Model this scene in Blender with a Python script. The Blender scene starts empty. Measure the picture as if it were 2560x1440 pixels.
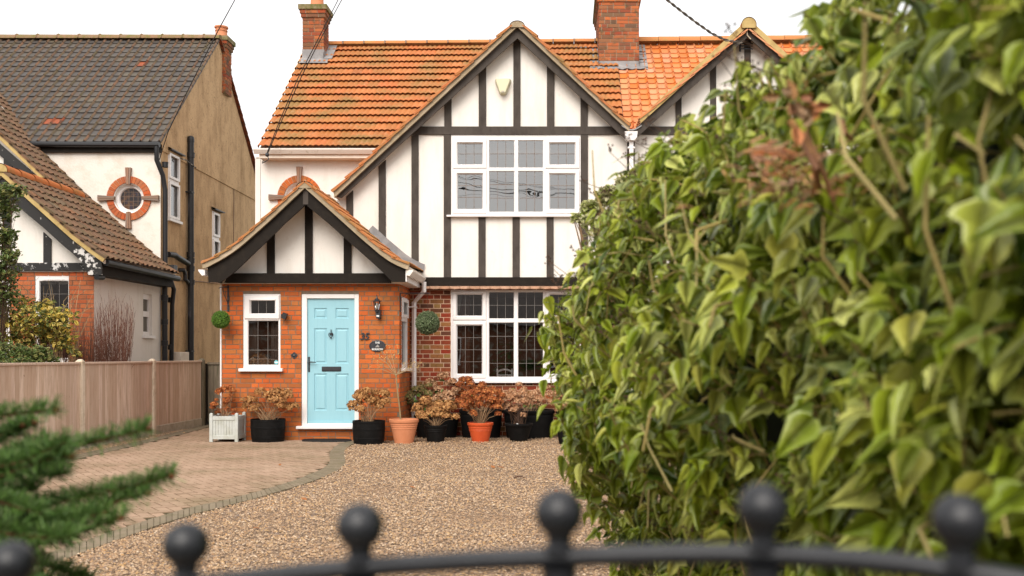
import bpy, math, random
import numpy as np
from mathutils import Vector
from mathutils.geometry import tessellate_polygon
R = math.radians
rnd = random.Random(7)
nr = np.random.default_rng(11)
S = bpy.context.scene

# ---------------------------------------------------------------- camera, sky, sun, exposure
F = 2600.0; H = 1.32; CX = 1412.0; CY = 890.0        # focal length in photo pixels, eye height, vanishing point
cam = bpy.data.cameras.new('camera'); camo = bpy.data.objects.new('camera', cam)
S.collection.objects.link(camo); S.camera = camo
camo.location = (0, 0, H); camo.rotation_euler = (R(90), 0, 0)
cam.sensor_width = 36; cam.lens = 36 * F / 2560
cam.shift_x = (1280 - CX) / 2560; cam.shift_y = (CY - 720) / 2560
cam.clip_start = 0.05; cam.clip_end = 2000
cam.dof.use_dof = True; cam.dof.focus_distance = 16.8; cam.dof.aperture_fstop = 3.8
W = bpy.data.worlds.new('World'); S.world = W; W.use_nodes = True
wt = W.node_tree; wt.nodes.clear()
sky = wt.nodes.new('ShaderNodeTexSky'); sky.sky_type = 'NISHITA'; sky.sun_disc = False
sky.sun_elevation = R(42); sky.sun_rotation = R(192); sky.dust_density = 4; sky.air_density = 1.0
hs = wt.nodes.new('ShaderNodeHueSaturation'); hs.inputs['Saturation'].default_value = 0.25
b1 = wt.nodes.new('ShaderNodeBackground'); b1.inputs[1].default_value = 0.06
b2 = wt.nodes.new('ShaderNodeBackground'); b2.inputs[0].default_value = (1, .985, .965, 1); b2.inputs[1].default_value = 0.82
ad = wt.nodes.new('ShaderNodeAddShader'); wo = wt.nodes.new('ShaderNodeOutputWorld')
wt.links.new(sky.outputs[0], hs.inputs['Color']); wt.links.new(hs.outputs[0], b1.inputs[0])
wt.links.new(b1.outputs[0], ad.inputs[0]); wt.links.new(b2.outputs[0], ad.inputs[1]); wt.links.new(ad.outputs[0], wo.inputs[0])
sl = bpy.data.lights.new('sun', 'SUN'); so = bpy.data.objects.new('sun', sl); S.collection.objects.link(so)
sl.energy = 2.3; sl.angle = R(40); sl.color = (1, .93, .84)
so.rotation_euler = (R(48), 0, R(-12))
S.view_settings.view_transform = 'Standard'; S.view_settings.look = 'None'
S.view_settings.exposure = 0.28; S.view_settings.gamma = 1; S.view_settings.use_curve_mapping = False

def P(x, y, Y):                     # photo pixel -> point at depth Y
    return Vector(((x - CX) / F * Y, Y, H + (CY - y) / F * Y))
def PX(x, Y): return (x - CX) / F * Y
def PZ(y, Y): return H + (CY - y) / F * Y
def G(x, y):                        # photo pixel -> ground point
    Y = F * H / (y - CY); return ((x - CX) / F * Y, Y)

# ---------------------------------------------------------------- materials
def mat(name, cols, rough=.8, nscale=0, ncol=None, nlo=.45, nhi=.65, bump=0, bscale=60, spec=.3, stretch=None, n2=None, trans=0, metal=0, jit=0):
    m = bpy.data.materials.new(name); m.use_nodes = True; nt = m.node_tree; N = nt.nodes; L = nt.links
    bs = N['Principled BSDF']; bs.inputs['Roughness'].default_value = rough
    bs.inputs['Specular IOR Level'].default_value = spec; bs.inputs['Metallic'].default_value = metal
    if isinstance(cols[0], (int, float)): cols = [cols]
    tc = N.new('ShaderNodeTexCoord'); co = tc.outputs['Object']
    if stretch:
        mp = N.new('ShaderNodeMapping'); mp.inputs['Scale'].default_value = stretch; L.new(co, mp.inputs[0]); sco = mp.outputs[0]
    else: sco = co
    if len(cols) > 1:
        ge = N.new('ShaderNodeNewGeometry'); cr = N.new('ShaderNodeValToRGB')
        L.new(ge.outputs['Random Per Island'], cr.inputs[0])
        e = cr.color_ramp.elements
        while len(e) < len(cols): e.new(.5)
        for i, c in enumerate(cols): e[i].position = i / (len(cols) - 1); 
        for i, c in enumerate(cols): e[i].color = (*c, 1)
        col = cr.outputs[0]
    else:
        rgb = N.new('ShaderNodeRGB'); rgb.outputs[0].default_value = (*cols[0], 1); col = rgb.outputs[0]
    def layer(col, scale, nc, lo, hi, coord):
        nz = N.new('ShaderNodeTexNoise'); nz.inputs['Scale'].default_value = scale; nz.inputs['Detail'].default_value = 6
        nz.inputs['Roughness'].default_value = .65
        L.new(coord, nz.inputs['Vector'])
        mr = N.new('ShaderNodeMapRange'); mr.inputs[1].default_value = lo; mr.inputs[2].default_value = hi
        L.new(nz.outputs[0], mr.inputs[0])
        mx = N.new('ShaderNodeMix'); mx.data_type = 'RGBA'; L.new(mr.outputs[0], mx.inputs[0]); L.new(col, mx.inputs[6]); mx.inputs[7].default_value = (*nc, 1)
        return mx.outputs[2]
    if ncol: col = layer(col, nscale, ncol, nlo, nhi, sco)
    if n2: col = layer(col, n2[0], n2[1], n2[2], n2[3], co)
    L.new(col, bs.inputs['Base Color'])
    if bump:
        nz = N.new('ShaderNodeTexNoise'); nz.inputs['Scale'].default_value = bscale; nz.inputs['Detail'].default_value = 5
        L.new(sco, nz.inputs['Vector']); bp = N.new('ShaderNodeBump'); bp.inputs['Strength'].default_value = .8; bp.inputs['Distance'].default_value = bump
        L.new(nz.outputs[0], bp.inputs['Height']); L.new(bp.outputs[0], bs.inputs['Normal'])
    if trans:
        tr = N.new('ShaderNodeBsdfTranslucent'); L.new(col, tr.inputs[0]); mx = N.new('ShaderNodeMixShader'); mx.inputs[0].default_value = trans
        L.new(bs.outputs[0], mx.inputs[1]); L.new(tr.outputs[0], mx.inputs[2]); L.new(mx.outputs[0], N['Material Output'].inputs[0])
    return m
M = {}
M['render'] = mat('white_render', (.81, .76, .70), .9, 1.5, (.70, .635, .56), .50, .78, .003, 45, stretch=(2.2, 2.2, .45), n2=(9, (.70, .63, .55), .60, .8))
M['render_old'] = mat('old_white_render', (.76, .71, .64), .95, 2.2, (.62, .54, .44), .48, .72, .007, 26, n2=(7, (.30, .22, .13), .66, .76))
M['timber'] = mat('dark_timber', (.068, .055, .046), .7, 9, (.040, .031, .025), .45, .7, .002, 30, spec=.2, stretch=(1, 1, .35), n2=(2.5, (.085, .07, .058), .5, .8))
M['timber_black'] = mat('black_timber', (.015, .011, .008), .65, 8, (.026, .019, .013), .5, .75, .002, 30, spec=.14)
M['timber_peel'] = mat('peeling_timber', (.022, .020, .019), .6, 9, (.62, .60, .58), .57, .60, .003, 30)
M['timber_peel_more'] = mat('badly_peeling_timber', (.022, .020, .019), .6, 9, (.66, .63, .60), .515, .545, .003, 30)
M['timber_fleck'] = mat('flecked_timber', (.022, .020, .019), .6, 14, (.55, .52, .48), .66, .69, .002, 30)
M['verge'] = mat('verge_mortar', (.36, .285, .19), .95, 6, (.27, .19, .10), .45, .7, .006, 40, n2=(3, (.5, .40, .29), .5, .7))
M['verge_ochre'] = mat('verge_ochre', (.50, .36, .15), .95, 6, (.34, .22, .08), .45, .7, .006, 40)
M['brick'] = mat('orange_brick', [(.50, .095, .018), (.44, .14, .035), (.58, .12, .022), (.30, .10, .028), (.54, .10, .018), (.38, .13, .035), (.60, .14, .03)], .85, 14, (.24, .11, .035), .52, .78, .004, 90, n2=(2.2, (.30, .10, .03), .55, .85))
M['mortar'] = mat('grey_mortar', (.22, .17, .125), .95, 12, (.17, .11, .07), .4, .7, .003, 80)
M['brick_old'] = mat('old_red_brick', [(.20, .028, .014), (.30, .045, .018), (.11, .05, .022), (.27, .030, .014), (.35, .10, .03), (.19, .035, .018), (.28, .17, .055), (.33, .07, .028), (.09, .042, .025)], .9, 20, (.13, .045, .02), .5, .8, .005, 90)
M['mortar_pale'] = mat('pale_mortar', (.66, .46, .32), .95, 12, (.45, .30, .20), .45, .75, .004, 80)
M['brick_chim'] = mat('chimney_brick', [(.36, .065, .02), (.13, .075, .045), (.42, .12, .04), (.26, .055, .025), (.17, .10, .055), (.46, .13, .04), (.10, .065, .04)], .9, 9, (.11, .075, .035), .52, .7, .005, 70)
M['mortar_chim'] = mat('chimney_mortar', (.36, .27, .19), .95, 12, (.2, .15, .09), .45, .75, .004, 80)
M['brick_wing'] = mat('salmon_brick', [(.42, .12, .045), (.48, .14, .05), (.36, .10, .04), (.50, .10, .03), (.40, .15, .07)], .9, 12, (.28, .11, .05), .5, .8, .004, 80)
M['tile'] = mat('terracotta_roof_tile', [(.45, .150, .046), (.50, .180, .058), (.40, .145, .040), (.48, .145, .046), (.43, .170, .050), (.36, .122, .040)],   .75, 1.7, (.27, .155, .05), .47, .66, .004, 30, n2=(14, (.48, .26, .15), .55, .8))
M['tile_pan'] = mat('orange_pantile', [(.60, .17, .03), (.66, .24, .08), (.62, .27, .12), (.56, .15, .025), (.64, .30, .17)], .5, 14, (.40, .19, .05), .58, .75, .004, 30, spec=.5)
M['tile_dark'] = mat('dark_pantile', [(.066, .058, .052), (.078, .067, .060), (.058, .050, .045), (.072, .060, .052), (.068, .062, .058), (.085, .065, .052)], .55, 3, (.12, .095, .06), .50, .72, .004, 30, spec=.45, n2=(26, (.10, .09, .025), .66, .74))
M['tile_red'] = mat('stray_red_pantile', (.30, .075, .03), .7, 12, (.1, .06, .04), .45, .65, .004, 30)
M['tile_wing'] = mat('weathered_brown_pantile', [(.15, .085, .05), (.19, .105, .062), (.12, .08, .052), (.22, .105, .055), (.16, .112, .072)], .85, 10, (.10, .085, .035), .5, .74, .004, 30)
M['ridge_tile'] = mat('ridge_tile', [(.46, .17, .055), (.52, .20, .07), (.42, .17, .05)], .8, 7, (.40, .22, .07), .45, .7, .004, 30)
M['ridge_dark'] = mat('mossy_ridge_tile', [(.28, .17, .10), (.22, .14, .08), (.30, .16, .09)], .9, 9, (.17, .14, .045), .45, .62, .006, 30)
M['lead'] = mat('lead_flashing', (.22, .21, .21), .55, 5, (.34, .32, .31), .45, .7, .004, 20, spec=.4)
M['upvc'] = mat('white_upvc', (.82, .78, .76), .35, 3, (.78, .73, .69), .5, .8, spec=.45)
M['upvc_dirty'] = mat('weathered_white_plastic', (.78, .72, .65), .5, 6, (.40, .34, .22), .60, .74, spec=.4)
M['soffit'] = mat('cream_paint', (.72, .62, .52), .7, 5, (.62, .5, .4), .5, .8)
M['pebble'] = mat('brown_roughcast', (.56, .37, .205), .98, 3.2, (.36, .225, .115), .44, .68, .016, 42, stretch=(1, 1, .45), n2=(22, (.10, .055, .022), .58, .72))
M['cement'] = mat('grey_cement', (.30, .24, .19), .95, 4, (.22, .17, .12), .45, .7, .006, 30)
M['black'] = mat('black_plastic', (.010, .010, .012), .42, spec=.5)
M['black_matt'] = mat('black_rubber', (.0045, .0042, .004), .62, 9, (.009, .008, .008), .5, .7, .002, 60, spec=.15)
M['iron'] = mat('black_iron', (.022, .023, .028), .42, 30, (.035, .036, .042), .4, .7, .0006, 200, spec=.45)
M['gunmetal'] = mat('gate_paint', (.011, .012, .015), .40, 20, (.018, .019, .023), .4, .7, .0003, 300, spec=.5)
M['grey_plastic'] = mat('grey_pipe_plastic', (.10, .10, .115), .4, 6, (.06, .06, .065), .45, .7, spec=.45)
M['door'] = mat('pale_blue_door', (.285, .525, .60), .42, 30, (.265, .50, .575), .45, .7, .0008, 60, spec=.4, stretch=(1, 1, .08))
M['leadline'] = mat('lead_came', (.17, .15, .135), .5, spec=.5)
M['leadbrown'] = mat('gilt_lead_came', (.20, .13, .09), .5, spec=.4)
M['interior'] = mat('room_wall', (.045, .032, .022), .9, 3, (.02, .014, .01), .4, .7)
M['curtain'] = mat('brown_curtain', [(.07, .022, .010), (.05, .018, .009)], .9)
M['curtain_pale'] = mat('grey_net_curtain', (.16, .145, .125), .9)
M['fence'] = mat('larch_fence_boards', [(.66, .485, .365), (.55, .39, .285), (.74, .57, .45), (.61, .43, .31), (.69, .52, .42), (.48, .335, .235)], .85, 5, (.46, .31, .215), .42, .7, .003, 60, stretch=(6, 6, .5), n2=(11, (.17, .09, .045), .67, .71))
M['fence_old'] = mat('greyed_fence_boards', [(.17, .135, .095), (.21, .165, .12), (.15, .12, .08)], .9, 6, (.09, .085, .05), .45, .7, .003, 60, stretch=(6, 6, .5))
M['concrete'] = mat('pale_concrete', (.68, .56, .43), .9, 7, (.42, .32, .21), .45, .75, .003, 60)
M['concrete2'] = mat('gravel_board_concrete', (.50, .43, .34), .9, 7, (.33, .27, .19), .4, .75, .004, 60)
M['paver'] = mat('buff_block_paver', [(.31, .205, .135), (.35, .235, .155), (.27, .18, .115), (.38, .25, .17), (.30, .21, .135)], .9, 1.3, (.21, .155, .085), .46, .70, .003, 60, n2=(.55, (.42, .285, .20), .46, .66))
M['joint'] = mat('paver_joint_sand', (.05, .033, .015), .95, 3, (.07, .065, .02), .4, .7)
M['sett'] = mat('grey_sett', [(.20, .155, .10), (.23, .18, .12), (.18, .14, .092)], .9, 5, (.15, .125, .07), .45, .7, .003, 60)
M['stone'] = mat('flint_pebble', [(.47, .30, .165), (.20, .125, .07), (.55, .38, .235), (.36, .20, .095), (.27, .195, .135), (.52, .32, .14), (.105, .07, .05), (.44, .28, .16), (.62, .48, .34), (.40, .25, .14), (.19, .15, .13), (.47, .25, .09)], .7, 90, (.3, .2, .13), .5, .8, spec=.35, n2=(.8, (.25, .15, .085), .52, .80))
M['soil'] = mat('dark_soil', (.035, .022, .014), .95, 20, (.06, .04, .025), .4, .7, .01, 40)
M['grass'] = mat('rough_grass', (.05, .06, .02), .95, 3, (.09, .07, .03), .4, .7, .03, 30)
M['terracotta'] = mat('terracotta_pot_clay', (.60, .235, .115), .75, 5, (.52, .19, .085), .45, .75, .002, 50, n2=(14, (.42, .17, .07), .62, .75))
M['orange_plastic'] = mat('orange_red_plastic', (.56, .085, .022), .45, 3, (.48, .065, .018), .45, .7, spec=.4)
M['greypaint'] = mat('pale_grey_green_paint', (.50, .52, .49), .8, 6, (.40, .41, .35), .45, .7, .002, 50, n2=(18, (.16, .14, .09), .66, .72))
M['petal'] = mat('dried_hydrangea_petal', [(.48, .24, .085), (.24, .10, .035), (.58, .33, .13), (.40, .18, .06), (.52, .27, .10), (.18, .07, .028)], .85, trans=.2)
M['petal_red'] = mat('rusty_hydrangea_petal', [(.46, .13, .035), (.24, .06, .02), (.56, .21, .06), (.38, .10, .03), (.15, .045, .018), (.60, .25, .08)], .85, trans=.2)
M['petal_pale'] = mat('faded_hydrangea_petal', [(.58, .32, .17), (.34, .16, .075), (.70, .45, .27), (.46, .23, .11), (.28, .12, .055)], .85, trans=.2)
M['petal_green'] = mat('greenish_hydrangea_petal', [(.26, .22, .08), (.18, .20, .06), (.42, .25, .12), (.13, .15, .05)], .85, trans=.2)
M['stem'] = mat('dry_stem', [(.30, .18, .095), (.20, .11, .055), (.38, .25, .14)], .85)
M['stem_dark'] = mat('dark_stem', [(.06, .035, .02), (.10, .05, .03), (.04, .025, .018)], .85)
M['twig_red'] = mat('reddish_twig', [(.17, .065, .04), (.11, .045, .03), (.22, .10, .06)], .85)
M['twig_tan'] = mat('tan_twig', [(.46, .33, .19), (.34, .23, .12)], .85)
M['twig_orange'] = mat('rusty_orange_stem', [(.55, .20, .07), (.36, .17, .10), (.44, .30, .19), (.50, .26, .10), (.28, .14, .09)], .8)
M['box_leaf'] = mat('bright_box_leaf', [(.10, .22, .025), (.16, .31, .04), (.06, .14, .018), (.22, .36, .06)], .5, trans=.15)
M['box_pale'] = mat('dusty_box_leaf', [(.11, .16, .07), (.19, .25, .12), (.06, .09, .035), (.30, .34, .20)], .6, trans=.1)
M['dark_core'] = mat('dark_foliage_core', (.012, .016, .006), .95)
M['ivy'] = mat('ivy_leaf', [(.18, .25, .012), (.33, .41, .024), (.075, .125, .008), (.46, .50, .05), (.24, .32, .016), (.035, .07, .006), (.64, .66, .18), (.30, .36, .022), (.11, .165, .010), (.50, .48, .08)], .30, 16, (.42, .45, .13), .5, .8, .003, 18, spec=.5, trans=.26)
M['ivy_stem'] = mat('ivy_stem', [(.36, .27, .09), (.26, .20, .07), (.44, .36, .15)], .7)
M['cream_leaf'] = mat('pale_cream_leaf', [(.62, .60, .30), (.48, .50, .18), (.74, .68, .44), (.34, .40, .10)], .6, trans=.25)
M['holly'] = mat('evergreen_leaf', [(.075, .12, .02), (.12, .175, .035), (.05, .08, .016), (.20, .22, .06), (.26, .24, .07)], .45, spec=.5, trans=.12)
M['yellow_leaf'] = mat('yellowing_leaf', [(.74, .52, .10), (.55, .46, .10), (.80, .62, .20), (.30, .32, .06), (.66, .42, .06)], .6, trans=.3)
M['olive_leaf'] = mat('olive_leaf', [(.10, .13, .03), (.16, .17, .045), (.06, .09, .02), (.22, .20, .06)], .6, trans=.2)
M['big_leaf'] = mat('broad_green_leaf', [(.14, .27, .05), (.20, .34, .09), (.09, .18, .03)], .5, trans=.25)
M['needle'] = mat('fir_needle', [(.065, .145, .025), (.12, .22, .045), (.04, .09, .02), (.18, .26, .09)], .5, trans=.15)
M['fir_bark'] = mat('fir_bark', (.11, .05, .022), .9, 30, (.06, .03, .015), .4, .7)
M['bud'] = mat('fir_bud', (.20, .07, .03), .7)
M['sign_white'] = mat('painted_white_letters', (.72, .72, .70), .6)
M['sign_grey'] = mat('painted_grey_relief', (.30, .28, .26), .6)
M['alarm'] = mat('cream_plastic', (.66, .62, .42), .45, spec=.4)
M['sticker'] = mat('teal_sticker', (.16, .50, .56), .5)
M['rubber'] = mat('rubber_mat', (.008, .008, .008), .8, 60, (.02, .02, .02), .5, .6, .006, 90)
M['cable'] = mat('cable_sheath', (.035, .03, .028), .6)
M['cable_twist'] = mat('twisted_cable_sheath', [(.05, .045, .04), (.20, .17, .14)], .6)
M['asphalt'] = mat('asphalt', (.05, .05, .05), .95, 40, (.07, .07, .07), .4, .7)
M['slate'] = mat('dark_roof_slate', (.13, .11, .10), .8, 10, (.09, .075, .07), .4, .7)
M['brown_int'] = mat('brown_wood', (.12, .05, .02), .7)
def glass(name, fac, tint=(1, 1, 1)):
    m = bpy.data.materials.new(name); m.use_nodes = True; nt = m.node_tree; N = nt.nodes; L = nt.links; N.clear()
    o = N.new('ShaderNodeOutputMaterial'); mx = N.new('ShaderNodeMixShader'); t = N.new('ShaderNodeBsdfTransparent'); g = N.new('ShaderNodeBsdfGlossy')
    g.inputs['Roughness'].default_value = 0.0; t.inputs[0].default_value = (*tint, 1)
    fr = N.new('ShaderNodeFresnel'); fr.inputs[0].default_value = 1.5
    ma = N.new('ShaderNodeMath'); ma.operation = 'ADD'; ma.inputs[1].default_value = fac; ma.use_clamp = True
    nz = N.new('ShaderNodeTexNoise'); nz.inputs['Scale'].default_value = 1.6; tc = N.new('ShaderNodeTexCoord'); bp = N.new('ShaderNodeBump'); bp.inputs['Distance'].default_value = .0018
    L.new(tc.outputs['Object'], nz.inputs['Vector']); L.new(nz.outputs[0], bp.inputs['Height']); L.new(bp.outputs[0], g.inputs['Normal'])
    L.new(fr.outputs[0], ma.inputs[0]); L.new(ma.outputs[0], mx.inputs[0]); L.new(t.outputs[0], mx.inputs[1]); L.new(g.outputs[0], mx.inputs[2]); L.new(mx.outputs[0], o.inputs[0])
    return m
M['glass'] = glass('window_glass', .22, (.8, .8, .8))
M['stained'] = mat('stained_dark_glass', (.022, .018, .020), .18, 7, (.10, .052, .028), .50, .54, .002, 12, spec=.25, n2=(11, (.035, .03, .045), .55, .58))
M['glass_dark'] = glass('lamp_glass', .03)

# ---------------------------------------------------------------- mesh helpers
ORG = {}
def tag(o, label=None, cat=None, group=None, kind=None):
    if label: o['label'] = label
    if cat: o['category'] = cat
    if group: o['group'] = group
    if kind: o['kind'] = kind
    return o
def thing(name, label, cat, loc, group=None):
    o = bpy.data.objects.new(name, None); S.collection.objects.link(o); o.location = loc; o.empty_display_size = .2
    ORG[o.name] = Vector(loc); return tag(o, label, cat, group)
def link(name, me, parent=None, origin=None):
    o = bpy.data.objects.new(name, me); S.collection.objects.link(o)
    if parent is not None: o.parent = parent; ORG[o.name] = ORG[parent.name]
    else: ORG[o.name] = Vector(origin or (0, 0, 0)); o.location = ORG[o.name]
    return o
class MB:
    def __init__(s): s.v = []; s.f = []; s.m = []
    def add(s, vs, fs, mi=0):
        n = len(s.v); s.v += [tuple(v) for v in vs]; s.f += [tuple(i + n for i in f) for f in fs]; s.m += [mi] * len(fs); return s
    def box(s, x0, x1, y0, y1, z0, z1, mi=0):
        return s.add([(x0, y0, z0), (x1, y0, z0), (x1, y1, z0), (x0, y1, z0), (x0, y0, z1), (x1, y0, z1), (x1, y1, z1), (x0, y1, z1)],
                     [(0, 1, 5, 4), (1, 2, 6, 5), (2, 3, 7, 6), (3, 0, 4, 7), (4, 5, 6, 7), (3, 2, 1, 0)], mi)
    def pbox(s, x0, x1, y0, y1, Y0, Y1, mi=0):     # front rectangle given in photo pixels at depth Y0, extruded back to Y1
        return s.box(PX(x0, Y0), PX(x1, Y0), Y0, Y1, PZ(y1, Y0), PZ(y0, Y0), mi)
    def prism(s, poly, Y0, Y1, mi=0, side=None):   # poly = [(X,Z)], extruded along Y
        n = len(poly); tri = tessellate_polygon([[Vector((a, b, 0)) for a, b in poly]])
        vs = [(a, Y0, b) for a, b in poly] + [(a, Y1, b) for a, b in poly]
        s.add(vs, [tuple(t) for t in tri] + [tuple(i + n for i in t) for t in tri], mi)
        return s.add(vs, [(i, (i + 1) % n, (i + 1) % n + n, i + n) for i in range(n)], mi if side is None else side)
    def pprism(s, pts, Y0, Y1, mi=0, side=None):
        return s.prism([(PX(x, Y0), PZ(y, Y0)) for x, y in pts], Y0, Y1, mi, side)
    def xprism(s, poly, X0, X1, mi=0):             # poly = [(Y,Z)], extruded along X
        n = len(poly); tri = tessellate_polygon([[Vector((a, b, 0)) for a, b in poly]])
        vs = [(X0, a, b) for a, b in poly] + [(X1, a, b) for a, b in poly]
        return s.add(vs, [tuple(t) for t in tri] + [tuple(i + n for i in t) for t in tri] + [(i, (i + 1) % n, (i + 1) % n + n, i + n) for i in range(n)], mi)
    def wall(s, poly, holes, mp, th=.1, mi=0):     # flat wall with openings; mp(u,z,d) -> point, reveals go back by th
        loops = [[Vector((a, b, 0)) for a, b in poly]] + [[Vector((a, b, 0)) for a, b in h] for h in holes]
        flat = [p for l in loops for p in l]
        s.add([mp(p[0], p[1], 0) for p in flat], [tuple(t) for t in tessellate_polygon(loops)], mi)
        for h in holes:
            n = len(h)
            s.add([mp(a, b, 0) for a, b in h] + [mp(a, b, th) for a, b in h], [(i, (i + 1) % n, (i + 1) % n + n, i + n) for i in range(n)], mi)
        return s
    def tube(s, pts, r, n=8, mi=0, caps=True):
        pts = [Vector(p) for p in pts]; k = len(pts); rr = r if isinstance(r, (list, tuple)) else [r] * k
        base = len(s.v); prev = None; vs = []; fs = []
        for i, p in enumerate(pts):
            d = (pts[min(i + 1, k - 1)] - pts[max(i - 1, 0)]); d = d.normalized() if d.length > 1e-9 else Vector((0, 0, 1))
            a = prev if prev is not None else (Vector((0, 0, 1)) if abs(d.z) < .9 else Vector((1, 0, 0)))
            u = (a - d * a.dot(d)).normalized(); w = d.cross(u); prev = u
            for j in range(n):
                t = 2 * math.pi * j / n; vs.append(p + (u * math.cos(t) + w * math.sin(t)) * rr[i])
        for i in range(k - 1):
            for j in range(n): fs.append((i * n + j, i * n + (j + 1) % n, (i + 1) * n + (j + 1) % n, (i + 1) * n + j))
        if caps: fs += [tuple(range(n))[::-1], tuple((k - 1) * n + j for j in range(n))]
        return s.add(vs, fs, mi)
    def lathe(s, c, prof, n=28, mi=0, ax='z', sc=(1, 1)):
        vs = []; fs = []; k = len(prof)
        for r, h in prof:
            for j in range(n):
                t = 2 * math.pi * j / n; a = r * math.cos(t) * sc[0]; b = r * math.sin(t) * sc[1]
                if ax == 'z': vs.append((c[0] + a, c[1] + b, c[2] + h))
                else: vs.append((c[0] + a, c[1] + h, c[2] + b))
        for i in range(k - 1):
            for j in range(n): fs.append((i * n + j, i * n + (j + 1) % n, (i + 1) * n + (j + 1) % n, (i + 1) * n + j))
        return s.add(vs, fs, mi)
    def ball(s, c, r, n=16, mi=0, sq=1):
        return s.lathe(c, [(r * math.sin(math.pi * i / n) + 1e-5, -r * sq * math.cos(math.pi * i / n)) for i in range(n + 1)], n * 2, mi)
    def build(s, name, mats, parent=None, origin=None, smooth=False):
        if not isinstance(mats, (list, tuple)): mats = [mats]
        o0 = ORG[parent.name] if parent is not None else Vector(origin or (0, 0, 0))
        me = bpy.data.meshes.new(name)
        me.from_pydata([(v[0] - o0.x, v[1] - o0.y, v[2] - o0.z) for v in s.v], [], s.f)
        for m in mats: me.materials.append(M[m] if isinstance(m, str) else m)
        if len(mats) > 1: me.polygons.foreach_set('material_index', s.m)
        import bmesh
        bm = bmesh.new(); bm.from_mesh(me); bmesh.ops.recalc_face_normals(bm, faces=bm.faces)
        if smooth:
            for e in bm.edges:
                if len(e.link_faces) == 2 and e.calc_face_angle(0) > R(38): e.smooth = False
            for f in bm.faces: f.smooth = True
        bm.to_mesh(me); bm.free()
        return link(name, me, parent, origin)

def bevel(o, w=.004, seg=1):
    b = o.modifiers.new('bevel', 'BEVEL'); b.width = w; b.segments = seg; b.limit_method = 'ANGLE'; b.angle_limit = R(40); return o

def bricks(mb, u0, u1, z0, z1, mp, course=.075, holes=(), bond='mix', mi=1, seed=1, top=None):
    rg = random.Random(seed); j = .0125; k = 0; z = z0
    while z < z1 - .02:
        zt = min(z + course - j, z1)
        if bond == 'flemish': seq = [.215, .1025]; u = u0 - (0 if k % 2 else .165) ; q = 0
        elif bond == 'stretcher': seq = [.215]; u = u0 - (.0 if k % 2 else .1125); q = 0
        else: seq = None; u = u0 - rg.choice([0, .06, .11, .17])
        while u < u1:
            if seq: w = seq[q % len(seq)]; q += 1
            else: w = rg.choice([.215, .215, .1025, .215, .1025])
            spans = [(max(u, u0), min(u + w, u1))]
            for h in holes:
                if h[2] < zt - .01 and h[3] > z + .01:
                    ns = []
                    for a, b in spans:
                        if h[1] <= a or h[0] >= b: ns.append((a, b))
                        else:
                            if h[0] - a > .02: ns.append((a, h[0] - .004))
                            if b - h[1] > .02: ns.append((h[1] + .004, b))
                    spans = ns
            for a, b in spans:
                if b - a < .02: continue
                if top and not top((a + b) / 2, zt): continue
                pr = -.004 - rg.random() * .003; dz = (rg.random() - .5) * .002
                c = [(a, z + dz), (b, z + dz + (rg.random() - .5) * .002), (b, zt + dz), (a, zt + dz)]
                mb.add([mp(x, y, pr) for x, y in c] + [mp(x, y, .002) for x, y in c], [(0, 1, 2, 3), (0, 1, 5, 4), (1, 2, 6, 5), (2, 3, 7, 6), (3, 0, 4, 7)], mi)
            u += w + j
        z += course; k += 1

def tiles(mb, prof, b0, b1, mp, gauge, tw, hf, t=.022, ns=8, mi=0, rg=None, alt=None, skip=None, rollmi=None, lift=.004):
    rg = rg or random.Random(3)
    seg = [0]
    for a, b in zip(prof, prof[1:]): seg.append(seg[-1] + math.hypot(b[0] - a[0], b[1] - a[1]))
    Ln = seg[-1]
    def at(s):
        s = max(0, min(Ln, s))
        for i in range(len(seg) - 1):
            if s <= seg[i + 1] + 1e-9:
                q = (s - seg[i]) / (seg[i + 1] - seg[i]); a, b = prof[i], prof[i + 1]
                dx, dz = (b[0] - a[0]) / (seg[i + 1] - seg[i]), (b[1] - a[1]) / (seg[i + 1] - seg[i])
                n = (-dz, dx) if dx > 0 else (dz, -dx)
                return a[0] + (b[0] - a[0]) * q, a[1] + (b[1] - a[1]) * q, n[0], n[1]
    nc = max(1, round(Ln / gauge)); g = Ln / nc; nb = max(1, round((b1 - b0) / tw)); w = (b1 - b0) / nb
    for k in range(nc):
        s0 = k * g; s1 = (k + 1) * g + (.07 if k < nc - 1 else 0)
        for i in range(nb):
            if skip and skip(b0 + (i + .5) * w, (s0 + s1) / 2, at): continue
            l0 = t + rg.random() * lift; l1 = rg.random() * .002
            vs = []; jb = (rg.random() - .5) * .003; js = (rg.random() - .5) * .008
            for (s, of) in ((s0 + js + .004, l0 - .013), (s0 + js, l0), ((s0 + s1) / 2, (l0 + l1) / 2), (s1, l1)):
                p, z, na, nz = at(s)
                for q in range(ns + 1):
                    u = q / ns; h = hf(u); b = b0 + (i + u) * w + jb * (1 if 0 < q < ns else 0)
                    o = of + h
                    vs.append(mp(p + na * o, z + nz * o, b))
            fs = [(r * (ns + 1) + q, r * (ns + 1) + q + 1, (r + 1) * (ns + 1) + q + 1, (r + 1) * (ns + 1) + q) for r in range(3) for q in range(ns)]
            m = mi
            if alt: m = alt(k, i, mi)
            mb.add(vs, fs, m)
            if rollmi is not None and m == mi:
                for ri_ in range(len(fs)):
                    if (ri_ % ns) in (ns - 2, ns - 1): mb.m[-len(fs) + ri_] = rollmi
        for b, e in ((b0, 0), (b1, 1)):      # closed verge ends
            vs = []
            for s, of in ((s0, -.004), (s0, t), (s1, 0), (s1, -.02)):
                p, z, na, nz = at(s); vs.append(mp(p + na * (of + (hf(e) if of >= 0 else 0)), z + nz * (of + (hf(e) if of >= 0 else 0)), b))
            mb.add(vs, [(0, 1, 2, 3)], mi)
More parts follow.
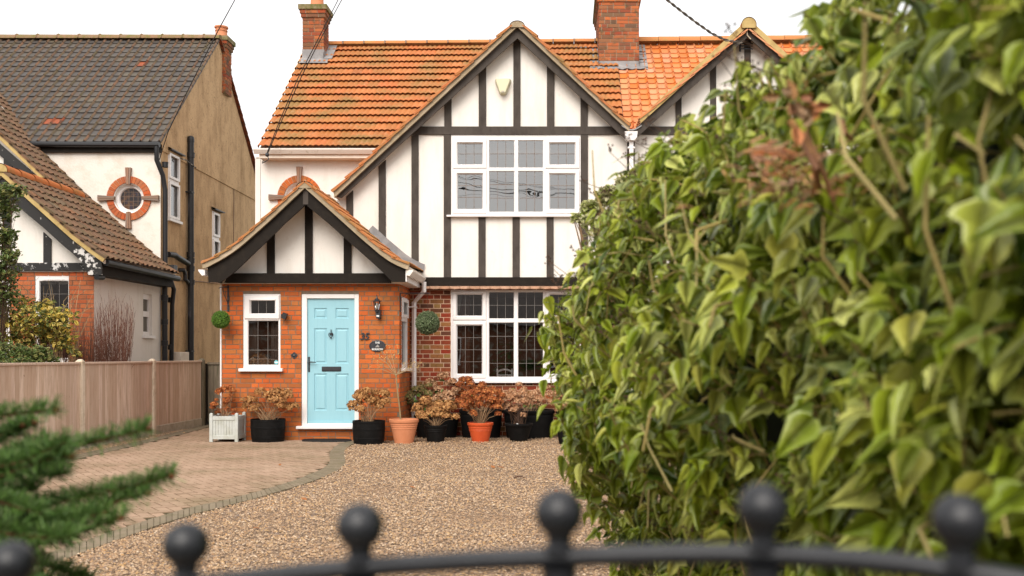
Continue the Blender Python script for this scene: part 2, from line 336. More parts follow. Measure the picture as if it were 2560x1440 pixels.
roll2 = lambda u: .020 * (.5 - .5 * math.cos(4 * math.pi * u)) ** .7 
pan = lambda u: .040 * math.exp(-((u - .875) / .088) ** 2) + .007 * (u - .5) ** 2
pan_soft = lambda u: .018 * math.sin(2 * math.pi * u) + .012

def leaves(pos, nrm, tip, size, tmpl):
    """many copies of a leaf template as one vertex/face array"""
    tv, tf = tmpl; n = len(pos); k = len(tv); tv = np.array(tv)
    nrm = nrm / np.linalg.norm(nrm, axis=1, keepdims=True)
    tip = tip - nrm * np.sum(tip * nrm, axis=1, keepdims=True); tip /= (np.linalg.norm(tip, axis=1, keepdims=True) + 1e-9)
    side = np.cross(tip, nrm)
    sz = size[:, None, None]
    V = pos[:, None, :] + sz * (tv[None, :, 0:1] * side[:, None, :] + tv[None, :, 1:2] * tip[:, None, :] + tv[None, :, 2:3] * nrm[:, None, :])
    V = V.reshape(-1, 3)
    Fs = (np.array(tf)[None, :, :] + (np.arange(n) * k)[:, None, None]).reshape(-1, len(tf[0]))
    return V, Fs
def npmesh(name, VF, mats, parent=None, origin=None, smooth=False, idx=None):
    V = np.concatenate([a for a, b in VF]); off = 0; Fl = []
    for a, b in VF: Fl.append(b + off); off += len(a)
    k = Fl[0].shape[1]; Fc = np.concatenate(Fl)
    o0 = ORG[parent.name] if parent is not None else Vector(origin or (0, 0, 0))
    V = V - np.array(o0)
    me = bpy.data.meshes.new(name); me.vertices.add(len(V)); me.vertices.foreach_set('co', V.astype(np.float32).ravel())
    me.loops.add(Fc.size); me.loops.foreach_set('vertex_index', Fc.astype(np.int32).ravel())
    me.polygons.add(len(Fc)); me.polygons.foreach_set('loop_start', (np.arange(len(Fc)) * k).astype(np.int32))
    if not isinstance(mats, (list, tuple)): mats = [mats]
    for m in mats: me.materials.append(M[m] if isinstance(m, str) else m)
    if idx is not None: me.polygons.foreach_set('material_index', idx.astype(np.int32))
    if smooth: me.polygons.foreach_set('use_smooth', np.ones(len(Fc), bool))
    me.update(calc_edges=True); me.validate()
    return link(name, me, parent, origin)
# leaf templates (triangles): x across, y along, z out of the blade
def mk_leaf(outline, fold=.18, droop=.22, ribs=(0, .33, .68)):
    """outline = right-hand half from base to tip"""
    V = []; T = []
    mid = [(0, r, 0) for r in ribs] + [(0, outline[-1][1], 0)]
    V += mid; nm = len(mid)
    right = [(x, y) for x, y in outline[:-1]]
    for sgn in (1, -1):
        b = len(V)
        for x, y in right: V.append((sgn * x, y, 0))
        k = len(right); mi_ = 0
        for i in range(k - 1):
            while mi_ < nm - 1 and mid[mi_ + 1][1] < (right[i][1] + right[i + 1][1]) / 2 + .12: 
                T.append((mi_, b + i, mi_ + 1)); mi_ += 1
            T.append((mi_, b + i, b + i + 1))
        while mi_ < nm - 1: T.append((mi_, b + k - 1, mi_ + 1)); mi_ += 1
    V = [(x, y, fold * abs(x) - droop * y * y) for x, y, z in V]
    return V, T
IVY = [mk_leaf([(.10, -.05), (.32, .06), (.40, .26), (.27, .52), (.13, .82), (0, 1.10)], .10, .16),
       mk_leaf([(.07, -.01), (.25, .12), (.31, .34), (.23, .62), (.10, .88), (0, 1.12)], .30, .34),
       mk_leaf([(.12, -.10), (.44, .08), (.52, .22), (.26, .36), (.22, .62), (0, 1.0)], .06, .10)]
OVAL = mk_leaf([(.05, 0), (.26, .25), (.28, .55), (.14, .85), (0, 1)], .2, .15, (0, .5))
DIAM = ([(0, 0, 0), (.32, .5, .10), (0, 1, 0), (-.32, .5, .10)], [(0, 1, 2), (0, 2, 3)])
PETAL = ([(0, 0, 0), (.55, .35, .12), (.45, .95, .05), (0, .8, -.08), (-.45, .95, .10), (-.55, .35, .02)], [(0, 1, 2), (0, 2, 3), (0, 3, 4), (0, 4, 5)])
NEEDLE = ([(-.036, 0, 0), (.036, 0, 0), (.024, .9, -.05), (-.024, .9, -.05)], [(0, 1, 2), (0, 2, 3)])
def rv(n): 
    a = nr.normal(size=(n, 3)); return a / np.linalg.norm(a, axis=1, keepdims=True)

# ================================================================ GROUND
gb = MB(); gb.add([(-300, -60, -.03), (300, -60, -.03), (300, 400, -.03), (-300, 400, -.03)], [(0, 1, 2, 3)])
tag(gb.build('ground', 'grass'), kind='structure')
gb = MB(); gb.add([(-300, -60, -.02), (300, -60, -.02), (300, -2.0, -.02), (-300, -2.0, -.02)], [(0, 1, 2, 3)])
tag(gb.build('road', 'asphalt'), kind='structure')
gb = MB(); gb.add([(-6.9, .3, 0), (5.5, .3, 0), (5.5, 17.35, 0), (-6.9, 17.35, 0)], [(0, 1, 2, 3)])
tag(gb.build('gravel_bed', mat('gravel_bed', [(.30, .20, .13)], .95, 110, (.10, .065, .04), .42, .6, .01, 120, n2=(60, (.42, .30, .2), .55, .7))), kind='structure')
gb = MB(); gb.add([(-12, 8, -.012), (-6.87, 8, -.012), (-6.87, 19.9, -.012), (-12, 19.9, -.012)], [(0, 1, 2, 3)])
tag(gb.build('garden_soil', 'soil'), kind='structure')
inner_px = [(885, 1104), (852, 1110), (836, 1120), (826, 1131), (823, 1142), (825, 1152), (822, 1163), (805, 1176), (780, 1187), (740, 1203), (700, 1216), (640, 1234), (590, 1247), (540, 1259), (487, 1270), (400, 1295), (300, 1327), (180, 1368), (40, 1420)]
outer_px = [(912, 1104), (884, 1111), (866, 1122), (860, 1131), (861, 1141), (864, 1152), (861, 1165), (843, 1180), (806, 1197), (765, 1212), (715, 1227), (645, 1248), (592, 1262), (540, 1276), (487, 1289), (400, 1316), (300, 1352), (180, 1397), (40, 1455)]
left_px = [(545, 1064), (520, 1070), (394, 1103), (284, 1129), (208, 1147), (114, 1173), (0, 1208), (-200, 1280)]
left_out = [(540, 1060), (514, 1064), (386, 1097), (272, 1122), (192, 1139), (94, 1164), (-26, 1197), (-240, 1262)]
IN = [G(*p) for p in inner_px]; OUT = [G(*p) for p in outer_px]; LI = [G(*p) for p in left_px]; LO = [G(*p) for p in left_out]
def inside(x, y, poly):
    c = False; n = len(poly)
    for i in range(n):
        a, b = poly[i], poly[i - 1]
        if (a[1] > y) != (b[1] > y) and x < (b[0] - a[0]) * (y - a[1]) / (b[1] - a[1]) + a[0]: c = not c
    return c
pave = [(IN[0][0], 16.2), (-5.3, 16.2), (-5.3, 19.8), (LI[0][0] - .2, 19.8)] + LI[1:] + [(IN[-1][0] - 3, IN[-1][1] - 1)] + IN[::-1][0:]
mb = MB(); tri = tessellate_polygon([[Vector((a, b, 0)) for a, b in pave]]); mb.add([(a, b, .004) for a, b in pave], [tuple(t) for t in tri])
tag(mb.build('paving_bed', 'joint'), kind='structure')
mb = MB(); L_, W_ = .2, .1; g_ = .013
ang = R(35)
ca, sa = math.cos(ang), math.sin(ang)
for i in range(-130, 131):
    for j in range(-75, 76):
        # herringbone lattice
        for o in (0, 1):
            bx = (i * W_) ; by = 0
            u0 = i * W_ + j * 4 * W_ ; v0 = -i * W_
            if o == 0: a0, a1, c0, c1 = u0, u0 + L_, v0, v0 + W_
            else: a0, a1, c0, c1 = u0 + L_, u0 + L_ + W_, v0 , v0 + L_
            if o == 1: c0 -= 0; 
            mx_, my_ = (a0 + a1) / 2, (c0 + c1) / 2
            X = mx_ * ca - my_ * sa - 4.2; Y = mx_ * sa + my_ * ca + 12.5
            if not (-12 < X < -1 and 5 < Y < 20): continue
            if not inside(X, Y, pave): continue
            z = .012 + (rnd.random() - .5) * .003
            q = [(a0 + g_ / 2, c0 + g_ / 2), (a1 - g_ / 2, c0 + g_ / 2), (a1 - g_ / 2, c1 - g_ / 2), (a0 + g_ / 2, c1 - g_ / 2)]
            mb.add([(a * ca - b * sa - 4.2, a * sa + b * ca + 12.5, z + (rnd.random() - .5) * .0015) for a, b in q] + [(a * ca - b * sa - 4.2, a * sa + b * ca + 12.5, .0) for a, b in q],
                   [(0, 1, 2, 3), (0, 1, 5, 4), (1, 2, 6, 5), (2, 3, 7, 6), (3, 0, 4, 7)])
tag(mb.build('paved_driveway', 'paver'), kind='structure')
def kerb(A, B, name, z=.017, w=.1):
    mb = MB()
    def res(P_):
        o = [0]
        for a, b in zip(P_, P_[1:]): o.append(o[-1] + math.hypot(b[0] - a[0], b[1] - a[1]))
        return o
    la, lb = res(A), res(B); n = int(max(la[-1], lb[-1]) / w)
    def at(P_, l, t):
        s = t * l[-1]
        for i in range(len(l) - 1):
            if s <= l[i + 1] + 1e-9:
                q = (s - l[i]) / max(1e-9, l[i + 1] - l[i]); return (P_[i][0] + (P_[i + 1][0] - P_[i][0]) * q, P_[i][1] + (P_[i + 1][1] - P_[i][1]) * q)
        return P_[-1]
    # parametrise by vertex index so both edges stay paired
    m = len(A) - 1; tot = []
    for i in range(m):
        k = max(1, round(((math.hypot(A[i+1][0]-A[i][0], A[i+1][1]-A[i][1]) + math.hypot(B[i+1][0]-B[i][0], B[i+1][1]-B[i][1])) / 2) / w))
        for q in range(k):
            t0, t1 = (q + .045) / k, (q + .955) / k
            c = []
            for P_, t in ((A, t0), (A, t1), (B, t1), (B, t0)):
                c.append((P_[i][0] + (P_[i + 1][0] - P_[i][0]) * t, P_[i][1] + (P_[i + 1][1] - P_[i][1]) * t))
            zz = z + (rnd.random() - .5) * .003
            mb.add([(a, b, zz) for a, b in c] + [(a, b, -.01) for a, b in c], [(0, 1, 2, 3), (0, 1, 5, 4), (1, 2, 6, 5), (2, 3, 7, 6), (3, 0, 4, 7)])
    mb.add([(a, b, .010) for a, b in A] + [(a, b, .010) for a, b in B], [(i, i + 1, i + 1 + len(A), i + len(A)) for i in range(m)], 1)
    tag(mb.build(name, ['sett', 'joint']), kind='structure')
kerb(IN, OUT, 'kerb_edging'); kerb(LI, LO, 'kerb_edging')
# loose pebbles over the gravel bed
def in_gravel(x, y):
    return not inside(x, y, gpoly)
gpoly = [(OUT[0][0], 16.25), (LO[0][0], 19.9)] + LO[1:] + [(OUT[-1][0] - 4, OUT[-1][1] - 1)] + OUT[::-1]
N_ = 200000
u = nr.random(N_); yy = 5.2 + (16.6 - 5.2) * u ** 1.25
xx = yy * (nr.random(N_) * (.36 + .62) - .62)
n2_ = 9000; y2 = 9 + 10.5 * nr.random(n2_); x2 = -6.80 + nr.random(n2_) * .75
xx = np.concatenate([xx, x2]); yy = np.concatenate([yy, y2])
# vectorised point in polygon
gp = np.array(gpoly); c = np.zeros(len(xx), bool)
for i in range(len(gp)):
    a, b = gp[i], gp[i - 1]; k = (a[1] > yy) != (b[1] > yy)
    with np.errstate(divide='ignore', invalid='ignore'): xi = (b[0] - a[0]) * (yy - a[1]) / (b[1] - a[1]) + a[0]
    c ^= k & (xx < xi)
keep = (~c | (nr.random(len(xx)) < .0022)) & (xx > -6.78) & ~((yy > 16.15) & (xx < -2.6) & (xx > -5.4)) & (yy < 19.5) & ((yy < 17.2) | (xx < -5.5))
xx, yy = xx[keep], yy[keep]; n = len(xx)
ico = np.array([(0, 0, 1), (1, 0, 0), (0, 1, 0), (-1, 0, 0), (0, -1, 0)], float)
icf = np.array([(0, 1, 2), (0, 2, 3), (0, 3, 4), (0, 4, 1)])
far = np.clip((yy - 5) / 12, 0, 1)
r = (.0048 + .0068 * nr.random(n) ** 2.0 + .0022 * far)
ang_ = nr.random(n) * 6.28
V = np.repeat(ico[None], n, 0) * (1 + .35 * (nr.random((n, 5, 1)) - .5)) * np.stack([r * (1 + .5 * nr.random(n)), r, r * (.55 + .5 * nr.random(n))], 1)[:, None, :]
ca_, sa_ = np.cos(ang_)[:, None], np.sin(ang_)[:, None]
X = V[..., 0] * ca_ - V[..., 1] * sa_; Y = V[..., 0] * sa_ + V[..., 1] * ca_
mound = .008 * np.sin(xx * 2.1 + yy * .7) * np.sin(yy * 1.7) + .008
V = np.stack([X + xx[:, None], Y + yy[:, None], V[..., 2] + (.001 + nr.random(n) * .006 + mound)[:, None]], 2).reshape(-1, 3)
Fc = (icf[None] + (np.arange(n) * 5)[:, None, None]).reshape(-1, 3)
tag(npmesh('gravel', [(V, Fc)], 'stone', smooth=False), 'loose tan and grey flint gravel spread over the front garden', 'gravel', kind='stuff')

# ================================================================ WINDOW BUILDER
def win(parent, rect, Y, sashes, fixed, mullv, mullh, name='window', back=None, sill=None, fw=7, lead='leadline', trickle=(), leads=(), sillx=9, glassd=.05):
    """rects in photo pixels on plane Y; sashes: (outer rect, pane rect); fixed: pane rect"""
    x0, y0, x1, y1 = rect; fr = MB()
    fd = .06
    panes = [p for _, p in sashes] + list(fixed)
    # outer frame and mullions: fill everything that is not pane, as a plate with holes
    outer = [(PX(x0, Y), PZ(y1, Y)), (PX(x1, Y), PZ(y1, Y)), (PX(x1, Y), PZ(y0, Y)), (PX(x0, Y), PZ(y0, Y))]
    def rc(p, g=0): return [(PX(p[0] - g, Y), PZ(p[3] + g, Y)), (PX(p[2] + g, Y), PZ(p[3] + g, Y)), (PX(p[2] + g, Y), PZ(p[1] - g, Y)), (PX(p[0] - g, Y), PZ(p[1] - g, Y))]
    fr.wall(outer, [rc(p, 1.2) for p in panes], lambda u, z, d: (u, Y + .012 + d, z), glassd)
    n = len(outer); fr.add([(a, Y + .012, b) for a, b in outer] + [(a, Y + .09, b) for a, b in outer], [(i, (i + 1) % n, (i + 1) % n + n, i + n) for i in range(n)])
    # bead around panes (sloping)
    def ringpair(o, i, ya, yb):
        A = rc(o); B = rc(i)
        fr.add([(a, ya, b) for a, b in A] + [(a, yb, b) for a, b in B], [(k, (k + 1) % 4, (k + 1) % 4 + 4, k + 4) for k in range(4)])
    for o, p in sashes:                      # opening sashes stand proud
        g = 1.5; o2 = (o[0] + g, o[1] + g, o[2] - g, o[3] - g); p2 = (p[0] - 3, p[1] - 3, p[2] + 3, p[3] + 3)
        ringpair(o, o2, Y + .010, Y - .012); ringpair(o2, p2, Y - .012, Y - .014); ringpair(p2, p, Y - .014, Y + .022)
        rr = rc(p); fr.add([(a, Y + .022, b) for a, b in rr] + [(a, Y + glassd, b) for a, b in rr], [(k, (k + 1) % 4, (k + 1) % 4 + 4, k + 4) for k in range(4)])
    for p in fixed:
        p2 = (p[0] - 2, p[1] - 2, p[2] + 2, p[3] + 2); ringpair(p2, p, Y + .011, Y + .035)
    for a, b, c_, d in mullv + mullh: fr.pbox(a, b, c_, d, Y - .002, Y + .014)
    for a, b, c_ in trickle: fr.pbox(a, b, c_, c_ + 2.2, Y - .030, Y - .014)
    w = fr.build(name, 'upvc', parent)
    gm = MB()
    for p in panes:
        rr = rc(p, .6); yy_ = Y + glassd - .008; gm.add([(a, yy_, b) for a, b in rr], [(0, 1, 2, 3)])
    gm.build('pane', 'glass', w)
    lm = MB()
    for kind, p, nv, nh in leads:
        yy_ = Y + glassd - .014; hw = .48
        for i in range(1, nv):
            xx_ = p[0] + (p[2] - p[0]) * i / nv; lm.pbox(xx_ - hw, xx_ + hw, p[1], p[3], yy_, yy_ + .004)
        for i in range(1, nh):
            zz = p[1] + (p[3] - p[1]) * i / nh; lm.pbox(p[0], p[2], zz - hw, zz + hw, yy_ - .001, yy_ + .004)
    if leads: lm.build('glazing_lead', lead, w)
    if sill:
        sm = MB(); sy0, sy1 = sill; Yf = Y - .07
        sm.box(PX(x0 - sillx, Y), PX(x1 + sillx * .8, Y), Yf, Y + .02, PZ(sy1, Yf), PZ(sy0, Yf)); bevel(sm.build('sill', 'upvc', w), .005)
    return w
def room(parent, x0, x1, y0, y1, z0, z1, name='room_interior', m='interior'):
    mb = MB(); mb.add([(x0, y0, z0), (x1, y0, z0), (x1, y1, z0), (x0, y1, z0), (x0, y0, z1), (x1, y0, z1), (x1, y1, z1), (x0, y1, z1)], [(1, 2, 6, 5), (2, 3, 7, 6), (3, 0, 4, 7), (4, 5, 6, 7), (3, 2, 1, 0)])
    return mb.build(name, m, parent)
def curtain(parent, xa, xb, Y, z0, z1, m='curtain', folds=9, name='curtain', amp=.02):
    mb = MB(); n = folds * 6; vs = []
    for i in range(n + 1):
        t = i / n; x = xa + (xb - xa) * t; y = Y + amp * math.sin(t * folds * 6.283) + .3 * amp * math.sin(t * 17)
        vs += [(x, y, z0), (x, y * 1 + .0, z1)]
    mb.add(vs, [(2 * i, 2 * i + 2, 2 * i + 3, 2 * i + 1) for i in range(n)]); return mb.build(name, m, parent, smooth=True)

# ================================================================ MAIN HOUSE
YP, YM, YU, YL = 16.2, 17.3, 17.2, 17.9
YB = 17.0                                    # bargeboards of the big gable
XPL, XPR = PX(556, YP), PX(998, YP)
XV = PX(1578, YU)                            # party wall line
house = thing('house', 'white and black timbered house with red brick porch and pale blue door', 'house', ((XPL + XV) / 2, YM, 0))

# --- ground floor brick wall with window opening
lw = (1127.2, 723.3, 1452, 952)
hw = (PX(lw[0], YM), PX(lw[2], YM), PZ(lw[3], YM), PZ(lw[1], YM))
mb = MB(); fm = lambda u, z, d: (u, YM + d, z)
z1 = PZ(712, YM)
hole = [(hw[0], hw[2]), (hw[1], hw[2]), (hw[1], hw[3]), (hw[0], hw[3])]
mb.wall([(XPR - .05, -.02), (XV, -.02), (XV, z1), (XPR - .05, z1)], [hole], fm, .12, 0)
bricks(mb, XPR, XV, .0, z1, fm, .0757, [(hw[0], hw[1], hw[2], hw[3])], 'flemish', 1, 4)
mb.build('brick_wall', ['mortar_pale', 'brick_old'], house)
# drip course of clay tiles above the window
mb = MB(); x = PX(1052, YU); k = 0
while x < XV - .1:
    w = .165; zz = PZ(718, 17.12)
    mb.add([(x, 17.10, zz - .025), (x + w * .5, 17.09, zz - .033), (x + w - .006, 17.10, zz - .025), (x + w - .006, 17.26, zz + .035), (x, 17.26, zz + .035), (x, 17.10, zz + .01), (x + w - .006, 17.10, zz + .01)], [(0, 1, 2, 6, 5), (5, 6, 3, 4)]); x += w
mb.build('drip_course', mat('pink_drip_tile', [(.48, .27, .17), (.52, .31, .21), (.42, .22, .13)], .9, 9, (.25, .15, .09), .45, .7, .006, 40), house)

# --- upper white wall (big gable)
ax, ay = 1293.5, 69.5
def bl(x): return ay + .934 * (ax - x)      # left bargeboard top line in photo pixels
def br(x): return ay + .934 * (x - ax)
uw = (1127.5, 336.7, 1451.7, 537)
uo = [(PX(a, YU), PZ(b, YU)) for a, b in ((uw[0], uw[3]), (uw[2], uw[3]), (uw[2], uw[1]), (uw[0], uw[1]))]
poly = [(PX(x, YU), PZ(y, YU)) for x, y in ((852, 716), (1580, 716), (1580, br(1580) + 8), (ax, ay + 10), (830, bl(830) + 10), (830, 716))]
mb = MB(); mb.wall(poly, [uo], lambda u, z, d: (u, YU + d, z), .1)
mb.build('rendered_wall', 'render', house)
# side and inner return of the projecting gable
mb = MB(); mb.box(PX(852, YU) - .02, PX(852, YU) + .02, YU + .01, YL + .3, 0, PZ(500, YU)); mb.build('side_wall', 'render', house)
YT = YU - .028
def timber(pts, Y=YT, d=.03, m='timber', parent=None, name='timber'):
    if len(pts) == 2: pts = [(pts[0][0], pts[0][1]), (pts[1][0], pts[0][1]), (pts[1][0], pts[1][1]), (pts[0][0], pts[1][1])]
    mb = MB(); mb.pprism(pts, Y, Y + d); return bevel(mb.build(name, m, parent or house), .004)
def stud(x0, x1, yb, m='timber'):
    f = bl if x1 <= ax else br
    if x0 < ax < x1: pts = [(x0, 106), (ax, 96), (x1, 106), (x1, yb), (x0, yb)]
    else: pts = [(x0, f(x0) + 22), (x1, f(x1) + 22), (x1, yb), (x0, yb)]
    timber(pts, YT + .004, .026)
for a, b in ((1110.6, 1128.5), (1196.7, 1215.3), (1283.3, 1301), (1367.3, 1386), (1451.3, 1469.5)): stud(a, b, 317)
timber([(1036, 316), (1552, 316), (1572, 336), (1012, 336)], YT - .004, .034)
for a, b, yt in ((865.5, 882.5, 0), (946.3, 964.2, 0), (1028.5, 1046.2, 0)):
    timber([(a, max(bl(a) + 22, 337)), (b, max(bl(b) + 22, 337)), (b, 694), (a, 694)], YT + .004, .026)
timber([(1109.3, 336), (1127, 336), (1127, 694), (1109.3, 694)], YT + .004, .026)
for a, b in ((1196, 1213.8), (1281.2, 1299.2), (1366.4, 1384)): timber([(a, 541), (b, 541), (b, 694), (a, 694)], YT + .004, .026)
timber([(1451.8, 336), (1470, 336), (1470, 694), (1451.8, 694)], YT + .004, .026)
timber([(1567.8, 336), (1578, 336), (1578, 694), (1567.8, 694)], YT + .004, .026)
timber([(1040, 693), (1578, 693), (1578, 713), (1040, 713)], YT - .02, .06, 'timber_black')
# bargeboards, soffit, verge mortar
th = 26
for s, f, xe, nm in ((-1, bl, 841, 'l'), (1, br, 1566, 'r')):
    if s < 0: pts = [(ax, ay), (ax, ay + th), (853.5, bl(853.5) + th - 12), (841, bl(841)), ]
    else: pts = [(ax, ay), (ax, ay + th), (1580, br(1580) + th), (1580, br(1580))]
    timber(pts, YB, .03, 'timber', name='bargeboard')
mb = MB()
ap = (PX(ax, YB), PZ(ay, YB)); le = (PX(838, YB), PZ(bl(838), YB)); ri = (PX(1572, YB), PZ(br(1572), YB))
for e in (le, ri):       # roof slab under the tiles
    a, b = ap, e; t = .045
    mb.prism([(a[0], a[1] + .004), (b[0], b[1] + .004), (b[0], b[1] + t), (a[0], a[1] + t)], YB - .03, 21.3)
mb.build('roof_deck', 'soffit', house)
mb = MB(); vt = .125
for e, s in ((le, -1), (ri, 1)):
    mb.prism([(ap[0], ap[1] + .012), (e[0], e[1] + .012), (e[0] + s * .02, e[1] + vt * .75), (ap[0] + s * .11, ap[1] - .103 + vt), (ap[0], ap[1] + .06)], YB - .055, YB - .02)
    # thin undercloak strip
    mb.prism([(ap[0], ap[1] - .004), (e[0], e[1] - .004), (e[0] + s * .01, e[1] + .018), (ap[0], ap[1] + .018)], YB - .072, YB - .02)
mb.build('verge_mortar', 'verge', house)
# --- gable roof tiles (left and right slope)
sl_ = lambda p0, p1: None
mb = MB(); rg = random.Random(5)
o = .10
tiles(mb, [(-(le[0] - .03), le[1] + o - .02), (-ap[0] + .09, ap[1] + o - .074)], YB - .09, 20.6, lambda p, z, b: (-p, b, z), .31, .19, roll2, .036, 6, 0, rg)
tiles(mb, [(ri[0] + .0, ri[1] + o - .02), (ap[0], ap[1] + o + .01)][::1], YB - .09, 20.6, lambda p, z, b: (p, b, z), .31, .19, roll2, .036, 6, 0, rg) if False else None
mb.build('gable_roof_tiles', 'tile', house); mb = MB()
tiles(mb, [(ri[0], ri[1] + o - .02), (ap[0] + .09, ap[1] + o - .074)], YB - .09, 20.6, lambda p, z, b: (p, b, z), .31, .19, roll2, .036, 6, 0, rg)
mb.build('gable_roof_tiles', 'tile', house)
mb = MB(); y = YB - .10; i = 0
while y < 20.4:
    pr = [(math.cos(t) * .126, math.sin(t) * .090) for t in [R(-12 + 204 * q / 14) for q in range(15)]]
    v0 = [(ap[0] + a, y, ap[1] + b) for a, b in pr]; v1 = [(ap[0] + a * .97, y + .44, ap[1] - .004 + b * .97) for a, b in pr]
    mb.add(v0 + v1, [(q, q + 1, q + 16, q + 15) for q in range(14)])
    if i == 0: mb.add([(ap[0] + a * .93, y + .012, ap[1] + b * .93) for a, b in pr], [tuple(range(15))], 1)
    y += .43; i += 1
mb.build('ridge_tiles', ['ridge_tile', 'verge'], house)

# --- main roof: eave line, ridge line
YE, ZE, YR = 17.62, PZ(371, 17.62), 20.9
XRL = PX(645, YE)
def ridge_z(X): return PZ(118.5 - (X + 4) * .9, YR)
ZR = PZ(117, YR)
XB_ = 1.03
mb = MB(); rg = random.Random(8)
def skip_main(b, s, at):
    p, z, _, _ = at(s)
    # hidden far below the front gable roof
    zg = ap[1] - .934 * abs(b - ap[0])
    return z < zg - .35
tiles(mb, [(YE, ZE), (YR, ZR)], XRL, XB_, lambda p, z, b: (b, p, z + (b - XRL) * .010 * (p - YE) / (YR - YE)),   .285, .19, roll2, .052, 8, 0, rg, skip=skip_main)
mb.build('main_roof_tiles', 'tile', house)
mb = MB(); mb.xprism([(YE + .03, ZE - .07), (YE + .03, ZE - .012), (YR, ZR - .01), (YR + 3.3, ZE), (YR + 3.3, ZE - .07)], XRL + .015, XB_)
mb.build('main_roof_deck', 'soffit', house)
mb = MB(); x = PX(808, YR); rg = random.Random(2)
while x < XB_ - .1:
    w = .42; zz = ZR + (x - XRL) * .010 + .0; m_ = 0
    pr = [(math.cos(t) * .125, math.sin(t) * .085) for t in [R(180 * q / 8) for q in range(9)]]
    v0 = [(x + .004, YR + a, zz + .02 + b) for a, b in pr]; v1 = [(x + w - .004, YR + a, zz + .02 + b) for a, b in pr]
    mb.add(v0 + v1, [(q, q + 1, q + 10, q + 9) for q in range(8)] + [tuple(range(9)), tuple(range(9, 18))], 0)
    mb.box(x - .012, x + .012, YR - .132, YR - .1, zz + .02, zz + .075, 1)
    x += w
mb.build('main_ridge_tiles', ['ridge_tile', 'leadbrown'], house)
# rear roof slope and back walls close the volume
mb = MB(); mb.box(XRL + .1, XV, 24.0, 24.15, 0, ZE); mb.box(XPL - .03, XPL + .06, YL + .12, 24.0, 0, ZE - .05)
mb.xprism([(YL + .1, ZE - .08), (YR, ZR - .1), (24.0, ZE - .08)], XPL - .02, XPL + .06)
mb.build('rear_wall', 'render', house)

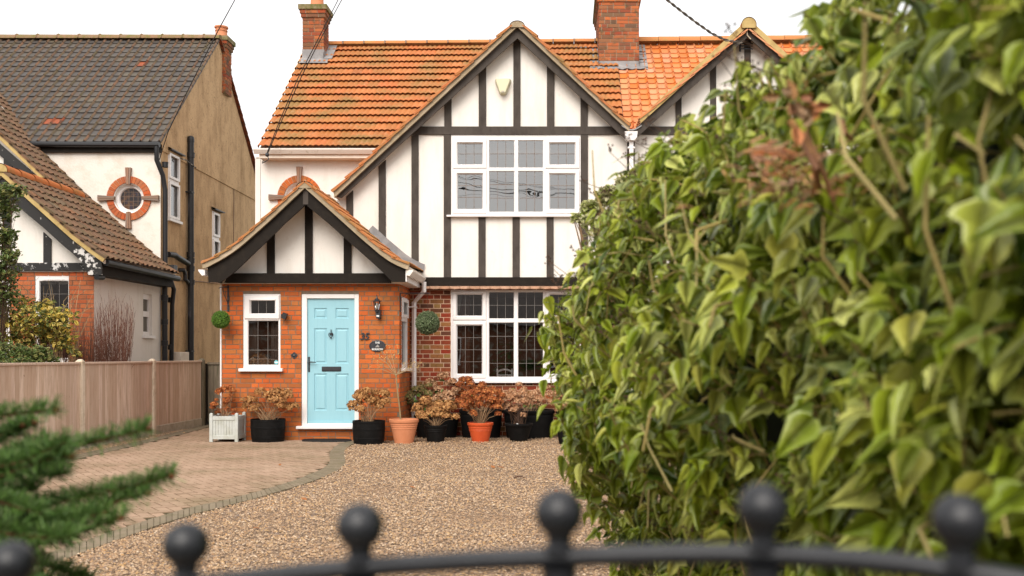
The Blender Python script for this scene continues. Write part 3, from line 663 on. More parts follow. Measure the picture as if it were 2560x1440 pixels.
# --- left rendered wall with round window, fascia, gutter
XL0 = PX(652, YL); RC = (PX(749.5, YL), PZ(494, YL)); rr_ = 36 / F * YL
circ = lambda c, r, n=32, a0=0: [(c[0] + r * math.cos(2 * math.pi * i / n + a0), c[1] + r * math.sin(2 * math.pi * i / n + a0)) for i in range(n)]
mb = MB(); mb.wall([(XL0, 0), (PX(1000, YL), 0), (PX(1000, YL), PZ(386, YL)), (XL0, PZ(386, YL))], [circ(RC, rr_)], lambda u, z, d: (u, YL + d, z), .14)
mb.build('left_rendered_wall', 'render', house)
def round_window(parent, c, Y, k, mr='brick', wedge='stem'):
    """brick ring with four tapered tile keys, white frame, dark pane; k = metres per photo pixel"""
    mb = MB(); ro, ri_ = 55 * k, 38.5 * k; n = 32; rg = random.Random(6)
    for i in range(n):
        a0, a1 = 2 * math.pi * (i + .06) / n, 2 * math.pi * (i + .94) / n
        q = [(ri_, a0), (ro, a0), (ro, (a0 + a1) / 2), (ro, a1), (ri_, a1), (ri_, (a0 + a1) / 2)]
        pr = .03 + rg.random() * .008
        vs = [(c[0] + r_ * math.cos(a), Y - pr, c[1] + r_ * math.sin(a)) for r_, a in q]; vb = [(v[0], Y + .05, v[2]) for v in vs]
        mb.add(vs + vb, [tuple(range(6))] + [(j, (j + 1) % 6, (j + 1) % 6 + 6, j + 6) for j in range(6)], 1)
    pr = [(ri_ + .002, Y - .018), (ro - .004, Y - .018)]
    vs = []
    for i in range(48):
        a = 2 * math.pi * i / 48
        for r_ in (ri_ + .003, ro - .004): vs.append((c[0] + r_ * math.cos(a), Y - .022, c[1] + r_ * math.sin(a)))
    mb.add(vs, [(2 * i, 2 * i + 1, (2 * i + 3) % 96, (2 * i + 2) % 96) for i in range(48)], 0)
    ring = mb.build('brick_ring', ['mortar_pale', mr], parent)
    for ux, uz in ((0, 1), (0, -1), (1, 0), (-1, 0)):
        km = MB()
        for j in (-1, 0, 1):
            for_ = []
            for r_, w in ((34 * k, 2.9 * k), (76 * k, 5.0 * k)):
                ce = j * w; h_ = w * .42
                for e in (-h_, h_): for_.append((c[0] + ux * r_ + (uz) * (ce + e), c[1] + uz * r_ + (-ux) * (ce + e)))
            a_, b_, c_, d_ = for_[0], for_[1], for_[3], for_[2]
            vs = [(p[0], Y - .065 - (.006 if j == 0 else 0), p[1]) for p in (a_, b_, c_, d_)] + [(p[0], Y + .0, p[1]) for p in (a_, b_, c_, d_)]
            km.add(vs, [(0, 1, 2, 3), (0, 1, 5, 4), (1, 2, 6, 5), (2, 3, 7, 6), (3, 0, 4, 7)])
        km.build('tile_key', mat('tile_key', [(.38, .14, .07), (.30, .17, .11), (.26, .19, .15)], .9) if uz else 'key_grey' if 'key_grey' in M else mat('tile_key_grey', [(.30, .22, .17), (.26, .17, .12), (.22, .17, .14)], .9), ring)
    w = MB(); w.lathe((c[0], Y, c[1]), [(38.5 * k, -.012), (37 * k, .004), (36 * k, .05), (31 * k, .07), (29 * k, .055), (27 * k, .075), (26.6 * k, .11), (38 * k, .12)], 40, 0, 'y')
    win_ = w.build('round_window_frame', 'upvc', parent, smooth=True)
    w = MB(); w.add([(c[0] + 27 * k * math.cos(2 * math.pi * i / 40), Y + .095, c[1] + 27 * k * math.sin(2 * math.pi * i / 40)) for i in range(40)], [tuple(range(40))])
    w.build('pane', 'stained', win_)
    l = MB()
    for t in (-.62, -.2, .22, .64):
        hw_ = 27 * k * math.sqrt(1 - t * t)
        l.box(c[0] + t * 27 * k - .003, c[0] + t * 27 * k + .003, Y + .088, Y + .092, c[1] - hw_, c[1] + hw_)
        l.box(c[0] - hw_, c[0] + hw_, Y + .087, Y + .091, c[1] + t * 27 * k - .003, c[1] + t * 27 * k + .003)
    l.build('glazing_lead', 'leadbrown', win_)
round_window(house, RC, YL, YL / F)
mb = MB(); Yf = 17.66; mb.box(PX(648, Yf), PX(1000, Yf), Yf, Yf + .03, PZ(394, Yf), PZ(380, Yf)); mb.box(PX(648, Yf), PX(1000, Yf), Yf, YL, PZ(395, Yf), PZ(394, Yf))
mb.build('fascia_board', 'soffit', house)
def gutter(parent, p0, p1, r=.055, m='upvc_dirty', name='gutter', out=None):
    """square-ish ogee gutter run from p0 to p1; out = direction away from the wall"""
    mb = MB(); d = (Vector(p1) - Vector(p0)); o = Vector(out)
    pr = [(-.2, .0), (-.2, -1.6), (.7, -1.75), (1.2, -1.1), (1.75, -.35), (1.75, .1), (1.6, .1), (1.5, -.4), (1.0, -1.0), (.6, -1.5), (0, -1.4), (0, 0)]
    vs = [Vector(p0) + o * (a * r) + Vector((0, 0, b * r)) for a, b in pr] + [Vector(p1) + o * (a * r) + Vector((0, 0, b * r)) for a, b in pr]
    n = len(pr); mb.add(vs, [(i, (i + 1) % n, (i + 1) % n + n, i + n) for i in range(n)] + [(0, 1, 2, 3, 4, 5), (n, n + 1, n + 2, n + 3, n + 4, n + 5)])
    L_ = d.length; dn = d.normalized()
    for t in np.arange(.45, L_ - .1, 1.0):
        c = Vector(p0) + dn * t; w = .012
        vs = [c - dn * w + o * (a * r * 1.12) + Vector((0, 0, b * r * 1.12 + .002)) for a, b in pr] + [c + dn * w + o * (a * r * 1.12) + Vector((0, 0, b * r * 1.12 + .002)) for a, b in pr]
        mb.add(vs, [(i, (i + 1) % n, (i + 1) % n + n, i + n) for i in range(n)])
    return mb.build(name, m, parent)
gutter(house, (PX(634, 17.6), 17.655, PZ(372, 17.6)), (PX(985, 17.6), 17.655, PZ(372, 17.6)), .048, out=(0, -1, 0))

# --- windows of the big gable
L1 = [('a', (1144.5, 358.7, 1205.5, 410.8), 3, 2), ('b', (1223.3, 351, 1285, 418), 3, 2), ('c', (1295.8, 351, 1357, 418), 3, 2), ('d', (1375, 358.7, 1436.7, 410.8), 3, 2),
      ('e', (1144.5, 435.3, 1205.5, 522), 3, 3), ('f', (1223.3, 428, 1285, 528.7), 3, 3), ('g', (1295.8, 428, 1357, 528.7), 3, 3), ('h', (1375, 435.3, 1436.7, 522), 3, 3)]
win(house, uw, YU - .02, [((1132, 344.5, 1216.5, 421.3), L1[0][1]), ((1363.8, 344.5, 1449, 421.3), L1[3][1]), ((1132, 424, 1216.5, 533.5), L1[4][1]), ((1363.8, 424, 1449, 533.5), L1[7][1])],
    [L1[1][1], L1[2][1], L1[5][1], L1[6][1]], [(1286, 349, 1295, 530)] and [], [(1127.5, 336.7, 1451.7, 342)] and [], sill=(537, 541.7), leads=L1, lead='leadbrown', trickle=[(1146, 1204, 353), (1377, 1435, 353)], sillx=10)
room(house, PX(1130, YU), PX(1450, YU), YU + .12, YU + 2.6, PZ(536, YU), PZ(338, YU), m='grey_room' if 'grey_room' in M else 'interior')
curtain(house, PX(1128, YU), PX(1147, YU), YU + .2, PZ(535, YU), PZ(340, YU), 'curtain_pale', 3)
L2 = [('a', (1142.8, 736.4, 1204.4, 789), 3, 2), ('b', (1222.9, 730.5, 1284, 796), 3, 2), ('c', (1295.4, 730.5, 1357, 796), 3, 2), ('d', (1375, 736.4, 1436.7, 789), 3, 2),
      ('e', (1142.8, 814, 1204.4, 934.6), 3, 4), ('f', (1222.9, 807, 1284, 942), 3, 4), ('g', (1295.4, 807, 1357, 942), 3, 4), ('h', (1375, 814, 1436.7, 934.6), 3, 4)]
win(house, (lw[0], lw[1], lw[2], 951), YM - .01, [((1131.5, 727, 1216, 800.5), L2[0][1]), ((1363.5, 727, 1449, 800.5), L2[3][1]), ((1131.5, 803, 1216, 946), L2[4][1]), ((1363.5, 803, 1449, 946), L2[7][1])],
    [L2[1][1], L2[2][1], L2[5][1], L2[6][1]], [], [], sill=(950.8, 957.6), leads=L2, trickle=[(1144, 1203, 731.3), (1377, 1435, 731.3)])
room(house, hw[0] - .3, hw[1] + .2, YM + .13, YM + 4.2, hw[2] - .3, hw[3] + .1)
curtain(house, PX(1128, YM), PX(1172, YM), YM + .2, hw[2] - .1, hw[3], 'curtain', 5)
mb = MB(); mb.add([(PX(1134, YM), YM + .14, hw[3]), (PX(1157, YM), YM + .14, hw[3]), (PX(1144, YM), YM + .15, PZ(792, YM)), (PX(1136, YM), YM + .15, PZ(792, YM))], [(0, 1, 2, 3)]); mb.build('net_curtain', 'curtain_pale', house)
# a white chair back stands inside behind the window
mb = MB(); Yc = YM + .5
for xx_ in (1245, 1278): mb.tube([(PX(xx_, Yc), Yc, .45), (PX(xx_ - (2 if xx_ < 1260 else -2), Yc), Yc + .05, PZ(922, Yc))], .016, 8)
mb.tube([(PX(1242 + 38 * t, Yc), Yc + .04 + .05 * math.sin(t * 3.14), PZ(930 - 6 * math.sin(t * 3.14), Yc)) for t in np.linspace(0, 1, 9)], .018, 8)
mb.tube([(PX(1244 + 34 * t, Yc), Yc + .04, PZ(938, Yc)) for t in (0, 1)], .012, 8)
mb.box(PX(1243, Yc), PX(1281, Yc), Yc, Yc + .4, .43, .46)
for xx_ in (1246, 1277):
    for dy in (.02, .38): mb.box(PX(xx_, Yc) - .02, PX(xx_, Yc) + .02, Yc + dy - .02, Yc + dy + .02, .0, .44)
tag(mb.build('chair', 'upvc', origin=(PX(1262, Yc), Yc, 0)), 'white wooden chair seen indoors through the large ground floor window', 'chair')

# --- valley lead and hopper with downpipe
mb = MB(); c = []
for i in range(11):
    t = i / 10; x = 1554 + 50 * t; yv = 312 + 11 * math.sin(t * math.pi) - 0
    c.append((x, yv))
vs = [P(x, y, 16.93) for x, y in c] + [P(x, y + 3.2, 16.93) for x, y in c] + [P(x, y, 16.93) + Vector((0, .25, -.01)) for x, y in c]
mb.add(vs, [(i, i + 1, i + 12, i + 11) for i in range(10)] + [(i, i + 1, i + 23, i + 22) for i in range(10)])
mb.build('valley_lead', 'lead', house)
mb = MB(); Yh = 16.97
mb.pprism([(1562, 328), (1594, 328), (1592.5, 343), (1585, 350), (1572, 350), (1564, 343)], Yh - .1, Yh + .1)
bevel(mb.build('rain_hopper', 'upvc', house), .008)
mb = MB(); xh = PX(1578.3, Yh); mb.box(xh - .033, xh + .033, Yh - .03, Yh + .035, .05, PZ(349, Yh))
for yb in (369, 560, 760): mb.box(xh - .06, xh + .06, Yh - .036, Yh + .06, PZ(yb + 2, Yh), PZ(yb - 1.5, Yh))
mb.build('downpipe', 'upvc', house)

# --- left chimney
def chimney(parent, X0, X1, Y0, Y1, zb, zt, course, name='chimney', pots=(), corb=.05, seed=1, cap=True, flash=None):
    mb = MB()
    mb.box(X0 + .004, X1 - .004, Y0 + .004, Y1 - .004, zb, zt, 0)
    for u0, u1, mp in ((X0, X1, lambda u, z, d: (u, Y0 + d, z)), (Y0, Y1, lambda u, z, d: (X1 - d, u, z)), (Y0, Y1, lambda u, z, d: (X0 + d, u, z))):
        bricks(mb, u0, u1, zb, zt, mp, course, bond='mix', mi=1, seed=seed + int(u1 * 10) % 7)
    if cap:
        for j, (e, dz) in enumerate(((corb * .6, 1), (corb, 2))):
            z_ = zt + (j) * course
            mb.box(X0 - e + .003, X1 + e - .003, Y0 - e + .003, Y1 + e - .003, z_ - .005, z_ + course, 0)
            for u0, u1, mp in ((X0 - e, X1 + e, lambda u, z, d: (u, Y0 - e + d, z)), (Y0 - e, Y1 + e, lambda u, z, d: (X1 + e - d, u, z)), (Y0 - e, Y1 + e, lambda u, z, d: (X0 - e + d, u, z))):
                bricks(mb, u0, u1, z_, z_ + course, mp, course, bond='stretcher', mi=1, seed=seed + j)
        z_ = zt + 2 * course; e = corb + .03
        mb.box(X0 - e, X1 + e, Y0 - e, Y1 + e, z_, z_ + course * 1.3, 2)
        mb.add([(X0 - e, Y0 - e, z_ + course * 1.3), (X1 + e, Y0 - e, z_ + course * 1.3), (X1 + e, Y1 + e, z_ + course * 1.3), (X0 - e, Y1 + e, z_ + course * 1.3), ((X0 + X1) / 2, (Y0 + Y1) / 2, z_ + course * 2.4)], [(0, 1, 4), (1, 2, 4), (2, 3, 4), (3, 0, 4)], 2)
    ch = mb.build(name, ['mortar_chim', 'brick_chim', mat('mossy_capping', (.26, .20, .12), .95, 9, (.12, .12, .03), .4, .6, .012, 40)], parent)
    for px_, py_, r_, h_, zz in pots:
        p = MB(); p.lathe((px_, py_, zz), [(r_ * 1.05, 0), (r_, .02), (r_ * .92, h_ * .55), (r_ * 1.02, h_ * .56), (r_ * 1.02, h_ * .62), (r_ * .92, h_ * .64), (r_ * .95, h_ * .82), (r_ * 1.12, h_ * .84), (r_ * 1.12, h_ * .97), (r_ * .9, h_), (r_ * .8, h_ * .9)], 20)
        p.build('chimney_pot', 'terracotta', ch, smooth=True)
    return ch
Yc = 20.35; cx0, cx1 = PX(757, Yc), PX(809, Yc)
def roofZ(Y): return ZE + (Y - YE) * (ZR - ZE) / (YR - YE)
lch = chimney(house, cx0, cx1, Yc, Yc + .42, roofZ(Yc) - .2, PZ(43, Yc), .0715, pots=[((cx0 + cx1) / 2 + .03, Yc + .2, .13, .5, PZ(13, Yc))], corb=.045, seed=3)
mb = MB(); zf = PZ(124, Yc)
mb.box(cx0 - .012, cx1 + .012, Yc - .012, Yc + .3, roofZ(Yc) - .12, zf)
mb.add([(cx0 - .03, Yc - .02, roofZ(Yc) + .06), (cx1 + .10, Yc - .02, roofZ(Yc) + .06), (cx1 + .12, Yc - .20, roofZ(Yc - .20) + .085), (cx0 - .03, Yc - .20, roofZ(Yc - .20) + .085)], [(0, 1, 2, 3)])
mb.add([(cx1, Yc - .05, roofZ(Yc - .05) + .085), (cx1 + .17, Yc - .05, roofZ(Yc - .05) + .085), (cx1 + .17, Yc + .45, roofZ(Yc + .45) + .085), (cx1, Yc + .45, roofZ(Yc + .45) + .085), (cx1 + .006, Yc - .05, roofZ(Yc) + .16), (cx1 + .006, Yc + .45, roofZ(Yc + .45) + .16)], [(0, 1, 2, 3), (0, 3, 5, 4)])
mb.build('chimney_flashing', 'lead', house)
# --- right (shared) chimney
Yc = 20.1; cx0, cx1 = PX(1497, Yc), PX(1597, Yc)
chimney(house, cx0, cx1, Yc, Yc + 1.75, roofZ(Yc) - .2, PZ(4, Yc), .0712, corb=.04, seed=9)
mb = MB(); zf = PZ(153, Yc)
mb.box(cx0 - .0, cx1 + .0, Yc - .014, Yc + .1, roofZ(Yc) - .1, zf)
for xa, xb in ((cx0 - .17, cx0), (cx1, cx1 + .17)):
    n = 9
    for i in range(n):
        t0, t1 = i / n, (i + 1) / n; y0_, y1_ = Yc - .12 + t0 * .85, Yc - .12 + t1 * .85; l = .088 + (.010 if i % 3 == 0 else 0)
        mb.add([(xa, y0_, roofZ(y0_) + l), (xb, y0_, roofZ(y0_) + l), (xb, y1_, roofZ(y1_) + l - .008), (xa, y1_, roofZ(y1_) + l - .008)], [(0, 1, 2, 3)])
    xs = cx0 - .006 if xa < cx0 else cx1 + .006
    mb.add([(xs, Yc - .1, roofZ(Yc - .1) + .06), (xs, Yc + .8, roofZ(Yc + .8) + .06), (xs, Yc + .8, roofZ(Yc + .8) + .17), (xs, Yc - .1, roofZ(Yc - .1) + .25)], [(0, 1, 2, 3)])
n = 30; vs = []
for i in range(n + 1):
    x = cx0 - .17 + (cx1 - cx0 + .34) * i / n; dz = .01 * math.sin(i * 1.4)
    vs += [(x, Yc - .016, roofZ(Yc) + .075), (x, Yc - .17 + .02 * math.sin(i * .9), roofZ(Yc - .17) + .088 + dz)]
mb.add(vs, [(2 * i, 2 * i + 1, 2 * i + 3, 2 * i + 2) for i in range(n)])
mb.build('chimney_flashing', 'lead', house)

# ================================================================ PORCH (part of the house)
zt = PZ(709, YP)
dr = (754, 735, 897, 1066); wr = (608, 735, 701, 922)
def pr4(r, Y): return [(PX(r[0], Y), PZ(r[3], Y)), (PX(r[2], Y), PZ(r[3], Y)), (PX(r[2], Y), PZ(r[1], Y)), (PX(r[0], Y), PZ(r[1], Y))]
mb = MB(); fm = lambda u, z, d: (u, YP + d, z)
hd, hwn = pr4(dr, YP), pr4(wr, YP)
mb.wall([(XPL, -.02), (XPR, -.02), (XPR, zt), (XPL, zt)], [hd, hwn], fm, .11, 0)
bricks(mb, XPL, XPR, 0.0, zt, fm, .0753, [(hd[0][0], hd[1][0], hd[0][1], hd[2][1]), (hwn[0][0], hwn[1][0], hwn[0][1], hwn[2][1])], 'mix', 1, 12)
# right side wall with its own narrow window, left side wall
ysw = [2.5796 * F / (CX - 1003.5), 2.5796 * F / (CX - 1018.5)]; zs0, zs1 = PZ(921, ysw[0]), PZ(741, ysw[0])
sm_ = lambda u, z, d: (XPR - d, u, z)
sh = [(ysw[0], zs0), (ysw[1], zs0), (ysw[1], zs1), (ysw[0], zs1)]
mb.wall([(YP, -.02), (YM, -.02), (YM, zt), (YP, zt)], [sh], sm_, .1, 0)
bricks(mb, YP, YM, 0, zt, sm_, .0753, [(ysw[0], ysw[1], zs0, zs1)], 'mix', 1, 33)
mb.wall([(YP, -.02), (YL, -.02), (YL, zt), (YP, zt)], [], lambda u, z, d: (XPL + d, u, z), .1, 0)
bricks(mb, YP, YL, 0, zt, lambda u, z, d: (XPL + d, u, z), .0753, [], 'mix', 1, 41)
mb.build('porch_brick_wall', ['mortar', 'brick'], house)
room(house, XPL + .12, XPR - .12, YP + .112, YM + .4, .02, zt - .02, 'porch_interior')
# gable panel and timbers
YG = 16.14
mb = MB(); mb.pprism([(556, 709), (1000, 709), (1000, 690), (930, 640), (764, 490), (640, 610), (556, 690)], YG, YP + .02); mb.build('porch_gable_panel', 'render', house)
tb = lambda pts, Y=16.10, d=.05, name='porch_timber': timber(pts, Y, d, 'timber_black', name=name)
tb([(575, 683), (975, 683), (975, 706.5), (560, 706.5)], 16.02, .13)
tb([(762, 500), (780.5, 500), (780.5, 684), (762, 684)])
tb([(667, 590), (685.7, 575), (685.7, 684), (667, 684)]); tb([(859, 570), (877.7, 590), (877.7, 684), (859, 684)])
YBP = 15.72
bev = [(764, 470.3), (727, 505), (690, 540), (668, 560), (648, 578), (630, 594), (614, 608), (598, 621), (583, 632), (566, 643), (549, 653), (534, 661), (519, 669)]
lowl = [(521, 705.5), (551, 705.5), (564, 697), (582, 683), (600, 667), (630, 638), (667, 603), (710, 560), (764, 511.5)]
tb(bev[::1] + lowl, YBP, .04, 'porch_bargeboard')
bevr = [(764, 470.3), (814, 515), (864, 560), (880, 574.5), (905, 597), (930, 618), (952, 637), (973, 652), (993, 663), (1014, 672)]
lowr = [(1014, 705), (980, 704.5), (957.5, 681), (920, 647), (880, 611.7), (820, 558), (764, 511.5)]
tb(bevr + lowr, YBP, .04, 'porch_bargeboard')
mb = MB(); mb.pprism([(757.5, 478), (764, 471.5), (770.5, 478), (770.5, 511), (757.5, 511)], YBP - .012, YBP + .02); mb.build('apex_block', 'timber', house)
# porch roof profile (follows the bell-cast), extruded back to the house
prL = [(PX(x, YBP), PZ(y, YBP)) for x, y in bev]; prR = [(PX(x, YBP), PZ(y, YBP)) for x, y in bevr]
prL = prL + [(PX(510, YBP), PZ(671.5, YBP))]; prR = prR + [(PX(1021, YBP), PZ(674, YBP))]
def thick(pr, a, b):
    out = []
    for off in (a, b):
        row = []
        for i, p in enumerate(pr):
            q0, q1 = pr[max(0, i - 1)], pr[min(len(pr) - 1, i + 1)]
            dx, dz = q1[0] - q0[0], q1[1] - q0[1]; l = math.hypot(dx, dz); nx, nz = -dz / l, dx / l
            if nz < 0: nx, nz = -nx, -nz
            if i == 0: nx, nz = 0, 1.35
            row.append((p[0] + nx * off, p[1] + nz * off))
        out.append(row)
    return out
def shell(mb, pr, a, b, Y0, Y1, mi=0):
    A, B = thick(pr, a, b); n = len(A)
    vs = [(x, Y0, z) for x, z in A] + [(x, Y0, z) for x, z in B] + [(x, Y1, z) for x, z in A] + [(x, Y1, z) for x, z in B]
    fs = []
    for i in range(n - 1): fs += [(i, i + 1, n + i + 1, n + i), (2 * n + i, 2 * n + i + 1, 3 * n + i + 1, 3 * n + i), (i, i + 1, 2 * n + i + 1, 2 * n + i), (n + i, n + i + 1, 3 * n + i + 1, 3 * n + i)]
    fs += [(n - 1, 2 * n - 1, 4 * n - 1, 3 * n - 1), (0, n, 3 * n, 2 * n)]
    mb.add(vs, fs, mi)
mb = MB()
for pr in (prL, prR): shell(mb, pr, .003, .045, YBP + .005, YU + .0)
shell(mb, prL, .003, .045, YU, YL)
mb.build('porch_roof_deck', 'soffit', house)
mb = MB()
for pr in (prL, prR): shell(mb, pr, .006, .092, YBP - .045, YBP - .008); shell(mb, pr, -.004, .014, YBP - .058, YBP - .01)
mb.build('porch_verge_mortar', 'verge', house)
rg = random.Random(9); mb = MB(); ys = {'s': None}
for pr, sg, yb in ((prL, -1, YL), (prR, 1, YU)):
    T = thick(pr, .075, .075)[0][::-1]
    q = [(-x * sg, z) for x, z in T]         # goes from eave upwards with p increasing
    tiles(mb, q, YBP - .07, yb, lambda p, z, b, sg=sg: (-p * sg, b, z), .235, .115, lambda u: .014 * (.5 - .5 * math.cos(4 * math.pi * u)), .024, 8, 0, rg)
mb.build('porch_roof_tiles', 'tile', house)
mb = MB(); a0 = PX(764, YBP), PZ(470.3, YBP) - .012; y = YBP - .075; i = 0
while y < YL - .1:
    prr = [(math.cos(t) * .125, math.sin(t) * .085) for t in [R(-12 + 204 * q / 12) for q in range(13)]]
    v0 = [(a0[0] + a, y, a0[1] + .02 + b) for a, b in prr]; v1 = [(a0[0] + a * .97, y + .4, a0[1] + .015 + b * .97) for a, b in prr]
    mb.add(v0 + v1, [(q, q + 1, q + 14, q + 13) for q in range(12)])
    if i == 0: mb.add([(a0[0] + a * .92, y + .012, a0[1] + .02 + b * .92) for a, b in prr], [tuple(range(13))], 1)
    y += .39; i += 1
mb.build('porch_ridge_tiles', ['ridge_tile', 'verge'], house)
# lead flashing where the porch roof meets the timbered wall
A, B = thick(prR, .10, .215); C_ = thick(prR, .105, .105)[0]; A, B, C_ = A[2:], B[2:], C_[2:]; n = len(A)
mb = MB(); Yw = YT - .006
vs = [(x, Yw, z) for x, z in A] + [(x, Yw - .006, z) for x, z in B] + [(x, Yw - .19, z) for x, z in C_]
st = 5
mb.add(vs, [(i, i + 1, n + i + 1, n + i) for i in range(n - 1)] + [(i, i + 1, 2 * n + i + 1, 2 * n + i) for i in range(n - 1)])
mb.build('lead_flashing', 'lead', house)
# soffits, white side fascia, gutters, porch downpipe
xe = prR[-1][0]; ze = prR[-1][1]
mb = MB(); mb.box(PX(1013, YBP) - .0, PX(1013, YBP) + .022, YBP + .0, YU - .03, PZ(704, YBP), ze - .005); mb.build('porch_side_fascia', 'upvc', house)
mb = MB(); mb.box(XPR - .02, PX(1013, YBP), YBP + .045, YU - .03, PZ(705, YBP), PZ(704, YBP)); mb.box(PX(519, YBP), XPL + .02, YBP + .045, YL - .01, PZ(705, YBP), PZ(704, YBP)); mb.build('porch_soffit', 'soffit', house)
mb = MB(); mb.box(PX(519, YBP), PX(519, YBP) + .02, YBP + .045, YL - .01, PZ(704, YBP), prL[-1][1] - .005); mb.build('porch_side_fascia', 'upvc', house)
gutter(house, (xe - .012, YBP - .035, ze - .01), (xe - .012, YU - .05, ze - .02), .05, 'upvc_dirty', 'porch_gutter', (1, 0, 0))
gutter(house, (prL[-1][0] + .012, YBP - .03, prL[-1][1] - .02), (prL[-1][0] + .012, YL - .02, prL[-1][1] - .03), .05, 'upvc', 'porch_gutter', (-1, 0, 0))
xd = PX(1035, YM - .08)
mb = MB(); g0 = Vector((xe + .055, YU - .14, ze - .09))
mb.tube([g0, (g0.x, g0.y, ze - .24), (xd, YM - .07, ze - .42), (xd, YM - .07, .12)], .038, 4); 
for yb in (768,): mb.box(XPR, xd + .045, YM - .13, YM, PZ(yb + 1.5, YM), PZ(yb - 1.5, YM))
mb.build('porch_downpipe', 'upvc', house)
# windows of the porch
win(house, (wr[0], wr[1], wr[2], 922.5), YP - .005, [((611, 738, 699, 797.5), (626.4, 751.5, 686.2, 783.4))], [(620, 802, 694.6, 911.8)], [], [], sill=(921, 929), sillx=9,
    leads=[('a', (626.4, 751.5, 686.2, 783.4), 3, 1), ('b', (620, 802, 694.6, 911.8), 3, 3)], trickle=[(624, 687, 748)])
Yi = YP + .16
mb = MB()
curtain(house, PX(612, Yi), PX(640, Yi), YP + .2, PZ(918, Yi), PZ(800, Yi), 'curtain_pale', 6, 'net_curtain', .008)
curtain(house, PX(676, Yi), PX(698, Yi), YP + .2, PZ(918, Yi), PZ(800, Yi), 'curtain_pale', 5, 'net_curtain', .008)
st_ = MB(); st_.lathe((PX(689, YP), YP + .034, PZ(906, YP)), [(.0001, 0), (.030, 0), (.032, .002)], 20, 0, 'y')
st_.box(PX(685, YP), PX(693, YP), YP + .030, YP + .033, PZ(907.5, YP), PZ(904.5, YP), 1)
tag(st_.build('window_sticker', ['sticker', 'sign_white']), 'small round teal sticker in the lower corner of the porch window', 'sticker')
# side window of the porch, built on the side wall
mb = MB(); ya, yb_ = ysw
def sbox(y0, y1, z0_, z1_, x0=.0, x1=.05, m=0): mb.box(XPR - x1, XPR - x0, y0, y1, z0_, z1_, m)
sbox(ya, ya + .05, zs0, zs1); sbox(yb_ - .05, yb_, zs0, zs1); sbox(ya + .05, yb_ - .05, zs0, zs0 + .06); sbox(ya + .05, yb_ - .05, zs1 - .05, zs1)
zm = PZ(797, ya); sbox(ya + .05, yb_ - .05, zm - .03, zm + .03)
sbox(ya + .03, yb_ - .03, zm + .03, zm + .075, -.028, .0); sbox(ya + .03, ya + .09, zm + .075, zs1 - .03, -.028, 0); sbox(yb_ - .09, yb_ - .03, zm + .075, zs1 - .03, -.028, 0); sbox(ya + .09, yb_ - .09, zs1 - .08, zs1 - .03, -.028, 0)
sw = mb.build('side_window', 'upvc', house)
mb = MB(); mb.add([(XPR - .035, ya, zs0), (XPR - .035, yb_, zs0), (XPR - .035, yb_, zs1), (XPR - .035, ya, zs1)], [(0, 1, 2, 3)]); mb.build('pane', 'glass', sw)
mb = MB(); mb.box(XPR - .02, XPR + .07, ya - .06, yb_ + .08, zs0 - .045, zs0); bevel(mb.build('sill', 'upvc', sw), .005)

# ---------------- front door
mb = MB(); X0, X1 = PX(dr[0], YP), PX(dr[2], YP); Z1, Z0 = PZ(dr[1], YP), PZ(1066, YP)
lx0, lx1, lz1, lz0 = PX(767, YP), PX(886, YP), PZ(746, YP), PZ(1058.5, YP)
fy0, fy1 = YP + .005, YP + .10
mb.box(X0, lx0, fy0, fy1, Z0, Z1); mb.box(lx1, X1, fy0, fy1, Z0, Z1); mb.box(lx0, lx1, fy0, fy1, lz1, Z1); mb.box(lx0, lx1, fy0, fy1, Z0, lz0)
door = mb.build('front_door', 'upvc', house); bevel(door, .008, 2)
mb = MB(); mb.box(PX(743, YP), PX(906, YP), YP - .09, YP + .02, PZ(1073, YP - .09), PZ(1065.5, YP - .09)); bevel(mb.build('threshold', 'upvc', door), .008)
mb = MB(); yl = YP + .045
cols_ = [(783.8, 815.7), (837.3, 870.2)]; rows_ = [(770, 795.7), (820.7, 909), (934.2, 1026.6)]
hol = [pr4((a, c_, b, d), YP) for a, b in cols_ for c_, d in rows_]
mb.wall([(lx0, lz0), (lx1, lz0), (lx1, lz1), (lx0, lz1)], hol, lambda u, z, d: (u, yl + d, z), .0)
for h in hol:
    (xa, za), (xb, _), (_, zb), _ = h
    def ins(k): return [(xa + k, za + k), (xb - k, za + k), (xb - k, zb - k), (xa + k, zb - k)]
    rings = [(0, 0), (.010, .014), (.022, .014), (.040, .003)]
    for (k0, d0), (k1, d1) in zip(rings, rings[1:]):
        A, B = ins(k0), ins(k1); mb.add([(a, yl + d0, b) for a, b in A] + [(a, yl + d1, b) for a, b in B], [(i, (i + 1) % 4, (i + 1) % 4 + 4, i + 4) for i in range(4)])
    C = ins(.040); mb.add([(a, yl + .003, b) for a, b in C], [(0, 1, 2, 3)])
mb.box(lx0 + .01, lx1 - .01, yl - .022, yl, lz0, lz0 + .035)
mb.build('door_leaf', 'door', door)
mb = MB(); a = PX(771, YP); mb.box(a - .014, a + .014, yl - .012, yl, PZ(930, YP), PZ(892, YP)); mb.tube([(a, yl - .01, PZ(905.5, YP)), (a, yl - .05, PZ(905.5, YP))], .009, 10)
mb.tube([(a - .005, yl - .05, PZ(905.5, YP)), (a + .06, yl - .052, PZ(905.2, YP)), (PX(790, YP), yl - .045, PZ(905.8, YP))], [.0095, .0085, .007], 10)
mb.ball((a, yl - .014, PZ(922, YP)), .007, 6); bevel(mb.build('door_handle', 'iron', door, smooth=True), .003)
mb = MB(); xa, xb, za, zb = PX(803, YP), PX(851.5, YP), PZ(928.5, YP), PZ(916.5, YP)
mb.box(xa, xb, yl - .012, yl, za, zb); mb.box(xa + .014, xb - .014, yl - .018, yl - .01, za + .014, zb - .014); bevel(mb.build('letterbox', 'iron', door), .004)
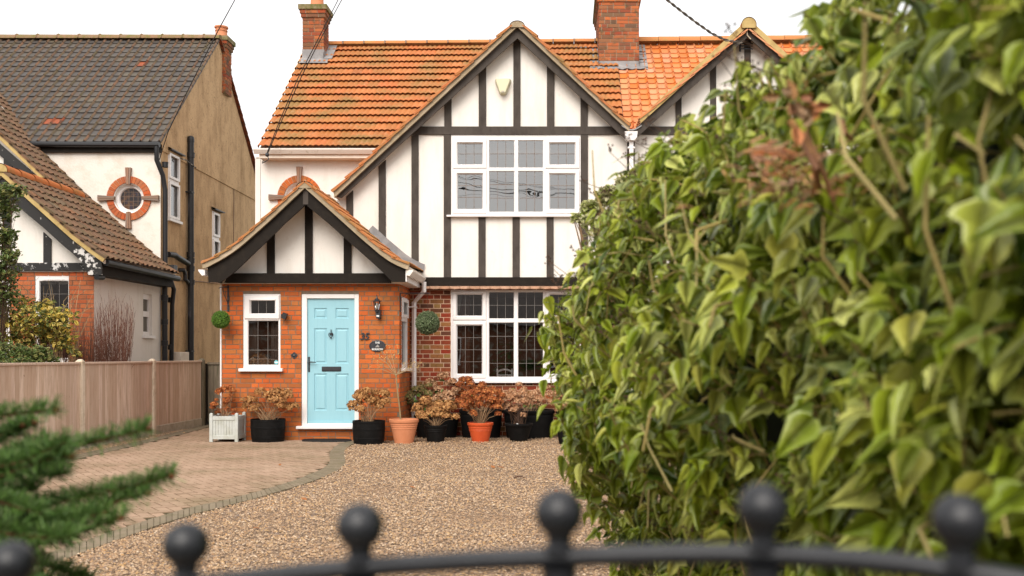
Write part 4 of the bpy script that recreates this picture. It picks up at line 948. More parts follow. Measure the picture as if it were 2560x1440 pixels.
mb = MB(); kx, kz = PX(826.5, YP), PZ(835, YP)
mb.lathe((kx, yl - .012, kz), [(.0001, -.012), (.014, -.012), (.024, 0), (.026, .012)], 16, 0, 'y')
mb.tube([(kx, yl - .014, kz + .075), (kx, yl - .02, kz + .03)], [.004, .009], 8); mb.ball((kx, yl - .016, kz + .055), .009, 8)
mb.tube([(kx + .034 * math.sin(t), yl - .028, kz - .02 - .034 * math.cos(t) * 1.1 + .01) for t in np.linspace(-2.5, 2.5, 16)], .0055, 8)
mb.ball((kx, yl - .03, kz - .052), .012, 8); mb.tube([(kx, yl - .014, kz - .05), (kx, yl - .012, kz - .078)], [.008, .003], 8)
mb.build('door_knocker', 'iron', door, smooth=True)

# ================================================================ SMALL THINGS ON THE HOUSE
def text(s_, size, Y, x, z, m, name, parent=None, shear=0, origin=None, ext=.003, bold=0, sx=1):
    cu = bpy.data.curves.new('t', 'FONT'); cu.body = s_; cu.size = size; cu.align_x = 'CENTER'; cu.align_y = 'CENTER'; cu.extrude = ext; cu.shear = shear; cu.offset = bold
    o = bpy.data.objects.new('t', cu); S.collection.objects.link(o); dg = bpy.context.evaluated_depsgraph_get(); dg.update()
    me = bpy.data.meshes.new_from_object(o.evaluated_get(dg)); bpy.data.objects.remove(o)
    o0 = ORG[parent.name] if parent is not None else Vector(origin or (x, Y, z))
    for v in me.vertices:
        c = v.co.copy(); v.co = Vector((x + c.x * sx, Y - c.z, z + c.y)) - o0
    me.materials.clear(); me.materials.append(M[m]); me.name = name
    return link(name, me, parent, origin or (x, Y, z))
tag(text('35', .150, YP - .022, PX(911.5, YP), PZ(842, YP), 'iron', 'house_number', shear=.2, ext=.006, bold=.003, sx=.95), 'black slanted metal numerals 35 on the brick beside the blue door', 'house number')
sg = thing('house_sign', 'oval black house name sign with white letters on orange brick', 'sign', (PX(944, YP), YP - .01, PZ(865, YP)))
mb = MB(); c = (PX(944, YP), YP - .012, PZ(865, YP)); mb.lathe(c, [(.0001, -.006), (.86, -.006), (.90, -.012), (1.0, -.010), (1.0, .012)], 40, 0, 'y', (.001, .001))
mb.v = [(c[0] + (v[0] - c[0]) * 128, v[1], c[2] + (v[2] - c[2]) * 91) for v in mb.v]; mb.build('plate', 'iron', sg)
text('THE', .040, YP - .022, c[0], PZ(857, YP), 'sign_white', 'lettering', sg, bold=.0012, ext=.002)
text('BURROW', .040, YP - .022, c[0], PZ(873.5, YP), 'sign_white', 'lettering', sg, bold=.0012, ext=.002)
mb = MB()
q = [(-.035, -.018), (.033, -.018), (.035, -.012), (.026, -.008), (.024, .004), (.012, .014), (.006, .016), (.008, .026), (.003, .028), (.000, .018), (-.012, .010), (-.022, -.004), (-.028, -.011), (-.036, -.013)]
mb.prism([(c[0] + a, c[2] + b - .002) for a, b in q], YP - .025, YP - .018); mb.build('relief', 'sign_grey', sg)
lan = thing('wall_lantern', 'black coach lantern with clear glass on porch brick wall', 'lantern', (PX(942, YP), YP, PZ(785, YP)))
lx, ly = PX(942, YP - .12), YP - .12; zz = lambda y: PZ(y, YP - .12)
k = (YP - .12) / F
mb = MB(); mb.lathe((lx, ly, 0), [(.0001, zz(736)), (1 * k, zz(737)), (1.2 * k, zz(742)), (2.4 * k, zz(744)), (3 * k, zz(746)), (7 * k, zz(750)), (11 * k, zz(753)), (11 * k, zz(754)), (9 * k, zz(754)), (.001, zz(753.5))], 6); mb.build('lantern_roof', 'iron', lan)
mb = MB(); mb.lathe((lx, ly, 0), [(8.6 * k, zz(754)), (5.2 * k, zz(774.5))], 6); mb.build('lantern_glass', 'glass_dark', lan)
mb = MB()
for i in range(6):
    a = math.pi * i / 3; mb.tube([(lx + 8.7 * k * math.cos(a), ly + 8.7 * k * math.sin(a), zz(754)), (lx + 5.3 * k * math.cos(a), ly + 5.3 * k * math.sin(a), zz(775))], .004, 5)
mb.lathe((lx, ly, 0), [(5.8 * k, zz(774)), (5.8 * k, zz(776)), (4.6 * k, zz(778)), (4.4 * k, zz(781)), (.001, zz(782))], 12)
mb.box(lx - .0, lx + .052, ly + .01, YP - .004, zz(793), zz(775)); mb.box(lx - .012, lx + .045, ly + .0, ly + .06, zz(796), zz(778)); mb.box(lx + .0, lx + .05, YP - .02, YP - .0, zz(797), zz(774))
bevel(mb.build('lantern_body', 'iron', lan), .003)
mb = MB(); mb.box(lx - .004, lx + .037, ly - .006, ly + .02, zz(792), zz(788)); mb.build('motion_sensor', 'sign_white', lan)
mb = MB(); mb.lathe((lx + .004, ly, 0), [(.001, zz(773)), (.018, zz(772)), (.02, zz(764)), (.014, zz(758)), (.001, zz(757))], 12); mb.build('bulb', mat('opal_bulb', (.7, .66, .58), .3), lan, smooth=True)
dbx, dbz = PX(736, YP), PZ(888.5, YP)
db = thing('doorbell', 'small black diamond shaped doorbell beside the door frame', 'doorbell', (dbx, YP, dbz))
mb = MB(); pl = [(.052 * math.cos(t) * (1 - .22 * abs(math.sin(2 * t))), .052 * math.sin(t) * (1 - .22 * abs(math.sin(2 * t)))) for t in np.linspace(0, 2 * math.pi, 33)[:-1]]
mb.prism([(dbx + a, dbz + b) for a, b in pl], YP - .016, YP - .004); mb.lathe((dbx, YP - .018, dbz), [(.0001, -.008), (.012, -.008), (.024, 0), (.026, .004)], 16, 0, 'y'); mb.build('plate', 'iron', db)
mb = MB(); mb.ball((dbx, YP - .026, dbz), .0075, 8); mb.build('button', 'sign_grey', db, smooth=True)
sc_ = thing('security_camera', 'small tilted black camera beside the porch window', 'camera', (PX(708, YP), YP, PZ(789, YP)))
cx_, cz_ = PX(712, YP - .07), PZ(790, YP - .07); a = R(-22)
mb = MB(); q = [(-.036, -.047), (.036, -.047), (.036, .047), (-.036, .047)]
mb.prism([(cx_ + x * math.cos(a) - z * math.sin(a), cz_ + x * math.sin(a) + z * math.cos(a)) for x, z in q], YP - .12, YP - .05); bevel(mb.build('camera_body', 'black', sc_), .009, 2)
mb = MB(); mb.tube([(PX(706, YP), YP - .002, PZ(788, YP)), (PX(707, YP), YP - .06, PZ(788, YP))], .016, 10); mb.build('bracket', 'iron', sc_)
al = thing('alarm_box', 'cream wedge shaped alarm box high on the white gable', 'alarm box', (PX(1257, YU), YU, PZ(212, YU)))
mb = MB(); Ya = YU - .12
fr_ = [(1236.5, 195), (1277.5, 195), (1277, 203), (1266, 229), (1263, 233.5), (1251, 233.5), (1247, 229), (1237, 203)]; bk = [(x + (x - 1257) * .12, y) for x, y in fr_]
A = [(PX(x, Ya) * 1, Ya, PZ(y, Ya)) for x, y in [((x - 1257) * .86 + 1257, y * .96 + 8.2) for x, y in fr_]]; B = [(PX(x, Ya), YU - .002, PZ(y, Ya)) for x, y in fr_]
mb.add(A + B, [tuple(range(8))] + [(i, (i + 1) % 8, (i + 1) % 8 + 8, i + 8) for i in range(8)]); bevel(mb.build('casing', 'alarm', al), .012, 2)
mb = MB(); mb.pprism([(1253, 226.5), (1261, 226.5), (1260.5, 231), (1253.5, 231)], Ya - .006, Ya + .02); mb.build('strobe_lens', mat('grey_lens', (.42, .38, .30), .3), al)

def ball_bush(name, label, c, r, m, n, hang, bracket):
    t = thing(name, label, 'topiary ball', c)
    mb = MB(); mb.ball(c, r * .86, 12); mb.build('core', 'dark_core', t, smooth=True)
    d = rv(n); pos = np.array(c) + d * (r * (.80 + .2 * nr.random((n, 1)))); nm = d + .7 * rv(n); tp = rv(n) + d * .4
    k = n // 2; VF = [leaves(pos, nm, tp, r * (.10 + .07 * nr.random(n)), OVAL)]
    npmesh('foliage', VF, m, t)
    mb = MB(); mb.tube([(c[0], c[1], c[2] + r * .8), hang], .003, 5); mb.build('hanging_wire', 'stem_dark', t)
    b = MB(); bracket(b); tag(b.build('hanging_bracket', 'iron', origin=hang), 'black iron hanging bracket holding the ' + ('bright green ball on the left' if c[0] < -4 else 'dusty grey green ball on the right'), 'bracket')
cl = P(552, 799, 15.95); hk = Vector((cl.x, cl.y, PZ(722, 15.95)))
def brl(b):
    x = PX(571, YP) ; b.box(x - .012, x + .012, YP - .018, YP - .006, PZ(779, YP), PZ(713, YP))
    b.tube([(x, YP - .01, PZ(718, YP)), (cl.x, cl.y, PZ(718, 15.95)), (cl.x - .02, cl.y - .03, PZ(721, 15.95))], .007, 6)
    b.tube([(x, YP - .01, PZ(760, YP)), ((x + cl.x) / 2 - .01, YP - .14, PZ(735, YP)), (cl.x + .03, cl.y + .02, PZ(720, 16))], .005, 6)
    for yy_ in (728, 740, 752, 764): b.ball((x, YP - .02, PZ(yy_, YP)), .010, 6)
ball_bush('topiary_ball', 'smaller bright green box ball hanging at the left porch corner', tuple(cl), 22.5 * 15.95 / F, 'box_leaf', 3800, hk, brl)
c2 = P(1069, 807, 16.1); hk2 = Vector((c2.x, c2.y, PZ(734, 16.1)))
def brr(b):
    x = XPR + .012; y = 16.24; b.box(x - .006, x + .008, y - .012, y + .012, PZ(780, y), PZ(732, y))
    b.tube([(x, y, PZ(733, y)), (c2.x + .02, c2.y, PZ(733, 16.1)), (c2.x + .03, c2.y, PZ(735, 16.1))], .0065, 6)
    b.tube([(x, y, PZ(746, y)), (x + .08, y - .01, PZ(738, y)), (x + .11, y - .01, PZ(733.5, y))], .005, 6)
ball_bush('topiary_ball', 'larger dusty green box ball hanging at the right porch corner', tuple(c2), 30 * 16.1 / F, 'box_pale', 5200, hk2, brr)

# ================================================================ ATTACHED HOUSE (right)
nb = thing('attached_house', 'right half of the timbered pair with orange pantiles behind the ivy', 'house', (XV + 2, YM, 0))
a2 = (1870, 66); YB2 = 16.95
def b2(x): return a2[1] + .905 * abs(x - a2[0])
XE = PX(2240, YU)
mb = MB(); mb.prism([(PX(x, YU), PZ(y, YU)) for x, y in ((1578.5, 716), (2240, 716), (2240, b2(2240) + 8), (1870, 76), (1578.5, b2(1578.5) + 8))], YU, YU + .1)
mb.box(XV + .005, XE, YM, YM + .1, -.02, PZ(712, YM)); mb.box(XE - .1, XE, YU + .1, 24, 0, ZE - .1)
mb.build('rendered_wall', 'render', nb)
def t2(pts, Y=YT, d=.03, m='timber', name='timber'): return timber(pts, Y, d, m, nb, name)
for a, b in ((1689, 1704), (1775.5, 1790.5), (1861, 1877), (1950, 1966), (2036, 2051)):
    tpz = lambda x: b2(x) + 22 if not (1855 < x < 1885) else 100
    t2([(a, tpz(a)), (b, tpz(b)), (b, 317), (a, 317)], YT + .004, .026); t2([(a, 336), (b, 336), (b, 694), (a, 694)], YT + .004, .026)
t2([(1592, 316), (2150, 316), (2172, 336), (1580, 336)], YT - .004, .034)
t2([(1578, 336), (1586.5, 336), (1586.5, 694), (1578, 694)], YT + .004, .026)
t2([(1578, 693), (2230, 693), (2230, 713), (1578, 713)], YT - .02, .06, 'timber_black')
t2([a2, (1590, b2(1590)), (1578.5, b2(1578.5) + 2), (1578.5, b2(1578.5) + 24), (1590, b2(1590) + 26), (1870, 66 + 26)], YB2, .03, name='bargeboard')
t2([a2, (2240, b2(2240)), (2240, b2(2240) + 26), (1870, 66 + 26)], YB2, .03, name='bargeboard')
ap2 = (PX(a2[0], YB2), PZ(a2[1], YB2)); le2 = (PX(1602, YB2), PZ(b2(1602), YB2)); ri2 = (PX(2240, YB2), PZ(b2(2240), YB2))
mb = MB()
for e in (le2, ri2): mb.prism([(ap2[0], ap2[1] + .004), (e[0], e[1] + .004), (e[0], e[1] + .045), (ap2[0], ap2[1] + .045)], YB2 - .03, 21.0)
mb.xprism([(YE + .03, ZE - .07), (YE + .03, ZE - .012), (YR, ZR - .01), (YR + 3.3, ZE), (YR + 3.3, ZE - .07)], XB_ + .01, XE + .1)
mb.build('roof_deck', 'soffit', nb)
mb = MB()
for e, s in ((le2, -1), (ri2, 1)): mb.prism([(ap2[0], ap2[1] - .004), (e[0], e[1] - .004), (e[0] + s * .03, e[1] + .075), (ap2[0] + s * .1, ap2[1] + .02), (ap2[0], ap2[1] + .07)], YB2 - .05, YB2 - .02)
mb.build('verge_mortar', 'verge_ochre', nb)
mb = MB(); rg = random.Random(15)
for e, sg_ in ((le2, -1), (ri2, 1)):
    tiles(mb, [(-e[0] * sg_ - .02, e[1] + .065), (-ap2[0] * sg_ - .09 * -1 * (1 if True else 0), ap2[1] + .02)], YB2 - .07, 20.4, lambda p, z, b, sg_=sg_: (-p * sg_, b, z), .27, .19, pan, .02, 6, 0, rg)
def skip2(b, s, at):
    p, z, _, _ = at(s); zg = ap2[1] - .905 * abs(b - ap2[0]); zg1 = ap[1] - .934 * abs(b - ap[0])
    return z < max(zg, zg1 if b < XV else -9) - .35
tiles(mb, [(YE, ZE), (YR, ZR - .03)], XB_ + .012, XE + .1, lambda p, z, b: (b, p, z + (b - XRL) * .010 * (p - YE) / (YR - YE)), .222, .172, pan, .022, 8, 0, rg, skip=skip2, lift=.008)
mb.build('pantiles', 'tile_pan', nb)
mb = MB(); x = cx1 + .02
while x < XE:
    w = .42; zz_ = ZR + (x - XRL) * .010
    pr_ = [(math.cos(t) * .14, math.sin(t) * .12) for t in [R(180 * q / 8) for q in range(9)]]
    v0 = [(x + .004, YR + a, zz_ + .01 + b) for a, b in pr_]; v1 = [(x + w - .004, YR + a, zz_ + .01 + b) for a, b in pr_]
    mb.add(v0 + v1, [(q, q + 1, q + 10, q + 9) for q in range(8)] + [tuple(range(9)), tuple(range(9, 18))], 0); x += w
mb.build('main_ridge_tiles', 'ridge_tile', nb); mb = MB(); y = YB2 - .10; i = 0
while y < 20.4:
    prr = [(math.cos(t) * .124, math.sin(t) * .126) for t in [R(-25 + 230 * q / 14) for q in range(15)]]
    v0 = [(ap2[0] + a, y, ap2[1] + b) for a, b in prr]; v1 = [(ap2[0] + a * .95, y + .44, ap2[1] - .01 + b * .95) for a, b in prr]
    mb.add(v0 + v1, [(q, q + 1, q + 16, q + 15) for q in range(14)])
    if i == 0: mb.add([(ap2[0] + a * .94, y + .012, ap2[1] + b * .94) for a, b in prr], [tuple(range(15))], 1)
    y += .43; i += 1
mb.build('ridge_tiles', ['ridge_tile', 'verge_ochre'], nb)
# cable clamp loops on the gable post
mb = MB()
for i, yy_ in enumerate((101, 109.5, 116, 123)):
    xa, xb = (1846, 1888) if i == 0 else (1844 + i * 3, 1882)
    Yk = YT - .05
    mb.tube([P(xb, yy_ + (4 if i == 0 else 0), Yk), P(xb - 4, yy_ - 1, Yk), P((xa + xb) / 2, yy_ - 1.5, Yk - .02), P(xa + 5, yy_ - 1, Yk), P(xa, yy_ - 7 + 2 * i, Yk)], .010, 6)
mb.tube([P(1850, 112, YT - .05), P(1850, 129, YT - .05)], .018, 8)
mb.tube([P(1868, 70, YB2 - .02), P(1868, 88, YB2 - .02), P(1877, 98, YB2 - .02)], .010, 6, 1)
mb.build('cable_bracket', ['iron', 'concrete'], nb)

# ================================================================ LEFT NEIGHBOUR
YW, YN = 17.0, 19.8; XN = -7.696
nh = thing('neighbour_house', 'neighbouring house with dark pantile roof and brown roughcast side wall', 'house', (XN - 2, YN, 0))
zE = PZ(357, YN); Yap = YN * 1.164; zA = PZ(99, Yap); Yre = 26.3
# front wall with round window
kN = YN / F; rcn = (PX(323, YN), PZ(496, YN))
mb = MB(); mb.wall([(-13, 0), (XN, 0), (XN, zE - .1), (-13, zE - .1)], [circ(rcn, 36 * kN)], lambda u, z, d: (u, YN + d, z), .14); mb.build('front_wall', 'render_old', nh)
round_window(nh, rcn, YN, kN, 'brick_wing')
# brown gable side wall with two windows
w1 = (7.696 * F / (CX - 420), 7.696 * F / (CX - 447)); w1z = (PZ(545, w1[0]), PZ(378, w1[0]))
w2 = (7.696 * F / (CX - 530), 7.696 * F / (CX - 547.5)); w2z = (3.05, PZ(527, w2[0]))
mb = MB(); r4 = lambda a, b: [(a[0], b[0]), (a[1], b[0]), (a[1], b[1]), (a[0], b[1])]
mb.wall([(YN, 0), (Yre, 0), (Yre, zE - .05), (Yap, zA - .06), (YN, zE - .05)], [r4(w1, w1z), r4(w2, w2z)], lambda u, z, d: (XN - d, u, z), .08)
mb.build('roughcast_side_wall', 'pebble', nh)
mb = MB(); mb.box(XN - .0, XN + .012, 23.4, 26.2, 0, PZ(835, 24.5)); mb.box(XN - .0, XN + .012, 25.2, 26.28, 0, PZ(800, 24.5)); mb.build('cement_patch', 'cement', nh)
mb = MB(); mb.box(-13, XN, Yre, Yre + .1, 0, zE); mb.build('rear_wall', 'render_old', nh)
for (wy, wz, nm) in ((w1, w1z, 0), (w2, w2z, 1)):
    mb = MB(); xf = XN + .0
    def wb(y0, y1, z0_, z1_, x0=-.05, x1=.0): mb.box(xf + x0, xf + x1, y0, y1, z0_, z1_)
    h = wz[1] - wz[0]; zm = wz[1] - h * (.42 if nm == 0 else .40)
    wb(wy[0], wy[0] + .045, wz[0], wz[1]); wb(wy[1] - .045, wy[1], wz[0], wz[1]); wb(wy[0] + .045, wy[1] - .045, wz[0], wz[0] + .05); wb(wy[0] + .045, wy[1] - .045, wz[1] - .05, wz[1]); wb(wy[0] + .045, wy[1] - .045, zm - .03, zm + .03)
    for za_, zb_ in ((zm + .035, wz[1] - .02), (wz[0] + .02, zm - .035)):
        s_ = .035; e_ = .07
        wb(wy[0] + .02, wy[0] + e_, za_, zb_, 0, s_); wb(wy[1] - e_, wy[1] - .02, za_, zb_, 0, s_); wb(wy[0] + e_, wy[1] - e_, za_, za_ + .045, 0, s_); wb(wy[0] + e_, wy[1] - e_, zb_ - .045, zb_, 0, s_)
    w_ = mb.build('side_window', 'upvc', nh)
    mb = MB(); mb.add([(XN - .02, wy[0], wz[0]), (XN - .02, wy[1], wz[0]), (XN - .02, wy[1], wz[1]), (XN - .02, wy[0], wz[1])], [(0, 1, 2, 3)]); mb.build('pane', 'glass', w_)
    mb = MB(); mb.box(XN - .02, XN + .06, wy[0] - .05, wy[1] + .06, wz[0] - .05, wz[0]); mb.build('sill', 'upvc', w_)
    mb = MB(); mb.add([(XN, wy[0] - .06, wz[1] + .09), (XN + .1, wy[0] - .06, wz[1] + .045), (XN + .1, wy[1] + .12, wz[1] + .045), (XN, wy[1] + .12, wz[1] + .09), (XN + .1, wy[0] - .06, wz[1] + .025), (XN + .1, wy[1] + .12, wz[1] + .025), (XN, wy[0] - .06, wz[1] + .025), (XN, wy[1] + .12, wz[1] + .025)], [(0, 1, 2, 3), (1, 2, 5, 4), (4, 5, 7, 6)]); mb.build('drip_canopy', 'iron', w_)
room(nh, XN - 1.2, XN - .1, 20.0, 25.5, .3, 5.1, 'interior', 'curtain_pale')
# roof
mb = MB(); rg = random.Random(21)
def skipn(b, s, at): return False
redset = {(12, 12), (4, 5), (4, 6)}
tiles(mb, [(YN - .12, zE - .02), (Yap, zA)], -12.6, XN + .05, lambda p, z, b: (b, p, z), .222, .178, pan, .022, 8, 0, rg, lift=.01, rollmi=2, alt=lambda k, i, m: 1 if (k, i) in ((3, 14), (3, 15), (14, 20)) else 0)
mb.build('roof_pantiles', ['tile_dark', 'tile_red', mat('lichened_tile_roll', [(.20, .125, .08), (.15, .10, .07), (.24, .13, .08), (.13, .10, .065)], .8, 12, (.12, .10, .05), .5, .7)], nh)
mb = MB(); tiles(mb, [(-(Yre + .2), zE - .1), (-Yap, zA)], -12.6, XN + .09, lambda p, z, b: (b, -p, z), .25, .3, lambda u: 0, .03, 2, 0, rg); mb.build('rear_roof_tiles', 'tile_red', nh)
mb = MB(); mb.xprism([(YN - .05, zE - .14), (YN - .05, zE - .04), (Yap, zA - .015), (Yre + .1, zE - .12), (Yre + .1, zE - .2)], -12.6, XN + .02); mb.build('roof_deck', 'pebble', nh)
mb = MB(); x = -12.6; k = 0
while x < XN + .05:
    w = min(.46, XN + .07 - x); zz_ = zA + .0 
    pr_ = [(math.cos(t) * .13, math.sin(t) * .11) for t in [R(180 * q / 8) for q in range(9)]]
    v0 = [(x, Yap + a, zz_ + b) for a, b in pr_]; v1 = [(x + w, Yap + a * .96, zz_ + b * .96) for a, b in pr_]
    mb.add(v0 + v1, [(q, q + 1, q + 10, q + 9) for q in range(8)] + [tuple(range(9)), tuple(range(9, 18))])
    mb.tube([(x + .02, Yap + a * 1.03, zz_ + b * 1.03) for a, b in pr_], .016, 5); x += .46
mb.build('ridge_tiles', 'ridge_dark', nh, smooth=True)
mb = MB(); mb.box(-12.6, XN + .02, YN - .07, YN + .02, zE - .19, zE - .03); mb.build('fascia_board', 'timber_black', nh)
mb = MB(); mb.tube([(-10.1, YN - .13, zE - .05), (XN + .03, YN - .13, zE - .06)], .055, 10); mb.build('gutter', 'black', nh)
ych = 23.3
nc_ = chimney(nh, PX(512, ych), PX(563.5, ych), ych, ych + .42, PZ(232, ych), PZ(118, ych), .0735, pots=[(PX(546, ych), ych + .2, .135, .26, PZ(86, ych) - .02)], corb=.045, seed=5)
mb = MB(); mb.add([(XN + .01, Yap + .12, PZ(145, ych)), (XN + .03, Yap + .42, PZ(131, ych)), (XN + .03, Yap + .5, PZ(145, ych)), (XN + .02, Yap + .42, PZ(150, ych))], [(0, 1, 2, 3)]); mb.build('chimney_flashing', 'upvc', nh)
# --- lower wing: brick front, white side, catslide roof
Yv = 16.72
prof = [(-7.40, 2.845), (-7.60, 2.985), (-7.90, 3.215), (-8.536, 3.785), (-9.04, 4.24), (-10.28, 5.42), (-11.6, 6.68)]
mb = MB(); fw_ = lambda u, z, d: (u, YW + d, z)
wn = pr4((88, 688, 172, 905), YW); zb_ = PZ(677, YW); wn0 = pr4((-60, 700, 24, 905), YW)
mb.wall([(-11, 0), (XN, 0), (XN, zb_), (-11, zb_)], [wn, wn0], fw_, .1, 0)
bricks(mb, -11, XN, .3, zb_, fw_, .0752, [(wn[0][0], wn[1][0], wn[0][1], wn[2][1]), (wn0[0][0], wn0[1][0], wn0[0][1], wn0[2][1])], 'mix', 1, 51)
mb.build('wing_brick_wall', ['mortar', 'brick_wing'], nh)
zf = lambda x: next(a[1] + (b[1] - a[1]) * (x - a[0]) / (b[0] - a[0]) for a, b in zip(prof, prof[1:]) if a[0] >= x >= b[0])
mb = MB(); mb.prism([(XN, zb_ - .02), (-10.7, zb_ - .02), (-10.7, 2.9), (-9.04, 4.19)] + [(x, zf(x) - .05) for x in (-8.536, -7.9, XN)], YW - .02, YW + .08); mb.build('wing_gable_panel', 'render', nh)
wn_ = win(nh, (88, 688, 172, 905), YW - .01, [], [(98.5, 703, 169, 895)], [], [], sill=(905, 912), leads=[('a', (107, 703, 169, 895), 3, 6)], lead='leadline', trickle=[(103, 160, 697)])
win(nh, (-60, 700, 24, 905), YW - .01, [], [(-50, 712, 12, 895)], [], [], sill=(905, 912), leads=[])
room(nh, -10.8, XN - .15, YW + .11, YN - .1, .2, 2.5, 'wing_interior')
def tn(pts, m='timber_fleck', Y=YW - .05, d=.035, name='timber'): return timber(pts, Y, d, m, nh, name)
tn([(-120, 657), (225, 657), (225, 676.5), (-120, 676.5)], 'timber_peel', YW - .06, .05)
tn([(108, 580), (127, 598), (127, 658), (108, 658)]); tn([(7, 480), (26.5, 505), (26.5, 658), (7, 658)]); tn([(-60, 500), (-42, 480), (-42, 658), (-60, 658)])
tn([(0, 443), (83, 513), (130, 556), (182, 602), (182, 634), (160, 616), (108, 569), (28, 502), (0, 478)], 'timber_fleck', Yv, .035, 'bargeboard')
tn([(182, 602), (222, 633), (254, 652), (254, 687), (221, 687), (203, 654), (182, 634)], 'timber_peel_more', Yv, .035, 'bargeboard_end')
tn([(0, 443), (-14, 455), (-120, 545), (-120, 580), (0, 478)], 'timber_fleck', Yv, .035, 'bargeboard')
def nshell(mb, pr, a, b, Y0, Y1): shell(mb, pr, a, b, Y0, Y1)
small = prof[:5]; big = prof
mb = MB(); shell(mb, small, -.03, .015, Yv - .01, YN - .01); shell(mb, prof[4:], -.03, .015, 18.52, 22.0)
mirr = [(2 * -9.04 - x, z) for x, z in small[::-1]]
shell(mb, [(-9.04, 4.24), (-9.9, 3.45), (-10.6, 2.9)], -.03, .015, Yv - .01, 18.6)
mb.build('wing_roof_deck', 'soffit', nh)
mb = MB()
shell(mb, small[::-1], -.02, .075, Yv - .05, Yv - .012); shell(mb, [(-9.04, 4.24), (-9.9, 3.45)], -.02, .075, Yv - .05, Yv - .012); mb.build('wing_verge_mortar', 'verge_ochre', nh); mb = MB(); shell(mb, prof[4:][::-1], -.02, .07, 18.47, 18.50)
mb.build('wing_verge_mortar', 'verge_ochre', nh)
mb = MB(); rg = random.Random(31)
q = [(-x, z) for x, z in thick(small, .06, .06)[0]]; q[0] = (7.36, 2.88)
lmap = lambda p, z, b: (-p, b, z)
tiles(mb, q, Yv - .06, YN, lmap, .225, .20, pan_soft, .026, 7, 0, rg, lift=.014)
q2 = [(-x, z) for x, z in thick(prof[4:], .06, .06)[0]]; q2[0] = (9.02, 4.29)
tiles(mb, q2, 18.46, YN + 1.4, lmap, .225, .20, pan_soft, .026, 7, 0, rg, lift=.014)
tiles(mb, [(-10.2, 3.25), (-9.06, 4.3)], Yv - .06, 18.6, lambda p, z, b: (p, b, z), .225, .2, pan_soft, .026, 7, 0, rg)
mb.build('wing_roof_pantiles', 'tile_wing', nh)
mb = MB(); y = Yv - .08; i = 0
while y < 19.0:
    prr = [(math.cos(t) * .13, math.sin(t) * .12) for t in [R(-10 + 200 * q / 12) for q in range(13)]]
    v0 = [(-9.045 + a, y, 4.29 + b) for a, b in prr]; v1 = [(-9.045 + a * .95, y + .46, 4.28 + b * .95) for a, b in prr]
    mb.add(v0 + v1, [(q_, q_ + 1, q_ + 14, q_ + 13) for q_ in range(12)])
    if i == 0: mb.add([(-9.045 + a * .9, y + .01, 4.29 + b * .9) for a, b in prr], [tuple(range(13))], 1)
    y += .45; i += 1
mb.build('wing_ridge_tiles', [mat('orange_ridge_tile', (.50, .15, .04), .8, 7, (.25, .16, .05), .5, .75, .004, 30), 'verge_ochre'], nh, smooth=True)
# larger gable front behind (upper left)
mb = MB(); mb.box(-12.6, -9.1, 18.6, 18.7, 2.6, 4.3); mb.prism([(-12.6, 4.3), (-9.15, 4.3), (-12.4, 7.3), (-12.6, 7.3)], 18.6, 18.7); mb.build('upper_gable_panel', 'render', nh)
def pz5(y): return PZ(y, 18.52)
mb = MB(); mb.prism([(PX(x, 18.52), PZ(y, 18.52)) for x, y in ((-60, 305), (0, 360), (60, 413), (130, 472), (118, 490), (60, 440), (-60, 338))], 18.52, 18.56); mb.prism([(PX(x, 18.54), PZ(y, 18.54)) for x, y in ((9, 385), (30, 405), (30, 520), (9, 520))], 18.54, 18.58); mb.build('upper_bargeboard', 'timber_fleck', nh)
# lead strips along the abutment
mb = MB()
for p0, p1, w in (((-4, 254), (68, 348), 9), ((60, 366), (111, 404), 5), ((111, 404), (149, 431), 3.2), ((149, 431), (321, 596), 2.4), ((321, 596), (424, 666), 2.6)):
    Ya = YN - .03 if p0[0] > 50 else 20.1
    a, b = P(*p0, Ya), P(*p1, Ya); u_ = Vector((0, -.06, -w * Ya / F * .9)); 
    n = 10
    for i in range(n):
        t0, t1 = i / n, (i + 1) / n; j0, j1 = [Vector((0, 0, .012 * math.sin(i * 2.3 + p0[0]))), Vector((0, 0, .012 * math.sin((i + 1) * 2.3 + p0[0])))]
        mb.add([a.lerp(b, t0) + j0, a.lerp(b, t1) + j1, a.lerp(b, t1) + u_ + j1, a.lerp(b, t0) + u_ + j0], [(0, 1, 2, 3)])
mb.build('abutment_flashing', mat('pale_flashing', (.50, .48, .45), .8, 9, (.24, .23, .2), .55, .72, .006, 30), nh)
# wing side wall, small window, eaves
ws = (7.696 * F / (CX - 358), 7.696 * F / (CX - 380)); wsz = (PZ(838, ws[0]), PZ(733, ws[0]))
mb = MB(); mb.wall([(YW, 0), (YN, 0), (YN, 2.95), (YW, 2.95)], [r4(ws, wsz)], lambda u, z, d: (XN - d, u, z), .14); mb.build('wing_side_wall', 'render', nh)
mb = MB(); xb2 = XN - .10
zm = wsz[0] + (wsz[1] - wsz[0]) * .53
for (a, b, c_, d_) in ((ws[0], ws[0] + .04, *wsz), (ws[1] - .04, ws[1], *wsz), (ws[0] + .04, ws[1] - .04, wsz[0], wsz[0] + .07), (ws[0] + .04, ws[1] - .04, wsz[1] - .1, wsz[1]), (ws[0] + .04, ws[1] - .04, zm - .06, zm + .04)): mb.box(xb2, xb2 + .05, a, b, c_, d_)
sw_ = mb.build('wing_side_window', 'upvc', nh)
mb = MB(); mb.add([(xb2 + .02, ws[0], wsz[0]), (xb2 + .02, ws[1], wsz[0]), (xb2 + .02, ws[1], wsz[1]), (xb2 + .02, ws[0], wsz[1])], [(0, 1, 2, 3)]); mb.build('pane', 'curtain_pale', sw_)
mb = MB(); mb.box(XN - .02, XN + .05, ws[0] - .05, ws[1] + .06, wsz[0] - .05, wsz[0]); mb.build('sill', 'upvc', sw_)
